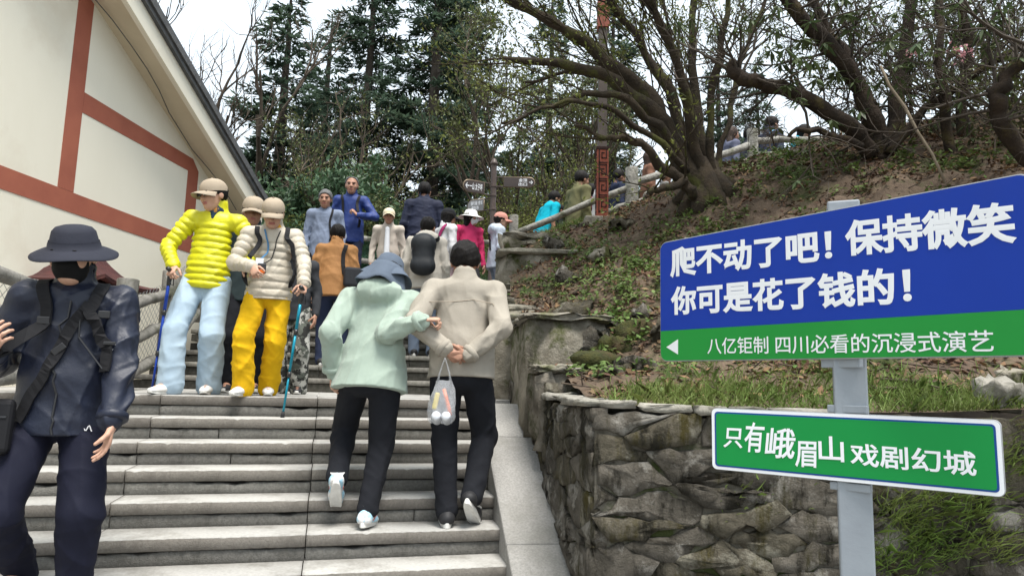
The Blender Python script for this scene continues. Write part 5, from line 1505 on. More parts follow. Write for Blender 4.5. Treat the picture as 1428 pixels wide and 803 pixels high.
        for r_ in range(2):
            for j in range(k): f.append((r_ * w + j, r_ * w + j + 1, (r_ + 1) * w + j + 1, (r_ + 1) * w + j)); f.append((o + r_ * w + j, o + (r_ + 1) * w + j, o + (r_ + 1) * w + j + 1, o + r_ * w + j + 1))
        for j in range(k): f.append((2 * w + j, 2 * w + j + 1, o + 2 * w + j + 1, o + 2 * w + j)); f.append((j, o + j, o + j + 1, j + 1))
        v = [R @ np.array(p) for p in v]; mb.add(s.H2L(np.array(v)), f); mb.build('brim', brimm or m, c, smooth=True)
        mb = MB(); mb.ell(s.H2L(R @ np.array([0, -.010, .131])), (.009, .009, .006)); mb.build('button', m, c, smooth=True)
        return c
    def bucket(s, m, brim=.075, drop=.035, tilt=0.0, yaw=0.0, crown=.088, flap=False, wave=.006, rad=1.0):
        R = rotz(yaw) @ rotx(tilt); n = 40; mb = MB()
        prof = [(.0, crown + .036), (.04, crown + .034), (.066, crown + .026), (.080, crown + .010), (.088, crown - .025), (.095, .050), (.099, .030)]
        for i in range(1, 6): t = i / 5; prof.append((.099 + brim * t, .030 - drop * t ** 1.3))
        prof += [(.099 + brim, .027 - drop), (.098, .024), (.092, .06)]
        for (r, z) in prof:
            for j in range(n):
                a = 2 * math.pi * j / n; wv = wave * math.sin(a * 3 + s.seed) * max(0, (r - .099) / brim); fb = (.06 * max(0, -math.sin(a)) ** 1.5 * max(0, (r - .099) / brim) if flap else 0)
                mb.v.append((r * rad * math.cos(a) * .97, -.010 + r * rad * math.sin(a) * 1.13 * (1 - (.25 * max(0, -math.sin(a)) * (r > .1) if flap else 0)), z + wv - fb))
        for i in range(len(prof) - 1):
            for j in range(n): k = (j + 1) % n; mb.f.append((i * n + j, (i + 1) * n + j, (i + 1) * n + k, i * n + k)); mb.m.append(0)
        mb.v = [tuple(p) for p in s.H2L(np.array([R @ np.array(p) for p in mb.v]))]
        o = mb.build('bucket_hat', m, s.root, smooth=True)
        if flap:
            mb = MB(); k = 18; rows = 7; v = []
            for i in range(rows):
                t = i / (rows - 1)
                for j in range(k + 1):
                    a = math.pi + math.pi * (j / k) ; rr = .1 + .055 * t + .012 * t * math.sin(a * 5 + 1)
                    v.append((rr * 1.0 * math.cos(a), -.01 + rr * 1.1 * math.sin(a) - .012 * t, .035 - .165 * t + .012 * t * math.sin(a * 4)))
            f = [(i * (k + 1) + j, i * (k + 1) + j + 1, (i + 1) * (k + 1) + j + 1, (i + 1) * (k + 1) + j) for i in range(rows - 1) for j in range(k)]
            mb.add(s.H2L(np.array([R @ np.array(p) for p in v])), f); fo_ = mb.build('neck_flap', m, o, smooth=True)
            sm = fo_.modifiers.new('thick', 'SOLIDIFY'); sm.thickness = .004
        return o
    def mask(s, m):
        F_ = Field((-.10, .0, -.14), (.10, .14, .03), .006)
        F_.ell((0, .028, -.040), (.068, .070, .080), k=0); F_.ell((0, .085, -.025), (.035, .035, .03), k=.03)
        F_.cut((0, .0, .012), (0, -.15, 1)); F_.cut((0, .015, 0), (0, -1, 0))
        V, Q = F_.mesh(); o = simple_obj('face_mask', s.H2L(V), Q, m, s.root)
        for sx in (-1, 1):
            mb = MB(); mb.tube([s.H2L(np.array(p)) for p in [(sx * .062, .045, -.01), (sx * .076, .01, .012), (sx * .082, -.015, .008)]], .0022, 5); mb.build('ear_loop', m, o)
        return o
    def glasses(s, m):
        mb = MB()
        for sx in (-1, 1):
            mb.ell((sx * .034, .098, .010), (.028, .007, .019)); mb.tube([(sx * .06, .088, .016), (sx * .076, .03, .012), (sx * .08, -.01, .006)], .003, 6)
        mb.tube([(-.01, .104, .014), (.01, .104, .014)], .003, 6)
        mb.v = [tuple(p) for p in s.H2L(np.array(mb.v))]; return mb.build('sunglasses', m, s.root, smooth=True)
    # surface point helpers for straps: cast onto the jacket
    def surf(s, pts, off=.006, obj=None):
        from mathutils.bvhtree import BVHTree
        if not hasattr(s, '_bvh') or obj is not None:
            me = (obj or s.jk).data; s._bvh = BVHTree.FromPolygons([v.co for v in me.vertices], [p.vertices for p in me.polygons])
        out = []
        for p in pts:
            co, n, i, d = s._bvh.find_nearest(Vector(p)); out.append(np.array(co) + np.array(n) * off)
        return out
    def strap(s, pts, width, m, name='strap', parent=None, off=.006, thick=.005, dens=9):
        P_ = []
        for a, b in zip(pts[:-1], pts[1:]):
            for t in np.linspace(0, 1, dens, endpoint=False): P_.append(np.asarray(a) + (np.asarray(b) - np.asarray(a)) * t)
        P_.append(np.asarray(pts[-1])); S_ = s.surf(P_, off); ns = []
        for p, q in zip(P_, S_):
            co, n, i, d = s._bvh.find_nearest(Vector(q)); ns.append(np.array(n))
        for _ in range(3):
            S_ = [S_[0]] + [(S_[i - 1] + S_[i] * 2 + S_[i + 1]) / 4 for i in range(1, len(S_) - 1)] + [S_[-1]]
        mb = MB(); n = len(S_); v = []
        for i in range(n):
            t = nrm(S_[min(n - 1, i + 1)] - S_[max(0, i - 1)]); nn = nrm(ns[i] - t * (ns[i] @ t)); sd = np.cross(t, nn)
            for a, b in ((-1, -.4), (1, -.4), (1, 1), (-1, 1)): v.append(S_[i] + sd * a * width / 2 + nn * b * thick)
        f = []
        for i in range(n - 1):
            for j in range(4): k = (j + 1) % 4; f.append((i * 4 + j, i * 4 + k, (i + 1) * 4 + k, (i + 1) * 4 + j))
        f += [(3, 2, 1, 0), tuple(range(4 * n - 4, 4 * n))]
        mb.add(v, f); return mb.build(name, m, parent if parent is not None else s.root, smooth=False)

# ================================================================== THE PEOPLE OF THE PHOTOGRAPH
def upz(Y): return ZP if Y >= UY0 + 10 * URUN else Z0 + RISE * (int((Y - UY0) / URUN) + 1)
def pathz(X): return float(np.interp(X, [1.0, 2.13, 3.4, 4.0, 6], [ZP, 3.6, 4.0, 4.15, 4.4]))
def at(x, y, Y, z): p = P(x, y, Y); return np.array([p[0], Y, z])
def lc(loc, hd, p): return rotz(hd).T @ (np.asarray(p, float) - np.asarray(loc, float))
PI = math.pi
m_white_rub = mat('white_rubber', (0.75, 0.74, 0.71), (0.62, 0.61, 0.58), scale=20, rough=.6)
m_black_rub = mat('black_rubber', (0.02, 0.02, 0.022), rough=.6)
m_blackweb = fabric('black_webbing', (0.012, 0.012, 0.014), rough=.75, bump=.2)
m_plastic = mat('black_plastic', (0.02, 0.02, 0.022), rough=.35, spec=.5)
m_white_canvas = fabric('white_canvas_shoe', (0.72, 0.71, 0.68), rough=.7)
f_beigecap = fabric('beige_cap_twill', (0.37, 0.305, 0.23), rough=.9, bump=.15)
f_black = fabric('black_trouser_cloth', (0.012, 0.013, 0.017), rough=.9, bump=.25)
f_navyt = fabric('navy_trouser_cloth', (0.014, 0.017, 0.038), rough=.85, bump=.25)
f_darkgrey = fabric('dark_grey_cloth', (0.035, 0.037, 0.042))

# ---- 1 man in navy coming down on the left
zf = Z0 - 7 * RISE; loc = at(86, 600, 3.38, zf); hd = PI + .36
LH = lc(loc, hd, P(154, 606, 3.22)); RH = lc(loc, hd, P(-14, 490, 3.06))
p = Person('man in navy windbreaker, dark bucket hat and black face mask', loc, hd, 1.88, .98, lean=.05, head=(.30, -.2, .0), res=.0085,
           hands={-1: LH, 1: RH}, elbow={-1: (-.8, -.6, 0), 1: (.35, -.4, -1)}, feet={-1: (-.12, .05, 0, .15, 0), 1: (.13, -.14, .1447, -.15, 0)}, drop=.012)
p.body({-1: dict(curl=.32, p=(.75, .25, 0), f=(.05, .12, -1)), 1: dict(curl=.6, f=(-.3, .7, .55), p=(-.6, -.3, .6), t=(0, 0, 1))}, eyes=True)
f_nj = fabric('navy_windbreaker', (0.0075, 0.0115, 0.028), (0.0055, 0.0085, 0.021), rough=.5, bump=.55, bscale=16, fine=.1, spec=.45)
p.jacket(f_nj, loose=1.08, hem=-.055, sleeve=1.14, fold=.010, wr=.005, h=.0068, collar='stand')
p.trousers(fabric('navy_jogger', (0.008, 0.009, 0.021), rough=.8), 'jogger', wr=.007, h=.0068)
p.shoes(m_black_rub, m_white_rub); p.hair(style='cap', vol=.4)
p.bucket(fabric('slate_bucket', (0.024, 0.026, 0.038), rough=.8, bump=.2), brim=.062, drop=.032, tilt=-.02, wave=.006)
p.mask(fabric('black_mask', (0.008, 0.008, 0.009), rough=.8, bump=.1))
H = p.H; T = p.T
# backpack straps, sling strap, buckles, logo
for q in (1, -1):
    st = p.strap([T((q * .060, -.05, .305)), T((q * .062, .05, .30)), T((q * .060, .13, .22)), T((q * .062, .15, .12))], .052, m_blackweb, 'backpack_strap', off=.009, thick=.008)
    mb = MB(); b = p.surf([T((q * .069, .14, .245))], .022)[0]; mb.box(b, (.05, .018, .035), p.Rt); mb.build('buckle', m_plastic, st, bevel=.004)
    mb = MB(); b = p.surf([T((q * .069, .14, .20))], .020)[0]; mb.box(b, (.05, .014, .016), p.Rt); mb.build('buckle', m_plastic, st, bevel=.003)
sl = p.strap([T((-.055, .09, .27)), T((-.0, .14, .18)), T((.06, .14, .08)), T((.10, .12, -.01))], .05, m_blackweb, 'sling_strap', off=.012, thick=.006)
mb = MB(); b = p.surf([T((.012, .15, .155))], .024)[0]; mb.box(b, (.062, .016, .03), p.Rt @ roty(.75)); mb.build('buckle', m_plastic, sl, bevel=.004)
jp = p.jk
mb = MB(); b = p.surf([T((-.062, .15, .165))], .004)[0]
def tiny_logo(name, parent, c, R, w, m, seed):
    r = np.random.RandomState(seed); mb = MB(); pts = [np.array(c) + R @ np.array([w * (t - .5), 0, w * .28 * math.sin(t * 12 + seed) * (1 - .4 * t)]) for t in np.linspace(0, 1, 14)]
    mb.tube(pts, w * .055, 5); return mb.build(name, m, parent)
m_logo = mat('white_embroidery', (0.7, 0.7, 0.72), rough=.7)
tiny_logo('chest_logo', jp, b, p.Rt @ rotz(-.2), .055, m_logo, 2)
mb = MB(); pts = p.surf([T((0.004, .16, z)) for z in np.linspace(-.05, .27, 16)], .003); mb.tube(pts, .005, 6); mb.build('zip', m_plastic, jp)
mb = MB(); mb.tube(p.surf([T((-.045, .16, .30 - .06)), T((-.045, .16, .19)), T((-.042, .16, .13))], .008), .004, 6); mb.build('drawcord', m_plastic, jp)
for o in p.root.children:
    if o.name.startswith('trousers'): trs = o
p._bvh = None; del p._bvh
b = p.surf([p.hip[-1] + np.array([-.02, .12, -.06]) * 1.0], .004, trs)[0]; tiny_logo('trouser_logo', trs, b, p.Rt, .05, m_logo, 5); del p._bvh
# pouch at his right side
pouch = empty('crossbody_pouch'); tag(pouch, 'black crossbody pouch hanging at the navy jacketed man\'s side', 'bag')
mb = MB(); mb.box((0, 0, 0), (.17, .07, .24)); b = p.world(T((.125, .10, -.03))); o = mb.build('pouch_body', fabric('black_nylon', (.011, .011, .013), rough=.6), pouch, bevel=.025, seg=3); o.location = b; o.rotation_euler = (0.1, 0, hd)
mb = MB(); mb.box((0, .037, .04), (.13, .006, .008)); o2 = mb.build('pouch_zip', m_plastic, pouch); o2.location = b; o2.rotation_euler = (0.1, 0, hd)

# ---- 2 woman in yellow quilted jacket
loc = at(268, 545, 5.42, Z0); hd = PI + .12
fR = lc(loc, hd, at(236, 549, 5.30, Z0)); fL = lc(loc, hd, at(290, 549, 5.52, Z0)); hip = lc(loc, hd, at(288, 400, 5.45, Z0))
GR = P(237, 379, 5.16); RH = lc(loc, hd, GR + np.array([.0, .05, .045])); LH = lc(loc, hd, P(343, 374, 5.30))
p = Person('woman in bright yellow quilted jacket, pale wide jeans and beige cap', loc, hd, 1.70, 1.0, lean=.02, side=-.06, hips=(hip[0], hip[1]), head=(.22, -.62, .05), res=.009,
           hands={1: RH, -1: LH}, elbow={1: (1, -.45, -.1), -1: (-1, -.5, -.5)}, feet={1: (fR[0], fR[1], 0, -.45, 0), -1: (fL[0], fL[1], 0, .1, 0)}, drop=.01)
p.body({1: dict(curl=.95, f=(0, .75, -.65), p=(-.5, -.4, -.75), t=(-.4, .6, .5)), -1: dict(curl=.5, f=(-.5, .5, -.15), p=(.1, -.2, -1), t=(.2, .9, 0))})
yel = fabric('yellow_quilted_nylon', (0.62, 0.60, 0.012), (0.55, 0.52, 0.01), rough=.42, bump=.5, bscale=30, fine=.05, spec=.4)
p.jacket(yel, loose=.95, hem=-.045, quilt=(.017, .052), sleeve=1.12, wr=.0045, fold=0, collar='stand', h=.0068)
p.trousers(fabric('pale_denim', (0.42, 0.53, 0.62), (0.34, 0.44, 0.53), rough=.9), 'wide', wr=.0075, h=.009, wide=.98)
p.shoes(m_white_canvas, m_white_rub); p.hair(style='cap', vol=.9)
p.cap(f_beigecap); p.glasses(m_eye)
F_ = Field(p.neckb - .12, p.neckb + .15, .007); F_.cone(p.neckb + p.fwd * .012 + p.up * .02, p.neckb + p.up * .075 + p.fwd * .018, .072, .056, .02); F_.cone(p.neckb + p.fwd * .06 + p.up * .02, p.neckb + p.fwd * .085 - p.up * .05, .035, .018, .02); F_.wrinkle(.005, 4, 8, 22)
V, Q = F_.mesh(); simple_obj('scarf', V, Q, mat('patterned_scarf', (0.012, 0.04, 0.07), (0.35, 0.16, 0.03), scale=26, rough=.8, contrast=(.55, .6)), p.root)
yellow = p
hv = p.world(p.wr[1] + nrm(np.array([0, .75, -.65])) * .07)
def pole(label, top, bot, m, grp='trekking poles held by the couple'):
    top = np.asarray(top); bot = np.asarray(bot); d = nrm(top - bot); t = empty('trekking_pole', bot); L = np.linalg.norm(top - bot)
    tag(t, label, 'trekking pole', grp); z = lambda a: d * (L * a)
    mb = MB(); mb.tube([z(.03), z(.33)], .0085, 10); mb.build('lower_shaft', m, t, smooth=True)
    mb = MB(); mb.tube([z(.33), z(.66)], .0105, 10); mb.build('middle_shaft', m, t, smooth=True)
    mb = MB(); mb.tube([z(.66), z(.9)], .0125, 10); mb.build('upper_shaft', m, t, smooth=True)
    for a in (.33, .66): mb = MB(); mb.tube([z(a - .02), z(a + .02)], .0155, 10); mb.build('clamp', m_plastic, t, smooth=True)
    mb = MB(); mb.tube([z(.88), z(.93), z(.97), z(1.0)], [.014, .018, .016, .02], 10); mb.tube([z(1.0), z(1.0) + np.array([.0, -.05, .01])], .016, 8)
    mb.build('grip', m_plastic, t, smooth=True)
    mb = MB(); mb.tube([z(-.005), z(.02), z(.045)], [.016, .014, .011], 10); mb.build('rubber_tip', m_black_rub, t, smooth=True)
    mb = MB(); mb.tube([z(.97), z(.96) + np.array([.03, 0, -.02]), z(.9) + np.array([.035, 0, -.02]), z(.9)], .004, 6); mb.build('wrist_strap', m_blackweb, t, smooth=True); return t
pole('dark blue trekking pole in the yellow jacketed woman\'s hand', hv + np.array([0, 0, .01]), at(211, 548, 5.30, Z0), mat('blue_anodised', (0.012, 0.05, 0.33), rough=.3, metal=.5, spec=.5))

# ---- 3 woman in cream quilted jacket and yellow trousers
loc = at(357, 553, 5.45, Z0); hd = PI + .26
fR = lc(loc, hd, at(338, 555, 5.33, Z0)); fL = lc(loc, hd, at(374, 549, 5.58, Z0)); hip = lc(loc, hd, at(374, 420, 5.45, Z0))
RH = lc(loc, hd, P(352, 372, 5.16)); LH = lc(loc, hd, P(424, 398, 5.24))
p = Person('woman in cream quilted jacket and bright yellow trousers', loc, hd, 1.56, 1.06, lean=.04, hips=(hip[0], hip[1]), head=(.48, -.05, .0), res=.009,
           hands={1: RH, -1: LH}, elbow={1: (1, -.5, -.7), -1: (-1, -.5, -.1)}, feet={1: (fR[0], fR[1], 0, -.35, 0), -1: (fL[0], fL[1], 0, .05, 0)}, drop=.012)
p.body({1: dict(curl=.75, f=(-.25, .6, -.55), p=(-.6, -.2, -.5), t=(0, .4, .8)), -1: dict(curl=.95, f=(.1, .75, -.6), p=(.5, -.4, -.75), t=(.4, .6, .5))})
cre = fabric('cream_quilted_nylon', (0.47, 0.42, 0.34), (0.42, 0.375, 0.30), rough=.5, bump=.5, bscale=30, fine=.05, spec=.35)
p.jacket(cre, loose=1.0, hem=-.045, quilt=(.015, .06), sleeve=1.15, wr=.0045, fold=0, collar='stand', h=.0068)
p.trousers(fabric('yellow_corduroy', (0.70, 0.42, 0.008), (0.62, 0.36, 0.006), rough=.9), 'wide', wr=.0075, h=.009, wide=.92)
p.shoes(m_white_canvas, m_white_rub); p.hair(style='cap', vol=.6); p.cap(f_beigecap)
T = p.T
bp = empty('backpack'); tag(bp, 'dark daypack on the back of the cream jacketed woman', 'backpack')
for q in (1, -1):
    st = p.strap([T((q * .062, -.09, .29)), T((q * .070, .0, .31)), T((q * .074, .11, .24)), T((q * .084, .13, .12)), T((q * .125, .07, .02))], .036, m_blackweb, 'shoulder_strap', off=.012, thick=.006)
    st.parent = bp; st.location = loc; st.rotation_euler = (0, 0, hd)
mb = MB(); mb.box((0, 0, 0), (.26, .12, .36)); o = mb.build('pack_body', f_darkgrey, bp, bevel=.04, seg=3); o.location = p.world(T((0, -.155, .16))); o.rotation_euler = (0, 0, hd)
ln = empty('lanyard', parent=p.root)
ln2 = p.strap([T((.035, .05, .30)), T((.02, .12, .24)), T((.012, .14, .155))], .012, mat('blue_ribbon', (.05, .16, .3), rough=.7), 'lanyard', off=.010, thick=.002)
ln3 = p.strap([T((-.04, .05, .30)), T((-.03, .12, .24)), T((-.012, .14, .13))], .008, m_blackweb, 'camera_cord', off=.010, thick=.002)
bpy.data.objects.remove(ln)
mb = MB(); b = p.surf([T((.018, .16, .125))], .016)[0]; mb.box(b, (.055, .006, .085), p.Rt); mb.build('badge', mat('white_card', (.75, .78, .82), rough=.4), ln2, bevel=.003)
mb = MB(); b = p.surf([T((-.008, .16, .09))], .028)[0]; mb.box(b, (.062, .02, .08), p.Rt); mb.build('pocket_camera', m_plastic, ln3, bevel=.008)
mb = MB(); b = p.surf([T((-.008, .16, .055))], .026)[0]; mb.box(b, (.064, .018, .024), p.Rt); mb.build('orange_tag', mat('orange_plastic', (.75, .16, .02), rough=.5), ln3, bevel=.004)
F_ = Field(p.neckb - .12, p.neckb + .15, .007); F_.cone(p.neckb + p.fwd * .012 + p.up * .015, p.neckb + p.up * .06 + p.fwd * .02, .070, .058, .02); F_.wrinkle(.005, 4, 8, 22)
V, Q = F_.mesh(); simple_obj('scarf', V, Q, mat('orange_scarf', (0.55, 0.27, 0.03), (0.12, 0.02, 0.02), scale=26, rough=.8, contrast=(.6, .66)), p.root)
hv = p.world(p.wr[-1] + nrm(np.array([.1, .75, -.6])) * .07); bt = Pz(393, 579, Z0 - RISE); bt = at(394, 578, 5.22, Z0 - RISE)
pole('teal trekking pole in the cream jacketed woman\'s hand', hv + np.array([0, 0, .01]), bt, mat('teal_anodised', (0.005, 0.22, 0.32), rough=.3, metal=.4, spec=.5))

# ---- generic helper for the rest
def autoH(x, ytop, Y, floor, extra=.015): return P(x, ytop, Y)[2] - floor - extra + .035
def simple(label, x, ytop, Y, floor, hd, top, bottom, Hmax=1.88, Hmin=1.4, lean=.05, head=(0, 0, 0), hair='short', hairm=m_hair, hat=None, hatm=None, style='straight', shoe=None, sole=None, skin=1, res=.013, jk={}, build=1.0, H=None, **kw):
    loc = at(x, (ytop + 60), Y, floor); h_ = H or autoH(x, ytop, Y, floor, .03 if hat else .015) / math.cos(lean * .6)
    h_ = min(Hmax, max(Hmin, h_))
    q = Person(label, loc, hd, h_, build, lean=lean, head=head, res=res, skin=skin, **kw)
    q.body(kw.get('handspec')); q.jacket(top, h=res, **jk); q.trousers(bottom, style, h=max(res, .012)); q.shoes(shoe or m_black_rub, sole or m_white_rub)
    if hat == 'cap': q.hair(hairm, 'cap' if hair == 'short' else hair, under=True); q.cap(hatm)
    elif hat == 'bucket': q.hair(hairm, 'cap' if hair == 'short' else hair, under=True); q.bucket(hatm)
    elif hair: q.hair(hairm, hair)
    return q
# ---- 4 man in cap between them, 8 camouflage trousers
simple('man in beige cap mostly hidden between the yellow and the cream jackets', 351, 277, 6.25, Z0, PI + .3, fabric('dark_teal_fleece', (.03, .045, .05)), f_black, hat='cap', hatm=f_beigecap, head=(.25, 0, 0), res=.012)
m_camo = mat('camouflage_cloth', (0.02, 0.021, 0.02), (0.36, 0.36, 0.33), scale=13, rough=.9, contrast=(.5, .53), c3=(.09, .1, .085), s3=9, t3=(.5, .53))
simple('short person in black and white camouflage trousers behind the cream jacket', 412, 330, 6.3, Z0, PI + .1, f_darkgrey, m_camo, H=1.42, style='wide', res=.012, head=(.4, .2, 0))
# ---- 5 grey haired man, 6 blue jacket man
f_gb = fabric('grey_blue_knit', (0.20, 0.24, 0.33), rough=.9, bump=.2)
q = simple('grey haired man in grey blue half zip top coming down the stairs', 452, 268, 9.9, upz(9.9), PI + .1, f_gb, f_black, hairm=m_hair_grey, hair='crop', head=(.15, .0, 0), jk=dict(loose=1.05, collar='shirt'), res=.012)
q.strap([q.T((-.06, .02, .31)), q.T((-.07, .12, .2)), q.T((-.09, .12, .05))], .03, m_blackweb, 'bag_strap', off=.008)
f_bj = fabric('royal_blue_shell', (0.014, 0.036, 0.17), (0.011, 0.029, 0.14), rough=.6, spec=.35)
loc6 = at(488, 320, 10.45, upz(10.45)); hh = lc(loc6, PI, P(497, 300, 10.2))
q = simple('tall man in royal blue jacket with thinning grey hair', 488, 244, 10.45, upz(10.45), PI + .05, f_bj, f_navyt, hairm=m_hair_grey, hair='balding', head=(.08, .1, 0), hands={-1: hh}, elbow={-1: (-1, -.3, -.5)}, handspec=None, jk=dict(loose=1.08, collar='stand'), res=.012) if False else None
def person6():
    q = Person('tall man in royal blue jacket with thinning grey hair', loc6, PI + .05, min(1.9, autoH(488, 244, 10.45, loc6[2])), 1.0, lean=.04, head=(.08, .1, 0), res=.012, skin=1, hands={-1: hh}, elbow={-1: (-1, -.3, -.5)})
    q.body({-1: dict(curl=1.0, f=(.5, .2, .5), t=(0, 0, 1))}); q.jacket(f_bj, loose=1.08); q.trousers(f_navyt); q.shoes(m_black_rub, m_white_rub); q.hair(m_hair_grey, 'balding')
    F_ = Field(q.neckb - .12, q.neckb + .15, .008); F_.cone(q.neckb + q.fwd * .045 + q.up * .02, q.neckb + q.fwd * .075 - q.up * .06, .045, .015, .02); V, Q = F_.mesh(); simple_obj('shirt_collar', V, Q, mat('white_shirt', (.7, .71, .73), rough=.8), q.root)
    for sx in (1, -1): q.strap([q.T((sx * .062, -.05, .305)), q.T((sx * .068, .06, .29)), q.T((sx * .075, .13, .18)), q.T((sx * .10, .09, .05))], .04, m_blackweb, 'backpack_strap', off=.008)
person6()
# ---- 7 man in orange brown jacket going up
f_or = fabric('orange_brown_jacket', (0.34, 0.17, 0.065), (0.29, 0.14, 0.052), rough=.75, bump=.5)
q = simple('man in orange brown jacket seen from behind on the upper stairs', 467, 315, 8.05, upz(8.05), .15, f_or, fabric('indigo_jeans', (0.02, 0.028, 0.06)), lean=.16, hair='short', head=(.2, .1, 0), jk=dict(loose=1.1, fold=.01), res=.011, H=1.68)
mb_ = empty('shoulder_bag'); tag(mb_, 'dark shoulder bag slung on the orange brown jacket', 'bag')
st = q.strap([q.T((.06, .02, .31)), q.T((.07, -.10, .27)), q.T((.085, -.13, .15)), q.T((.10, -.12, .09))], .045, m_blackweb, 'shoulder_strap', off=.01); st.parent = mb_; st.location = q.loc; st.rotation_euler = (0, 0, .15)
mb = MB(); mb.box((0, 0, 0), (.2, .12, .22)); o = mb.build('bag_body', f_darkgrey, mb_, bevel=.03, seg=3); o.location = q.world(q.T((.13, -.10, .055))); o.rotation_euler = (0, 0, .4)

# ---- 9 woman in pale green hoodie going up
zf = Z0 - 5 * RISE; loc = at(503, 740, 4.30, zf); hd = -.06
hip = lc(loc, hd, at(517, 560, 4.42, 0)); fS = lc(loc, hd, at(510, 738, 4.30, zf)); fB = lc(loc, hd, at(470, 690, 4.36, zf))
RHt = lc(loc, hd, P(590, 446, 4.20)); LHt = lc(loc, hd, P(464, 520, 4.42))
p = Person('woman in pale green hoodie and slate hat with neck flap, arm in arm', loc, hd, 1.71, 1.08, lean=.19, side=.03, hips=(hip[0], hip[1] - .02), head=(.34, -.15, .12), res=.009,
           hands={1: RHt, -1: LHt}, elbow={1: (-.1, -1, -.9), -1: (-.25, -1, 0)}, feet={1: (fS[0], fS[1], 0, .0, 0.1), -1: (fB[0], fB[1] - .02, .13, .25, .75)}, drop=.0)
p.body({-1: dict(curl=.5, f=(0, .2, -1)), 1: dict(curl=.8, f=(.8, .4, .1), p=(0, .2, -1), t=(0, .9, .2))})
grn = fabric('pale_green_sweat', (0.315, 0.385, 0.325), (0.285, 0.35, 0.295), rough=.95, bump=.25, bscale=12, sheen=.2)
p.jacket(grn, name='hoodie', loose=1.06, hem=-.06, hood=True, sleeve=1.2, wr=.006, fold=.008, collar='none', h=.0068, flare=1.15)
p.trousers(f_black, 'straight', wr=.006, h=.009, wide=1.0, hemz=.06)
m_paleblue = mat('pale_blue_mesh', (0.33, 0.55, 0.68), (0.72, 0.70, 0.68), scale=18, rough=.6, contrast=(.45, .55))
p.shoes(m_paleblue, m_white_rub, mat('pink_stripe', (.6, .18, .16), rough=.6), 1.02); p.hair(style='bob', vol=.3, under=True)
p.bucket(fabric('slate_blue_hat', (0.10, 0.125, 0.165), rough=.9, bump=.3), brim=.07, drop=.05, flap=True, tilt=-.05)
for q_ in (1, -1):
    mb = MB(); a = p.ank[q_]; mb.tube([a - np.array([0, 0, .03]), a + np.array([0, 0, .05])], .046, 14); mb.build('sock', mat('white_sock', (.7, .69, .67), rough=.9), p.root, smooth=True)

# ---- 10 man in beige jacket, hands behind his back
loc = at(640, 735, 4.40, zf); hd = .05
hip = lc(loc, hd, at(642, 560, 4.48, 0)); fL = lc(loc, hd, at(622, 735, 4.42, zf)); fR = lc(loc, hd, at(657, 720, 4.44, zf))
HB = P(632, 497, 4.26)
p = Person('man in beige jacket with both hands clasped behind his back', loc, hd, 1.80, 1.05, lean=.09, hips=(hip[0], hip[1]), head=(.32, .05, 0), res=.009, skin=1,
           hands={1: lc(loc, hd, HB + np.array([.085, .02, .005])), -1: lc(loc, hd, HB + np.array([-.04, .01, .035]))}, elbow={1: (1, -.25, .1), -1: (-1, -.25, .1)}, feet={-1: (fL[0], fL[1], 0, .1, .0), 1: (fR[0], fR[1] - .03, .04, -.25, .62)}, drop=.0)
p.body({1: dict(curl=.75, f=(-1, -.1, -.12), p=(0, .8, .5), t=(0, -.2, 1)), -1: dict(curl=.6, f=(1, -.15, -.3), p=(0, .9, -.3), t=(0, -.2, 1))})
bei = fabric('beige_blouson', (0.325, 0.293, 0.245), (0.295, 0.266, 0.222), rough=.8, bump=.4, bscale=14)
p.jacket(bei, loose=1.07, hem=-.035, sleeve=1.08, wr=.0026, fold=.007, collar='shirt', h=.0068, belly=.04)
p.trousers(f_black, 'straight', wr=.0065, h=.009, hemz=.05)
p.shoes(m_black_rub, m_white_rub, m_white_rub, 1.05); p.hair(style='short', vol=1.3)
beige = p
# yoke seam across the back
mb = MB(); mb.tube(p.surf([p.T((x, -.14, .235)) for x in np.linspace(-.085, .085, 15)], .001), .0025, 5); mb.build('seam', mat('beige_seam', (.33, .275, .215), rough=.9), p.jk)
mb = MB(); w_ = p.wr[-1]; mb.tube([w_ + p.up * 0 + (p.el[-1] - w_) * .02 + np.array([.026 * math.cos(t), 0, .026 * math.sin(t)]) for t in np.linspace(0, 6.28, 14)], .004, 5); mb.build('bracelet', m_plastic, p.root, smooth=True)
# the carrier bag hanging from his fingers
hold = np.array(HB) + np.array([-.045, -.035, -.045])
m_bagp = bpy.data.materials.new('clear_plastic_film'); m_bagp.use_nodes = True
_n = m_bagp.node_tree; _b = _n.nodes['Principled BSDF']; _b.inputs['Base Color'].default_value = (.85, .88, .92, 1); _b.inputs['Roughness'].default_value = .22; _b.inputs['Specular IOR Level'].default_value = .8
_tr = _n.nodes.new('ShaderNodeBsdfTransparent'); _mx = _n.nodes.new('ShaderNodeMixShader'); _mx.inputs[0].default_value = .3
_n.links.new(_tr.outputs[0], _mx.inputs[1]); _n.links.new(_b.outputs[0], _mx.inputs[2]); _n.links.new(_mx.outputs[0], _n.nodes['Material Output'].inputs[0])
_nz = _n.nodes.new('ShaderNodeTexNoise'); _nz.inputs['Scale'].default_value = 30; _bp = _n.nodes.new('ShaderNodeBump'); _bp.inputs['Strength'].default_value = .9; _bp.inputs['Distance'].default_value = .02; _n.links.new(_nz.outputs[0], _bp.inputs['Height']); _n.links.new(_bp.outputs[0], _b.inputs['Normal'])
bag = empty('carrier_bag', hold); tag(bag, 'thin clear plastic carrier bag hanging from the clasped hands', 'bag')
rb = np.random.RandomState(4); mb = MB(); rows = 14; n = 26; v = []
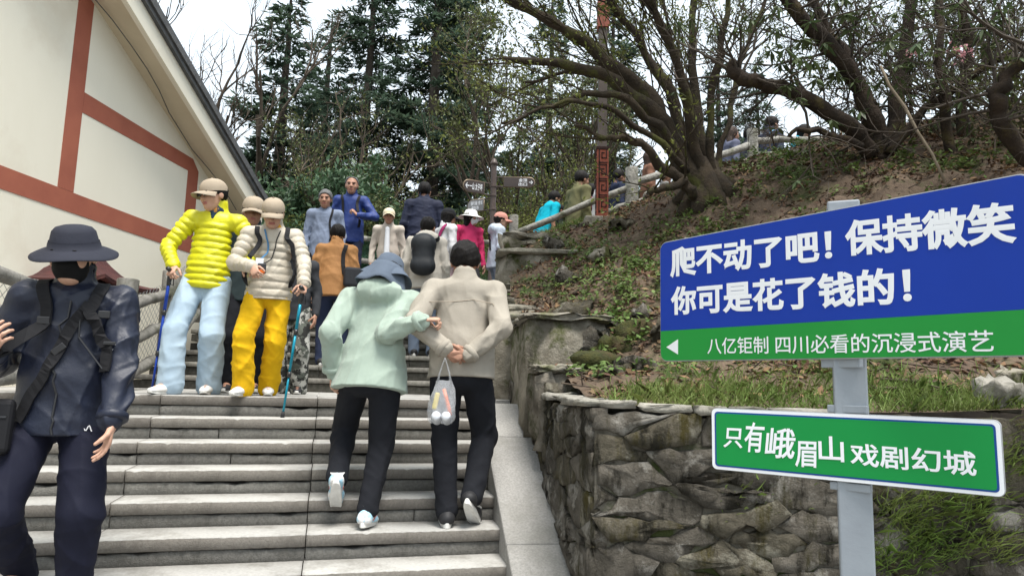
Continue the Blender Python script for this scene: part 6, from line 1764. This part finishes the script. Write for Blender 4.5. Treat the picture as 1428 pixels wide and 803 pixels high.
for i in range(rows):
    t = i / (rows - 1); z = -.10 - .25 * t; w = .045 + .035 * math.sin(min(1, t * 1.25) * PI * .62); d = .02 + .045 * math.sin(min(1, t * 1.1) * PI * .6)
    if i == rows - 1: w *= .75; d *= .7
    for j in range(n):
        a = 2 * PI * j / n; k = 1 + .09 * math.sin(a * 5 + t * 7) + rb.normal(0, .035); v.append((w * k * math.cos(a) - .012 * t, d * k * math.sin(a), z + rb.normal(0, .003)))
f = [(i * n + j, i * n + (j + 1) % n, (i + 1) * n + (j + 1) % n, (i + 1) * n + j) for i in range(rows - 1) for j in range(n)] + [tuple(range((rows - 1) * n, rows * n))]
mb.add(v, f); mb.build('bag_film', m_bagp, bag, smooth=True)
for sx in (-1, 1): mb = MB(); mb.tube([(sx * .04, 0, -.115), (sx * .03, 0, -.06), (sx * .012, -.004, -.0), (0, 0, .035)], [.022, .014, .009, .009], 8, flat=.4); mb.build('bag_handle', m_bagp, bag, smooth=True)
for i, (dx, lab) in enumerate(((-.032, 'drink can with silver lid in the plastic bag, beside the yellow wrapper'), (.026, 'drink can with silver lid in the plastic bag, under the orange snack stick'))):
    mb = MB(); mb.lathe([(.0, 0), (.024, 0), (.028, .006), (.028, .09), (.022, .1), (0, .1)], 18); c = empty('drink_can', hold + np.array([dx, -.012, -.335])); c.rotation_euler = (1.2, 0, 0); tag(c, lab, 'can', 'cans in the carrier bag')
    mb.build('can_body', mat('can_white', (.6, .62, .66), rough=.35, metal=.3), c, smooth=True); mb = MB(); mb.lathe([(.0, -.002), (.019, -.002), (.021, -.006), (.023, -.001)], 18); mb.build('can_lid', mat('can_silver', (.75, .77, .8), rough=.25, metal=.8), c, smooth=True)
mb = MB(); mb.tube([hold + np.array(q) for q in [(.0, -.02, -.15), (.018, -.03, -.2), (.035, -.03, -.26), (.045, -.02, -.3)]], .011, 8); tag(mb.build('snack_stick', mat('orange_wrap', (.75, .17, .05), rough=.35), None, smooth=True), 'orange wrapped snack stick inside the plastic bag', 'snack')
mb = MB(); mb.box((0, 0, 0), (.03, .02, .1)); o = mb.build('snack_packet', mat('yellow_wrap', (.62, .5, .08), rough=.35), None, bevel=.008); o.location = hold + np.array([-.045, -.005, -.22]); o.rotation_euler = (0, .2, .3); tag(o, 'small yellow snack packet inside the plastic bag', 'snack')

# ---- 11 man with black backpack
f_lg = fabric('light_stone_jacket', (0.50, 0.46, 0.40), rough=.8, bump=.5)
q = simple('man in light stone hooded jacket carrying a black backpack', 594, 305, 8.4, upz(8.4), .12, f_lg, fabric('blue_grey_trousers', (.12, .15, .2)), lean=.12, hair='short', head=(.1, -.35, 0), jk=dict(loose=1.14, hood=True, collar='none', fold=.01), res=.011, H=1.72, sole=m_white_rub)
bk = empty('backpack', q.world(q.T((-.02, -.13, .15)))); tag(bk, 'smooth black hard shell backpack on the stone coloured jacket', 'backpack'); bk.rotation_euler = (-.12, 0, .12)
F_ = Field((-.2, -.2, -.28), (.2, .14, .28), .012); F_.cone((-.06, -.03, -.15), (.06, -.03, -.15), .085, .085, 0); F_.cone((-.045, -.02, .12), (.045, -.02, .12), .095, .095, .05); F_.cone((0, -.02, -.15), (0, -.02, .14), .11, .12, .05, (1, 0, 0), 1.15, .8); F_.cut((0, .07, 0), (0, 1, 0)); V, Q = F_.mesh()
f_bp = mat('black_shell', (.012, .014, .017), (.018, .02, .023), scale=20, rough=.55); pb = simple_obj('pack_body', V, Q, f_bp, bk)
mb = MB(); mb.tube([(-.11, -.09, -.16), (-.135, -.06, .0), (-.11, -.07, .16), (0, -.075, .23), (.11, -.07, .16), (.135, -.06, 0), (.11, -.09, -.16)], .005, 6); mb.build('zip', m_plastic, bk)
for sx in (1, -1):
    st = q.strap([q.T((sx * .065, -.12, .24)), q.T((sx * .068, -.04, .31)), q.T((sx * .07, .07, .28)), q.T((sx * .1, .1, .1))], .05, m_blackweb, 'shoulder_strap', off=.012); st.parent = bk; st.matrix_parent_inverse = (Matrix.Translation(bk.location) @ bk.rotation_euler.to_matrix().to_4x4()).inverted(); st.location = q.loc; st.rotation_euler = (0, 0, .12)
# ---- 12 .. 16 people near the top of the upper flight
f_pale = fabric('pale_stone_jacket', (0.50, 0.44, 0.38)); f_cream2 = fabric('cream_cap', (0.66, 0.58, 0.42))
q = simple('older man in pale open jacket and cream cap stooping on the stairs', 541, 293, 9.9, upz(9.9), PI + .05, f_pale, f_darkgrey, lean=.14, hat='cap', hatm=f_cream2, head=(.05, .1, 0), hairm=m_hair_grey, res=.012)
F_ = Field(q.T((-.1, -.02, .0)), q.T((.1, .2, .32)) + .05, .01); F_.cone(q.T((0, .10, .0)), q.T((0, .075, .28)), .045, .03, 0); V, Q = F_.mesh(); simple_obj('shirt_front', V, Q, mat('white_tee', (.7, .72, .75), rough=.8), q.root)
simple('broad man in navy jacket seen from behind against the thicket', 590, 250, 10.5, upz(10.5), .1, fabric('navy_blouson', (.016, .02, .042), rough=.7), f_navyt, hair='crop', head=(0, -.2, 0), jk=dict(loose=1.16), build=1.1, res=.012)
q = simple('woman in white top and black cap with a magenta bag strap', 619, 290, 9.3, upz(9.3), -.9, fabric('white_top', (.62, .62, .63)), mat('floral_skirt', (.5, .4, .4), (.25, .1, .15), scale=20, rough=.9), hat='cap', hatm=fabric('black_cap', (.012, .013, .016)), hair='bob', head=(.1, 0, 0), style='wide', res=.012)
mg = fabric('magenta_cloth', (.34, .03, .13))
sb = empty('shoulder_bag'); tag(sb, 'magenta shoulder bag hanging beside the white top', 'bag'); st = q.strap([q.T((.06, -.03, .31)), q.T((.0, -.14, .2)), q.T((-.07, -.13, .1)), q.T((-.12, -.07, .0))], .05, mg, 'shoulder_strap', off=.01); st.parent = sb; st.location = q.loc; st.rotation_euler = (0, 0, -.9)
mb = MB(); mb.box((0, 0, 0), (.08, .2, .24)); o = mb.build('bag_body', mg, sb, bevel=.03, seg=3); o.location = q.world(q.T((-.14, -.06, -.05))); o.rotation_euler = (0, 0, -.9)
q = simple('woman in pink top, white sun hat and white face mask', 652, 293, 9.75, upz(9.75), PI + .5, fabric('pink_top', (.62, .045, .15)), f_darkgrey, hat='bucket', hatm=fabric('white_hat', (.68, .67, .63)), hair='long', head=(.05, .9, 0), res=.012, skin=0)
q.mask(mat('white_mask', (.72, .74, .77), rough=.8))
q = simple('woman in pale blue jacket and pink cap beside the stepped stones', 692, 296, 9.75, upz(9.75), -1.3, fabric('pale_blue_shell', (.50, .56, .65)), fabric('light_denim', (.28, .35, .45)), hat='cap', hatm=fabric('pink_cap', (.58, .27, .22)), hair='short', head=(.1, 0, 0), jk=dict(loose=1.12, hood=True, collar='none'), res=.012, skin=0)
q.strap([q.T((-.06, .03, .31)), q.T((0, -.13, .22)), q.T((.08, -.12, .1))], .03, m_blackweb, 'bag_strap', off=.008)
# ---- 17 .. 27 people on the path behind the bank
g4 = 'walkers on the path behind the bank'
def walker(label, x, ytop, Y, hd, top, bottom=f_darkgrey, **k):
    X = P(x, ytop + 40, Y)[0]; return simple(label, x, ytop, Y, pathz(X), hd, top, bottom, **k)
E_ = -PI / 2
q = walker('man in turquoise T-shirt bending behind the lower rail', 757, 265, 10.75, E_ + .5, fabric('turquoise_tee', (.0, .36, .48)), lean=.28, hair='crop', head=(.35, 0, 0), jk=dict(short=True, loose=1.12, collar='none'), res=.012, build=1.1)
walker('dark haired person half hidden behind the turquoise T-shirt', 774, 285, 11.3, E_ + .4, fabric('dark_navy_top', (.02, .022, .03)), res=.014, head=(.2, .2, 0))
walker('man in olive jacket walking up behind the rail', 803, 238, 10.62, E_ + .55, fabric('olive_jacket', (.13, .125, .06)), hair='crop', head=(.2, 0, 0), lean=.1, jk=dict(loose=1.14), res=.012)
walker('person in dark hooded top with a red garment below', 821, 258, 11.35, E_, fabric('maroon_top', (.16, .02, .035)), hair='bob', res=.014)
walker('long haired woman in white standing behind the red pole', 834, 248, 10.95, E_ + .2, fabric('white_blouse', (.66, .65, .65)), hair='long', hairm=m_hair_brown, res=.014)
walker('young man in dark navy jacket right of the red pole', 858, 237, 11.0, E_ + .3, fabric('dark_navy_jacket', (.015, .022, .05)), hair='short', head=(.25, 0, 0), res=.013)
walker('brown haired woman in rust top seen behind tree branches', 903, 212, 10.9, E_, fabric('rust_top', (.2, .1, .065)), hair='bob', hairm=m_hair_brown, res=.014)
walker('person in grey checked coat below the thick tree limbs', 925, 240, 11.2, E_, fabric('grey_check_coat', (.3, .3, .29), (.1, .1, .1)), hair='short', res=.014)
walker('woman with dark brown hair in blue grey top left of the top rail post', 1017, 178, 11.0, E_ + .2, fabric('slate_top', (.12, .13, .19)), hair='long', hairm=m_hair_brown, res=.014)
walker('person in charcoal coat bending behind the top rail post', 1036, 178, 11.4, E_, fabric('charcoal_coat', (.04, .042, .055)), lean=.2, res=.014)
q = walker('man in dark blue shirt with pale blue pack straps at the top rail', 1070, 162, 10.95, E_ + .5, fabric('dark_blue_shirt', (.03, .037, .06)), hair='crop', head=(.25, 0, 0), lean=.12, res=.012)
q.strap([q.T((.06, -.09, .27)), q.T((.065, 0, .31)), q.T((.07, .09, .25)), q.T((.1, .1, .1))], .045, mat('pale_blue_web', (.15, .3, .42), rough=.8), 'backpack_strap', off=.008)
walker('person in bright turquoise jacket crouching past the top rail post', 1106, 178, 10.9, E_ - .6, fabric('bright_turquoise', (.0, .28, .42)), hair='bob', lean=.25, head=(.3, 0, 0), jk=dict(loose=1.15), res=.012)
for i in range(30):                                   # steps of the path they walk on
    X = -0.1 + i * .2
    mb = MB(); z = pathz(X) if X > 1.0 else ZP; mb.box((X, 11.1 if X > .6 else 11.9, z - .4 + .0015 * (i % 2)), (.21, 1.25 if X > .6 else .2, .8)); mb.build('path_step', m_tread2, plaza)

# ================================================================== SIGNS, POLES AND SMALL THINGS
def text_part(name, s, m, parent, fit, frame, off, bold=0.0, shear=0.0, extr=.0006):
    """fit=(s0,s1,zb0,zt0,zb1,zt1): text box on the panel, frame=(origin, along, up, normal)"""
    cu = bpy.data.curves.new(name, 'FONT'); cu.body = s; cu.bevel_depth = bold; cu.bevel_resolution = 0; cu.extrude = .004; cu.shear = shear; cu.size = 1.0; cu.resolution_u = 3
    to = bpy.data.objects.new(name, cu); COL.objects.link(to); bpy.context.view_layer.update()
    me = bpy.data.meshes.new_from_object(to.evaluated_get(bpy.context.evaluated_depsgraph_get())); bpy.data.objects.remove(to)
    n = len(me.vertices); co = np.empty(n * 3, np.float32); me.vertices.foreach_get('co', co); co = co.reshape(-1, 3)
    lo, hi = co.min(0), co.max(0); u = (co[:, 0] - lo[0]) / (hi[0] - lo[0]); v = (co[:, 1] - lo[1]) / (hi[1] - lo[1])
    s0, s1, b0, t0, b1, t1 = fit; S_ = s0 + (s1 - s0) * u; B = b0 + (b1 - b0) * u; Tt = t0 + (t1 - t0) * u; Z_ = B + (Tt - B) * v
    O, A, U, N = frame; zz = (co[:, 2] - lo[2]) / (hi[2] - lo[2] + 1e-9); W = O + np.outer(S_, A) + np.outer(Z_, U) + np.outer(off - .0004 + .0005 * zz, N)
    me.vertices.foreach_set('co', W.astype(np.float32).ravel()); me.polygons.foreach_set('use_smooth', np.zeros(len(me.polygons), bool)); me.update(); me.materials.clear(); me.materials.append(m)
    return mobj(name, me, parent)
def rrect(s0, s1, z0, z1, r, n=6):
    pts = []
    for cx, cz, a0 in ((s1 - r, z0 + r, -90), (s1 - r, z1 - r, 0), (s0 + r, z1 - r, 90), (s0 + r, z0 + r, 180)):
        for i in range(n + 1): a = math.radians(a0 + 90 * i / n); pts.append((cx + r * math.cos(a), cz + r * math.sin(a)))
    return pts
def panel(name, pts, frame, d0, d1, m, parent, bevel=0):
    O, A, U, N = frame; n = len(pts); mb = MB()
    v = [O + A * p[0] + U * p[1] + N * d0 for p in pts] + [O + A * p[0] + U * p[1] + N * d1 for p in pts]
    f = [tuple(range(n - 1, -1, -1)), tuple(range(n, 2 * n))] + [(i, (i + 1) % n, n + (i + 1) % n, n + i) for i in range(n)]
    mb.add(v, f); return mb.build(name, m, parent, bevel=bevel)
def signmat(name, c, rough=.5): return mat(name, c, tuple(x * .93 for x in c), scale=2.5, rough=rough, spec=.25, c3=tuple(x * .8 + .01 for x in c), s3=1.5, t3=(.6, .8), bump=.03, bscale=6)
m_blue = signmat('sign_blue', (0.003, 0.036, 0.33)); m_green = signmat('sign_green', (0.012, 0.26, 0.04)); m_wh = signmat('sign_white', (0.80, 0.82, 0.85)); m_green2 = signmat('sign_green_lower', (0.004, 0.25, 0.05)); m_blueline = signmat('sign_blue_line', (0.01, 0.06, 0.25))
m_alu = mat('sign_edge_grey', (.35, .36, .37), (.28, .29, .3), scale=12, rough=.5, metal=.4)
m_postg = mat('grey_painted_steel', (.27, .30, .33), (.24, .265, .295), scale=6, rough=.55, spec=.4, bump=.08, bscale=40, c3=(.2, .21, .22), s3=3, t3=(.58, .75))
# blue sign: solve depth of both ends from an upright panel 0.5 m high
def depth_for(x, yt, yb, h): return h / (P(x, yt, 1.0)[2] - P(x, yb, 1.0)[2])
HB_ = 0.50
YL, YR = depth_for(921, 337, 502, HB_), depth_for(1428, 248, 500, HB_)
PL, PR = P(921, 502, YL), P(1428, 500, YR)
zb = (PL[2] + PR[2]) / 2; A = np.array([PR[0] - PL[0], PR[1] - PL[1], 0]); LS = np.linalg.norm(A); A /= LS; U = np.array([0, 0, 1.0]); N = np.array([A[1], -A[0], 0])
O = np.array([PL[0], PL[1], zb]); fr1 = (O, A, U, N)
def on(x, y, fr):
    q = Ppl(x, y, fr[0], fr[3]) - fr[0]; return q @ fr[1], q @ fr[2]
# the post
t_ = on(1163, 400, fr1)[0]; pc = O + A * t_ - N * 0.075
sign = empty('direction_sign', (pc[0], pc[1], 0.0)); sign.location = (0, 0, 0)
tag(sign, 'blue and green direction sign with white Chinese writing on a grey post', 'sign')
fa2 = nrm([1, -.42, 0]); Rp = np.stack([fa2, np.array([-fa2[1], fa2[0], 0]), [0, 0, 1]], 1)
mb = MB(); mb.box((pc[0], pc[1], (zb + HB_ + .035) / 2 - .1), (.10, .10, zb + HB_ + .035 + .2), Rp); mb.build('post', m_postg, sign, bevel=.006)
LT = LS + 0.05
b1 = panel('sign_panel', rrect(0, LT, 0, HB_, .035), fr1, -.022, 0, m_alu, sign, .002); b1['label'] = 'blue board with white Chinese writing over a green strip'
zg0, zg1 = on(921, 458, fr1)[1], on(1428, 437, fr1)[1]; zg = (zg0 + zg1) / 2
blue = [p for p in rrect(.004, LT - .004, .004, HB_ - .004, .032) if p[1] > zg]; panel('blue_field', [(LT - .004, zg)] + blue + [(.004, zg)], fr1, .0005, .002, m_blue, b1)
gre = [p for p in rrect(.004, LT - .004, .004, HB_ - .004, .032) if p[1] <= zg]
h_ = len(gre) // 2; panel('green_field', gre[:h_] + [(LT - .004, zg - .0005), (.004, zg - .0005)] + gre[h_:], fr1, .0005, .002, m_green, b1)
def fitpx(fr, xl, tl, bl, xr, tr, br):
    a, c = on(xl, tl, fr), on(xl, bl, fr); b, d = on(xr, tr, fr), on(xr, br, fr); return (a[0], b[0], c[1], a[1], d[1], b[1])
text_part('lettering', '爬不动了吧！', m_wh, b1, fitpx(fr1, 935, 346, 388, 1160, 318, 365), fr1, .0035, .034)
text_part('lettering', '保持微笑', m_wh, b1, fitpx(fr1, 1178, 308, 359, 1415, 279, 340), fr1, .0035, .034)
text_part('lettering', '你可是花了钱的！', m_wh, b1, fitpx(fr1, 936, 400, 440, 1270, 370, 425), fr1, .0035, .034)
text_part('lettering', '八亿钜制 四川必看的沉浸式演艺', m_wh, b1, fitpx(fr1, 987, 471, 494, 1385, 460, 491), fr1, .0035, .006)
tri = [on(930, 484, fr1), on(946, 494, fr1), on(946, 473, fr1)]; panel('arrow', tri, fr1, .002, .0035, m_wh, b1)
# lower green board
HL = 0.222
YL, YR = depth_for(993, 566, 651, HL), depth_for(1403, 590, 698, HL)
PL, PR = P(993, 651, YL), P(1403, 697, YR); k = (pc[1] - .06) / (PL[1] + (PR[1] - PL[1]) * ((pc[0] - PL[0]) / (PR[0] - PL[0])))
PL, PR = P(993, 651, YL * k), P(1403, 697, YR * k); HL *= k
A2 = np.array([PR[0] - PL[0], PR[1] - PL[1], 0]); L2 = np.linalg.norm(A2); A2 /= L2; N2 = np.array([A2[1], -A2[0], 0]); O2 = np.array([PL[0], PL[1], (PL[2] + PR[2]) / 2]); fr2 = (O2, A2, U, N2)
b2 = panel('sign_panel', rrect(0, L2, 0, HL, .018), fr2, -.03, 0, m_alu, sign, .002); b2['label'] = 'narrow green board with white border below the blue board'
panel('white_border', rrect(.002, L2 - .002, .002, HL - .002, .017), fr2, .0005, .0016, m_wh, b2)
panel('blue_line', rrect(.013, L2 - .013, .012, HL - .012, .012), fr2, .0016, .0026, m_blueline, b2)
panel('green_field', rrect(.019, L2 - .019, .018, HL - .018, .009), fr2, .0026, .0036, m_green2, b2)
zz = lambda x: (980 + x / 3.174); zy = lambda y: 550 + y / 3.174
for ch, x0, x1, yt, yb, sh in (('只', 92, 176, 146, 232, .1), ('有', 185, 276, 120, 252, .15), ('峨', 274, 412, 146, 278, .12), ('眉', 408, 505, 204, 318, .05), ('山', 512, 624, 182, 292, .0)):
    text_part('lettering', ch, m_wh, b2, fitpx(fr2, zz(x0), zy(yt), zy(yb), zz(x1), zy(yt + 4), zy(yb + 6)), fr2, .0052, .016, sh)
text_part('lettering', '戏剧幻城', m_wh, b2, fitpx(fr2, zz(652), zy(212), zy(312), zz(1208), zy(252), zy(362)), fr2, .0052, .018)
# bolts and clamps at the back bracket
for dz in (-.012,):
    for s_ in np.linspace(-.04, .04, 5):
        q = O + A * (t_ + s_) + U * dz - N * .02; mb = MB(); mb.ell(q, (.005, .005, .005), n=8, m=6); mb.build('bolt', m_alu, sign)
mb = MB(); q = O + A * t_ - U * .012 - N * .03; mb.box(q, (.13, .03, .03), np.stack([A, -N, U], 1)); mb.build('bracket', m_postg, sign, bevel=.003)
q = O2 + A2 * ((pc - O2) @ A2); 
for zc in (-.016, HL + .014):
    mb = MB(); mb.box(np.array([q[0], q[1], O2[2] + zc]) - N2 * .028, (.12, .035, .025), np.stack([A2, -N2, U], 1)); mb.build('bracket', m_postg, sign, bevel=.003)

# finger signpost on the plaza
m_brown = mat('brown_sign_steel', (.075, .052, .043), (.06, .042, .036), scale=9, rough=.5, spec=.4); m_brownp = mat('brown_panel', (.045, .035, .032), (.06, .046, .042), scale=5, rough=.5); m_rimp = mat('bronze_rim', (.2, .15, .1), rough=.4, metal=.4)
Yp = 11.75; b = at(687, 300, Yp, ZP); tz = P(687, 226, Yp)[2]
fs = empty('finger_signpost', b); tag(fs, 'brown finger signpost with three rounded boards above the plaza', 'signpost')
h = tz - ZP
mb = MB(); mb.lathe([(.0, 0), (.09, 0), (.09, .06), (.05, .1), (.05, h - .06)], 16); mb.build('pole', m_brown, fs, smooth=True, bevel=.003)
mb = MB(); mb.lathe([(.05, h - .06), (.068, h - .05), (.068, h - .02), (.055, h), (.045, h + .03), (.02, h + .06), (0, h + .065)], 16); mb.build('finial', m_brown, fs, smooth=True)
def finger(x0, x1, y0, y1, yc0, yc1, pointL, txt, label, yaw, m):
    """board spanning px x0..x1; heights y0..y1 at pole"""
    a = P(x0, yc0, Yp); c = P(x1, yc1, Yp); w = abs(c[0] - a[0]) / math.cos(yaw); hh = P(687, y0, Yp)[2] - P(687, y1, Yp)[2]
    A = np.array([math.cos(yaw), math.sin(yaw), 0]) * (-1 if pointL else 1); O = np.array([0, 0, (P(687, (y0 + y1) / 2, Yp)[2]) - ZP]); U = np.array([0, 0, 1.0]); N = np.array([0, -1.0, 0]) if abs(yaw) < .01 else np.cross(A, U) * (1 if not pointL else -1)
    fr = (O, A, U, N); s0 = .06
    pts = [(s0 + .12, -hh / 2), (w - hh / 2, -hh / 2)] + [(w - hh / 2 + hh / 2 * math.cos(t), hh / 2 * math.sin(t)) for t in np.linspace(-PI / 2, PI / 2, 9)[1:-1]] + [(w - hh / 2, hh / 2), (s0 + .12, hh / 2)]
    if pointL: pts = pts[::-1]
    bo = panel('board', pts, fr, -.015, .015, m, fs); bo['label'] = label
    mbq = MB(); loop = [fr[0] + A * p_[0] + U * p_[1] for p_ in (pts + [pts[0]])]; mbq.tube(loop, .014, 6); mbq.build('rim', m_rimp, bo, smooth=True)
    for z in (-hh / 2, hh / 2): mbq = MB(); mbq.tube([O + U * z, O + U * z + A * (s0 + .14)], .012, 6); mbq.build('bracket_arm', m_brown, bo)
    mbq = MB(); mbq.lathe([(.052, O[2] - hh / 2 - .02), (.06, O[2] - hh / 2 - .015), (.06, O[2] - hh / 2 + .015), (.052, O[2] - hh / 2 + .02)], 16); mbq.build('collar', m_brown, bo)
    for i, (tx, f0, f1, g0, g1) in enumerate(txt):
        s_0, s_1 = s0 + .12 + (w - s0 - .12) * f0, s0 + .12 + (w - s0 - .12) * f1
        A3 = A if not pointL else -A; O3 = O if not pointL else O
        sa, sb_ = (s_0, s_1) if not pointL else (-s_1, -s_0)
        text_part('lettering', tx, m_wh, bo, (sa, sb_, hh * g0, hh * g1, hh * g0, hh * g1), (O3, A3, U, N), .0165, .01)
finger(683, 643, 257, 273, 262, 255, True, [('一山 太子坪', .1, .72, -.3, .3), ('←', .74, .92, -.25, .25)], 'dark board pointing up to the left', .5, m_brownp)
finger(683, 647, 276, 292, 280, 284, True, [('接引殿 缆车', .06, .8, .0, .36), ('停车场', .3, .75, -.4, -.06)], 'grey board pointing left below the dark one', -.5, mat('grey_panel', (.17, .17, .17), (.2, .2, .2), scale=5, rough=.4))
finger(690, 747, 247, 260, 253, 253, False, [('金顶', .48, .76, .02, .38), ('出口', .48, .76, -.4, -.04), ('→', .82, .95, -.2, .2)], 'brown board pointing right', 0, m_brownp)

# red fretwork pole on a concrete foot
m_red = mat('red_lacquer', (.27, .07, .04), (.21, .055, .034), scale=9, rough=.6, bump=.15, bscale=40); m_fret = mat('fret_groove', (.03, .012, .01), rough=.8); m_gbrown = mat('grey_brown_pole', (.12, .095, .085), (.085, .07, .062), scale=7, rough=.7, bump=.3, stretch=(1, 1, .2))
Yq = 9.0; b = P(839, 309, Yq); zt = P(839, 211, Yq)[2]; w = .155
rp = empty('lamp_pole', b); tag(rp, 'square red pole with Greek key fretwork on a concrete foot', 'pole')
mb = MB(); mb.box((0.02, 0, -.14), (.52, .42, .34)); mb.build('concrete_foot', m_captop, rp, bevel=.02)
hr = zt - b[2]
mb = MB(); mb.box((0, 0, hr / 2), (w, w, hr)); mb.build('red_shaft', m_red, rp, bevel=.005)
mod = hr / 4.35; seq = [((-.30, .46), (.30, .46)), ((.30, .46), (.30, -.12)), ((.30, -.12), (-.08, -.12)), ((-.08, -.12), (-.08, .2)), ((-.08, .2), (.1, .2)), ((-.30, .46), (-.30, -.46)), ((-.30, -.40), (.34, -.40))]
for i in range(4):
    zc = hr * .10 + mod * (i + .5)
    for face in range(4):
        mb = MB()
        for (a, c) in seq:
            sx = 1 if i % 2 else 1
            x0, z0, x1, z1 = a[0] * w * sx, a[1] * mod, c[0] * w * sx, c[1] * mod
            mb.box(((x0 + x1) / 2, -w / 2 - .001, zc + (z0 + z1) / 2), (abs(x1 - x0) + .014, .006, abs(z1 - z0) + .014))
        o = mb.build('fretwork', m_fret, rp); o.rotation_euler = (0, 0, face * PI / 2)
h2 = P(845, 25, Yq)[2] - zt
mb = MB(); mb.box((0, 0, hr + .02), (w * 1.08, w * 1.08, .04)); mb.build('cap_ring', m_fret, rp, bevel=.004)
mb = MB(); mb.box((0, 0, hr + .04 + h2 / 2), (w * .72, w * .72, h2)); mb.build('upper_shaft', m_gbrown, rp, bevel=.006)
mb = MB(); mb.box((0, 0, hr + .04 + h2 + .0), (w * 1.0, w * 1.0, .42)); mb.build('red_head', m_red, rp, bevel=.006)

# small pagoda roofed lantern behind the left fence
m_tile = mat('dark_red_tile', (.075, .022, .02), (.05, .018, .018), scale=8, rough=.5, bump=.4)
Yl = 6.9; c = at(118, 380, Yl, 1.3); zt = P(118, 347, Yl)[2]; ze = P(118, 398, Yl)[2]
pg = empty('pagoda_lantern', c); tag(pg, 'small dark red pagoda roofed lantern behind the left fence', 'lantern')
def curved_roof(z0, z1, half, rid, up):
    mb = MB(); n = 12; m = 6; v = []
    for i in range(m + 1):
        t = i / m; r = rid + (half - rid) * t; zz_ = z1 + (z0 - z1) * (1 - (1 - t) ** 2.0) 
        for sd in range(4):
            for j in range(n):
                s_ = -1 + 2 * j / n; x, y = r * s_, -r; a = sd * PI / 2; lift = up * abs(s_) ** 3 * t ** 2; v.append((x * math.cos(a) - y * math.sin(a), x * math.sin(a) + y * math.cos(a), zz_ + lift))
    nn = 4 * n; f = [(i * nn + j, (i + 1) * nn + j, (i + 1) * nn + (j + 1) % nn, i * nn + (j + 1) % nn) for i in range(m) for j in range(nn)]; f.append(tuple(range(nn - 1, -1, -1))); mb.add(v, f); return mb
hz = lambda z: z - 1.3
o = curved_roof(hz(ze), hz(zt) - .06, .50, .10, .05).build('roof', m_tile, pg, smooth=False); sm = o.modifiers.new('thick', 'SOLIDIFY'); sm.thickness = .035
o = curved_roof(hz(ze) - .13, hz(ze) + .05, .40, .16, .04).build('lower_roof', m_tile, pg); sm = o.modifiers.new('thick', 'SOLIDIFY'); sm.thickness = .03
mb = MB(); mb.lathe([(.0, hz(zt) + .04), (.04, hz(zt)), (.06, hz(zt) - .05), (.09, hz(zt) - .08)], 12); mb.build('finial', m_tile, pg, smooth=True)
mb = MB(); mb.box((0, 0, hz(ze) / 2 - .05), (.42, .42, hz(ze) - .02)); mb.build('lamp_box', mat('lantern_box', (.12, .035, .03), (.09, .03, .026), scale=6, rough=.6), pg, bevel=.01)
mb = MB(); mb.box((0, 0, -.06), (.56, .56, .14)); mb.build('base', m_log, pg, bevel=.02)
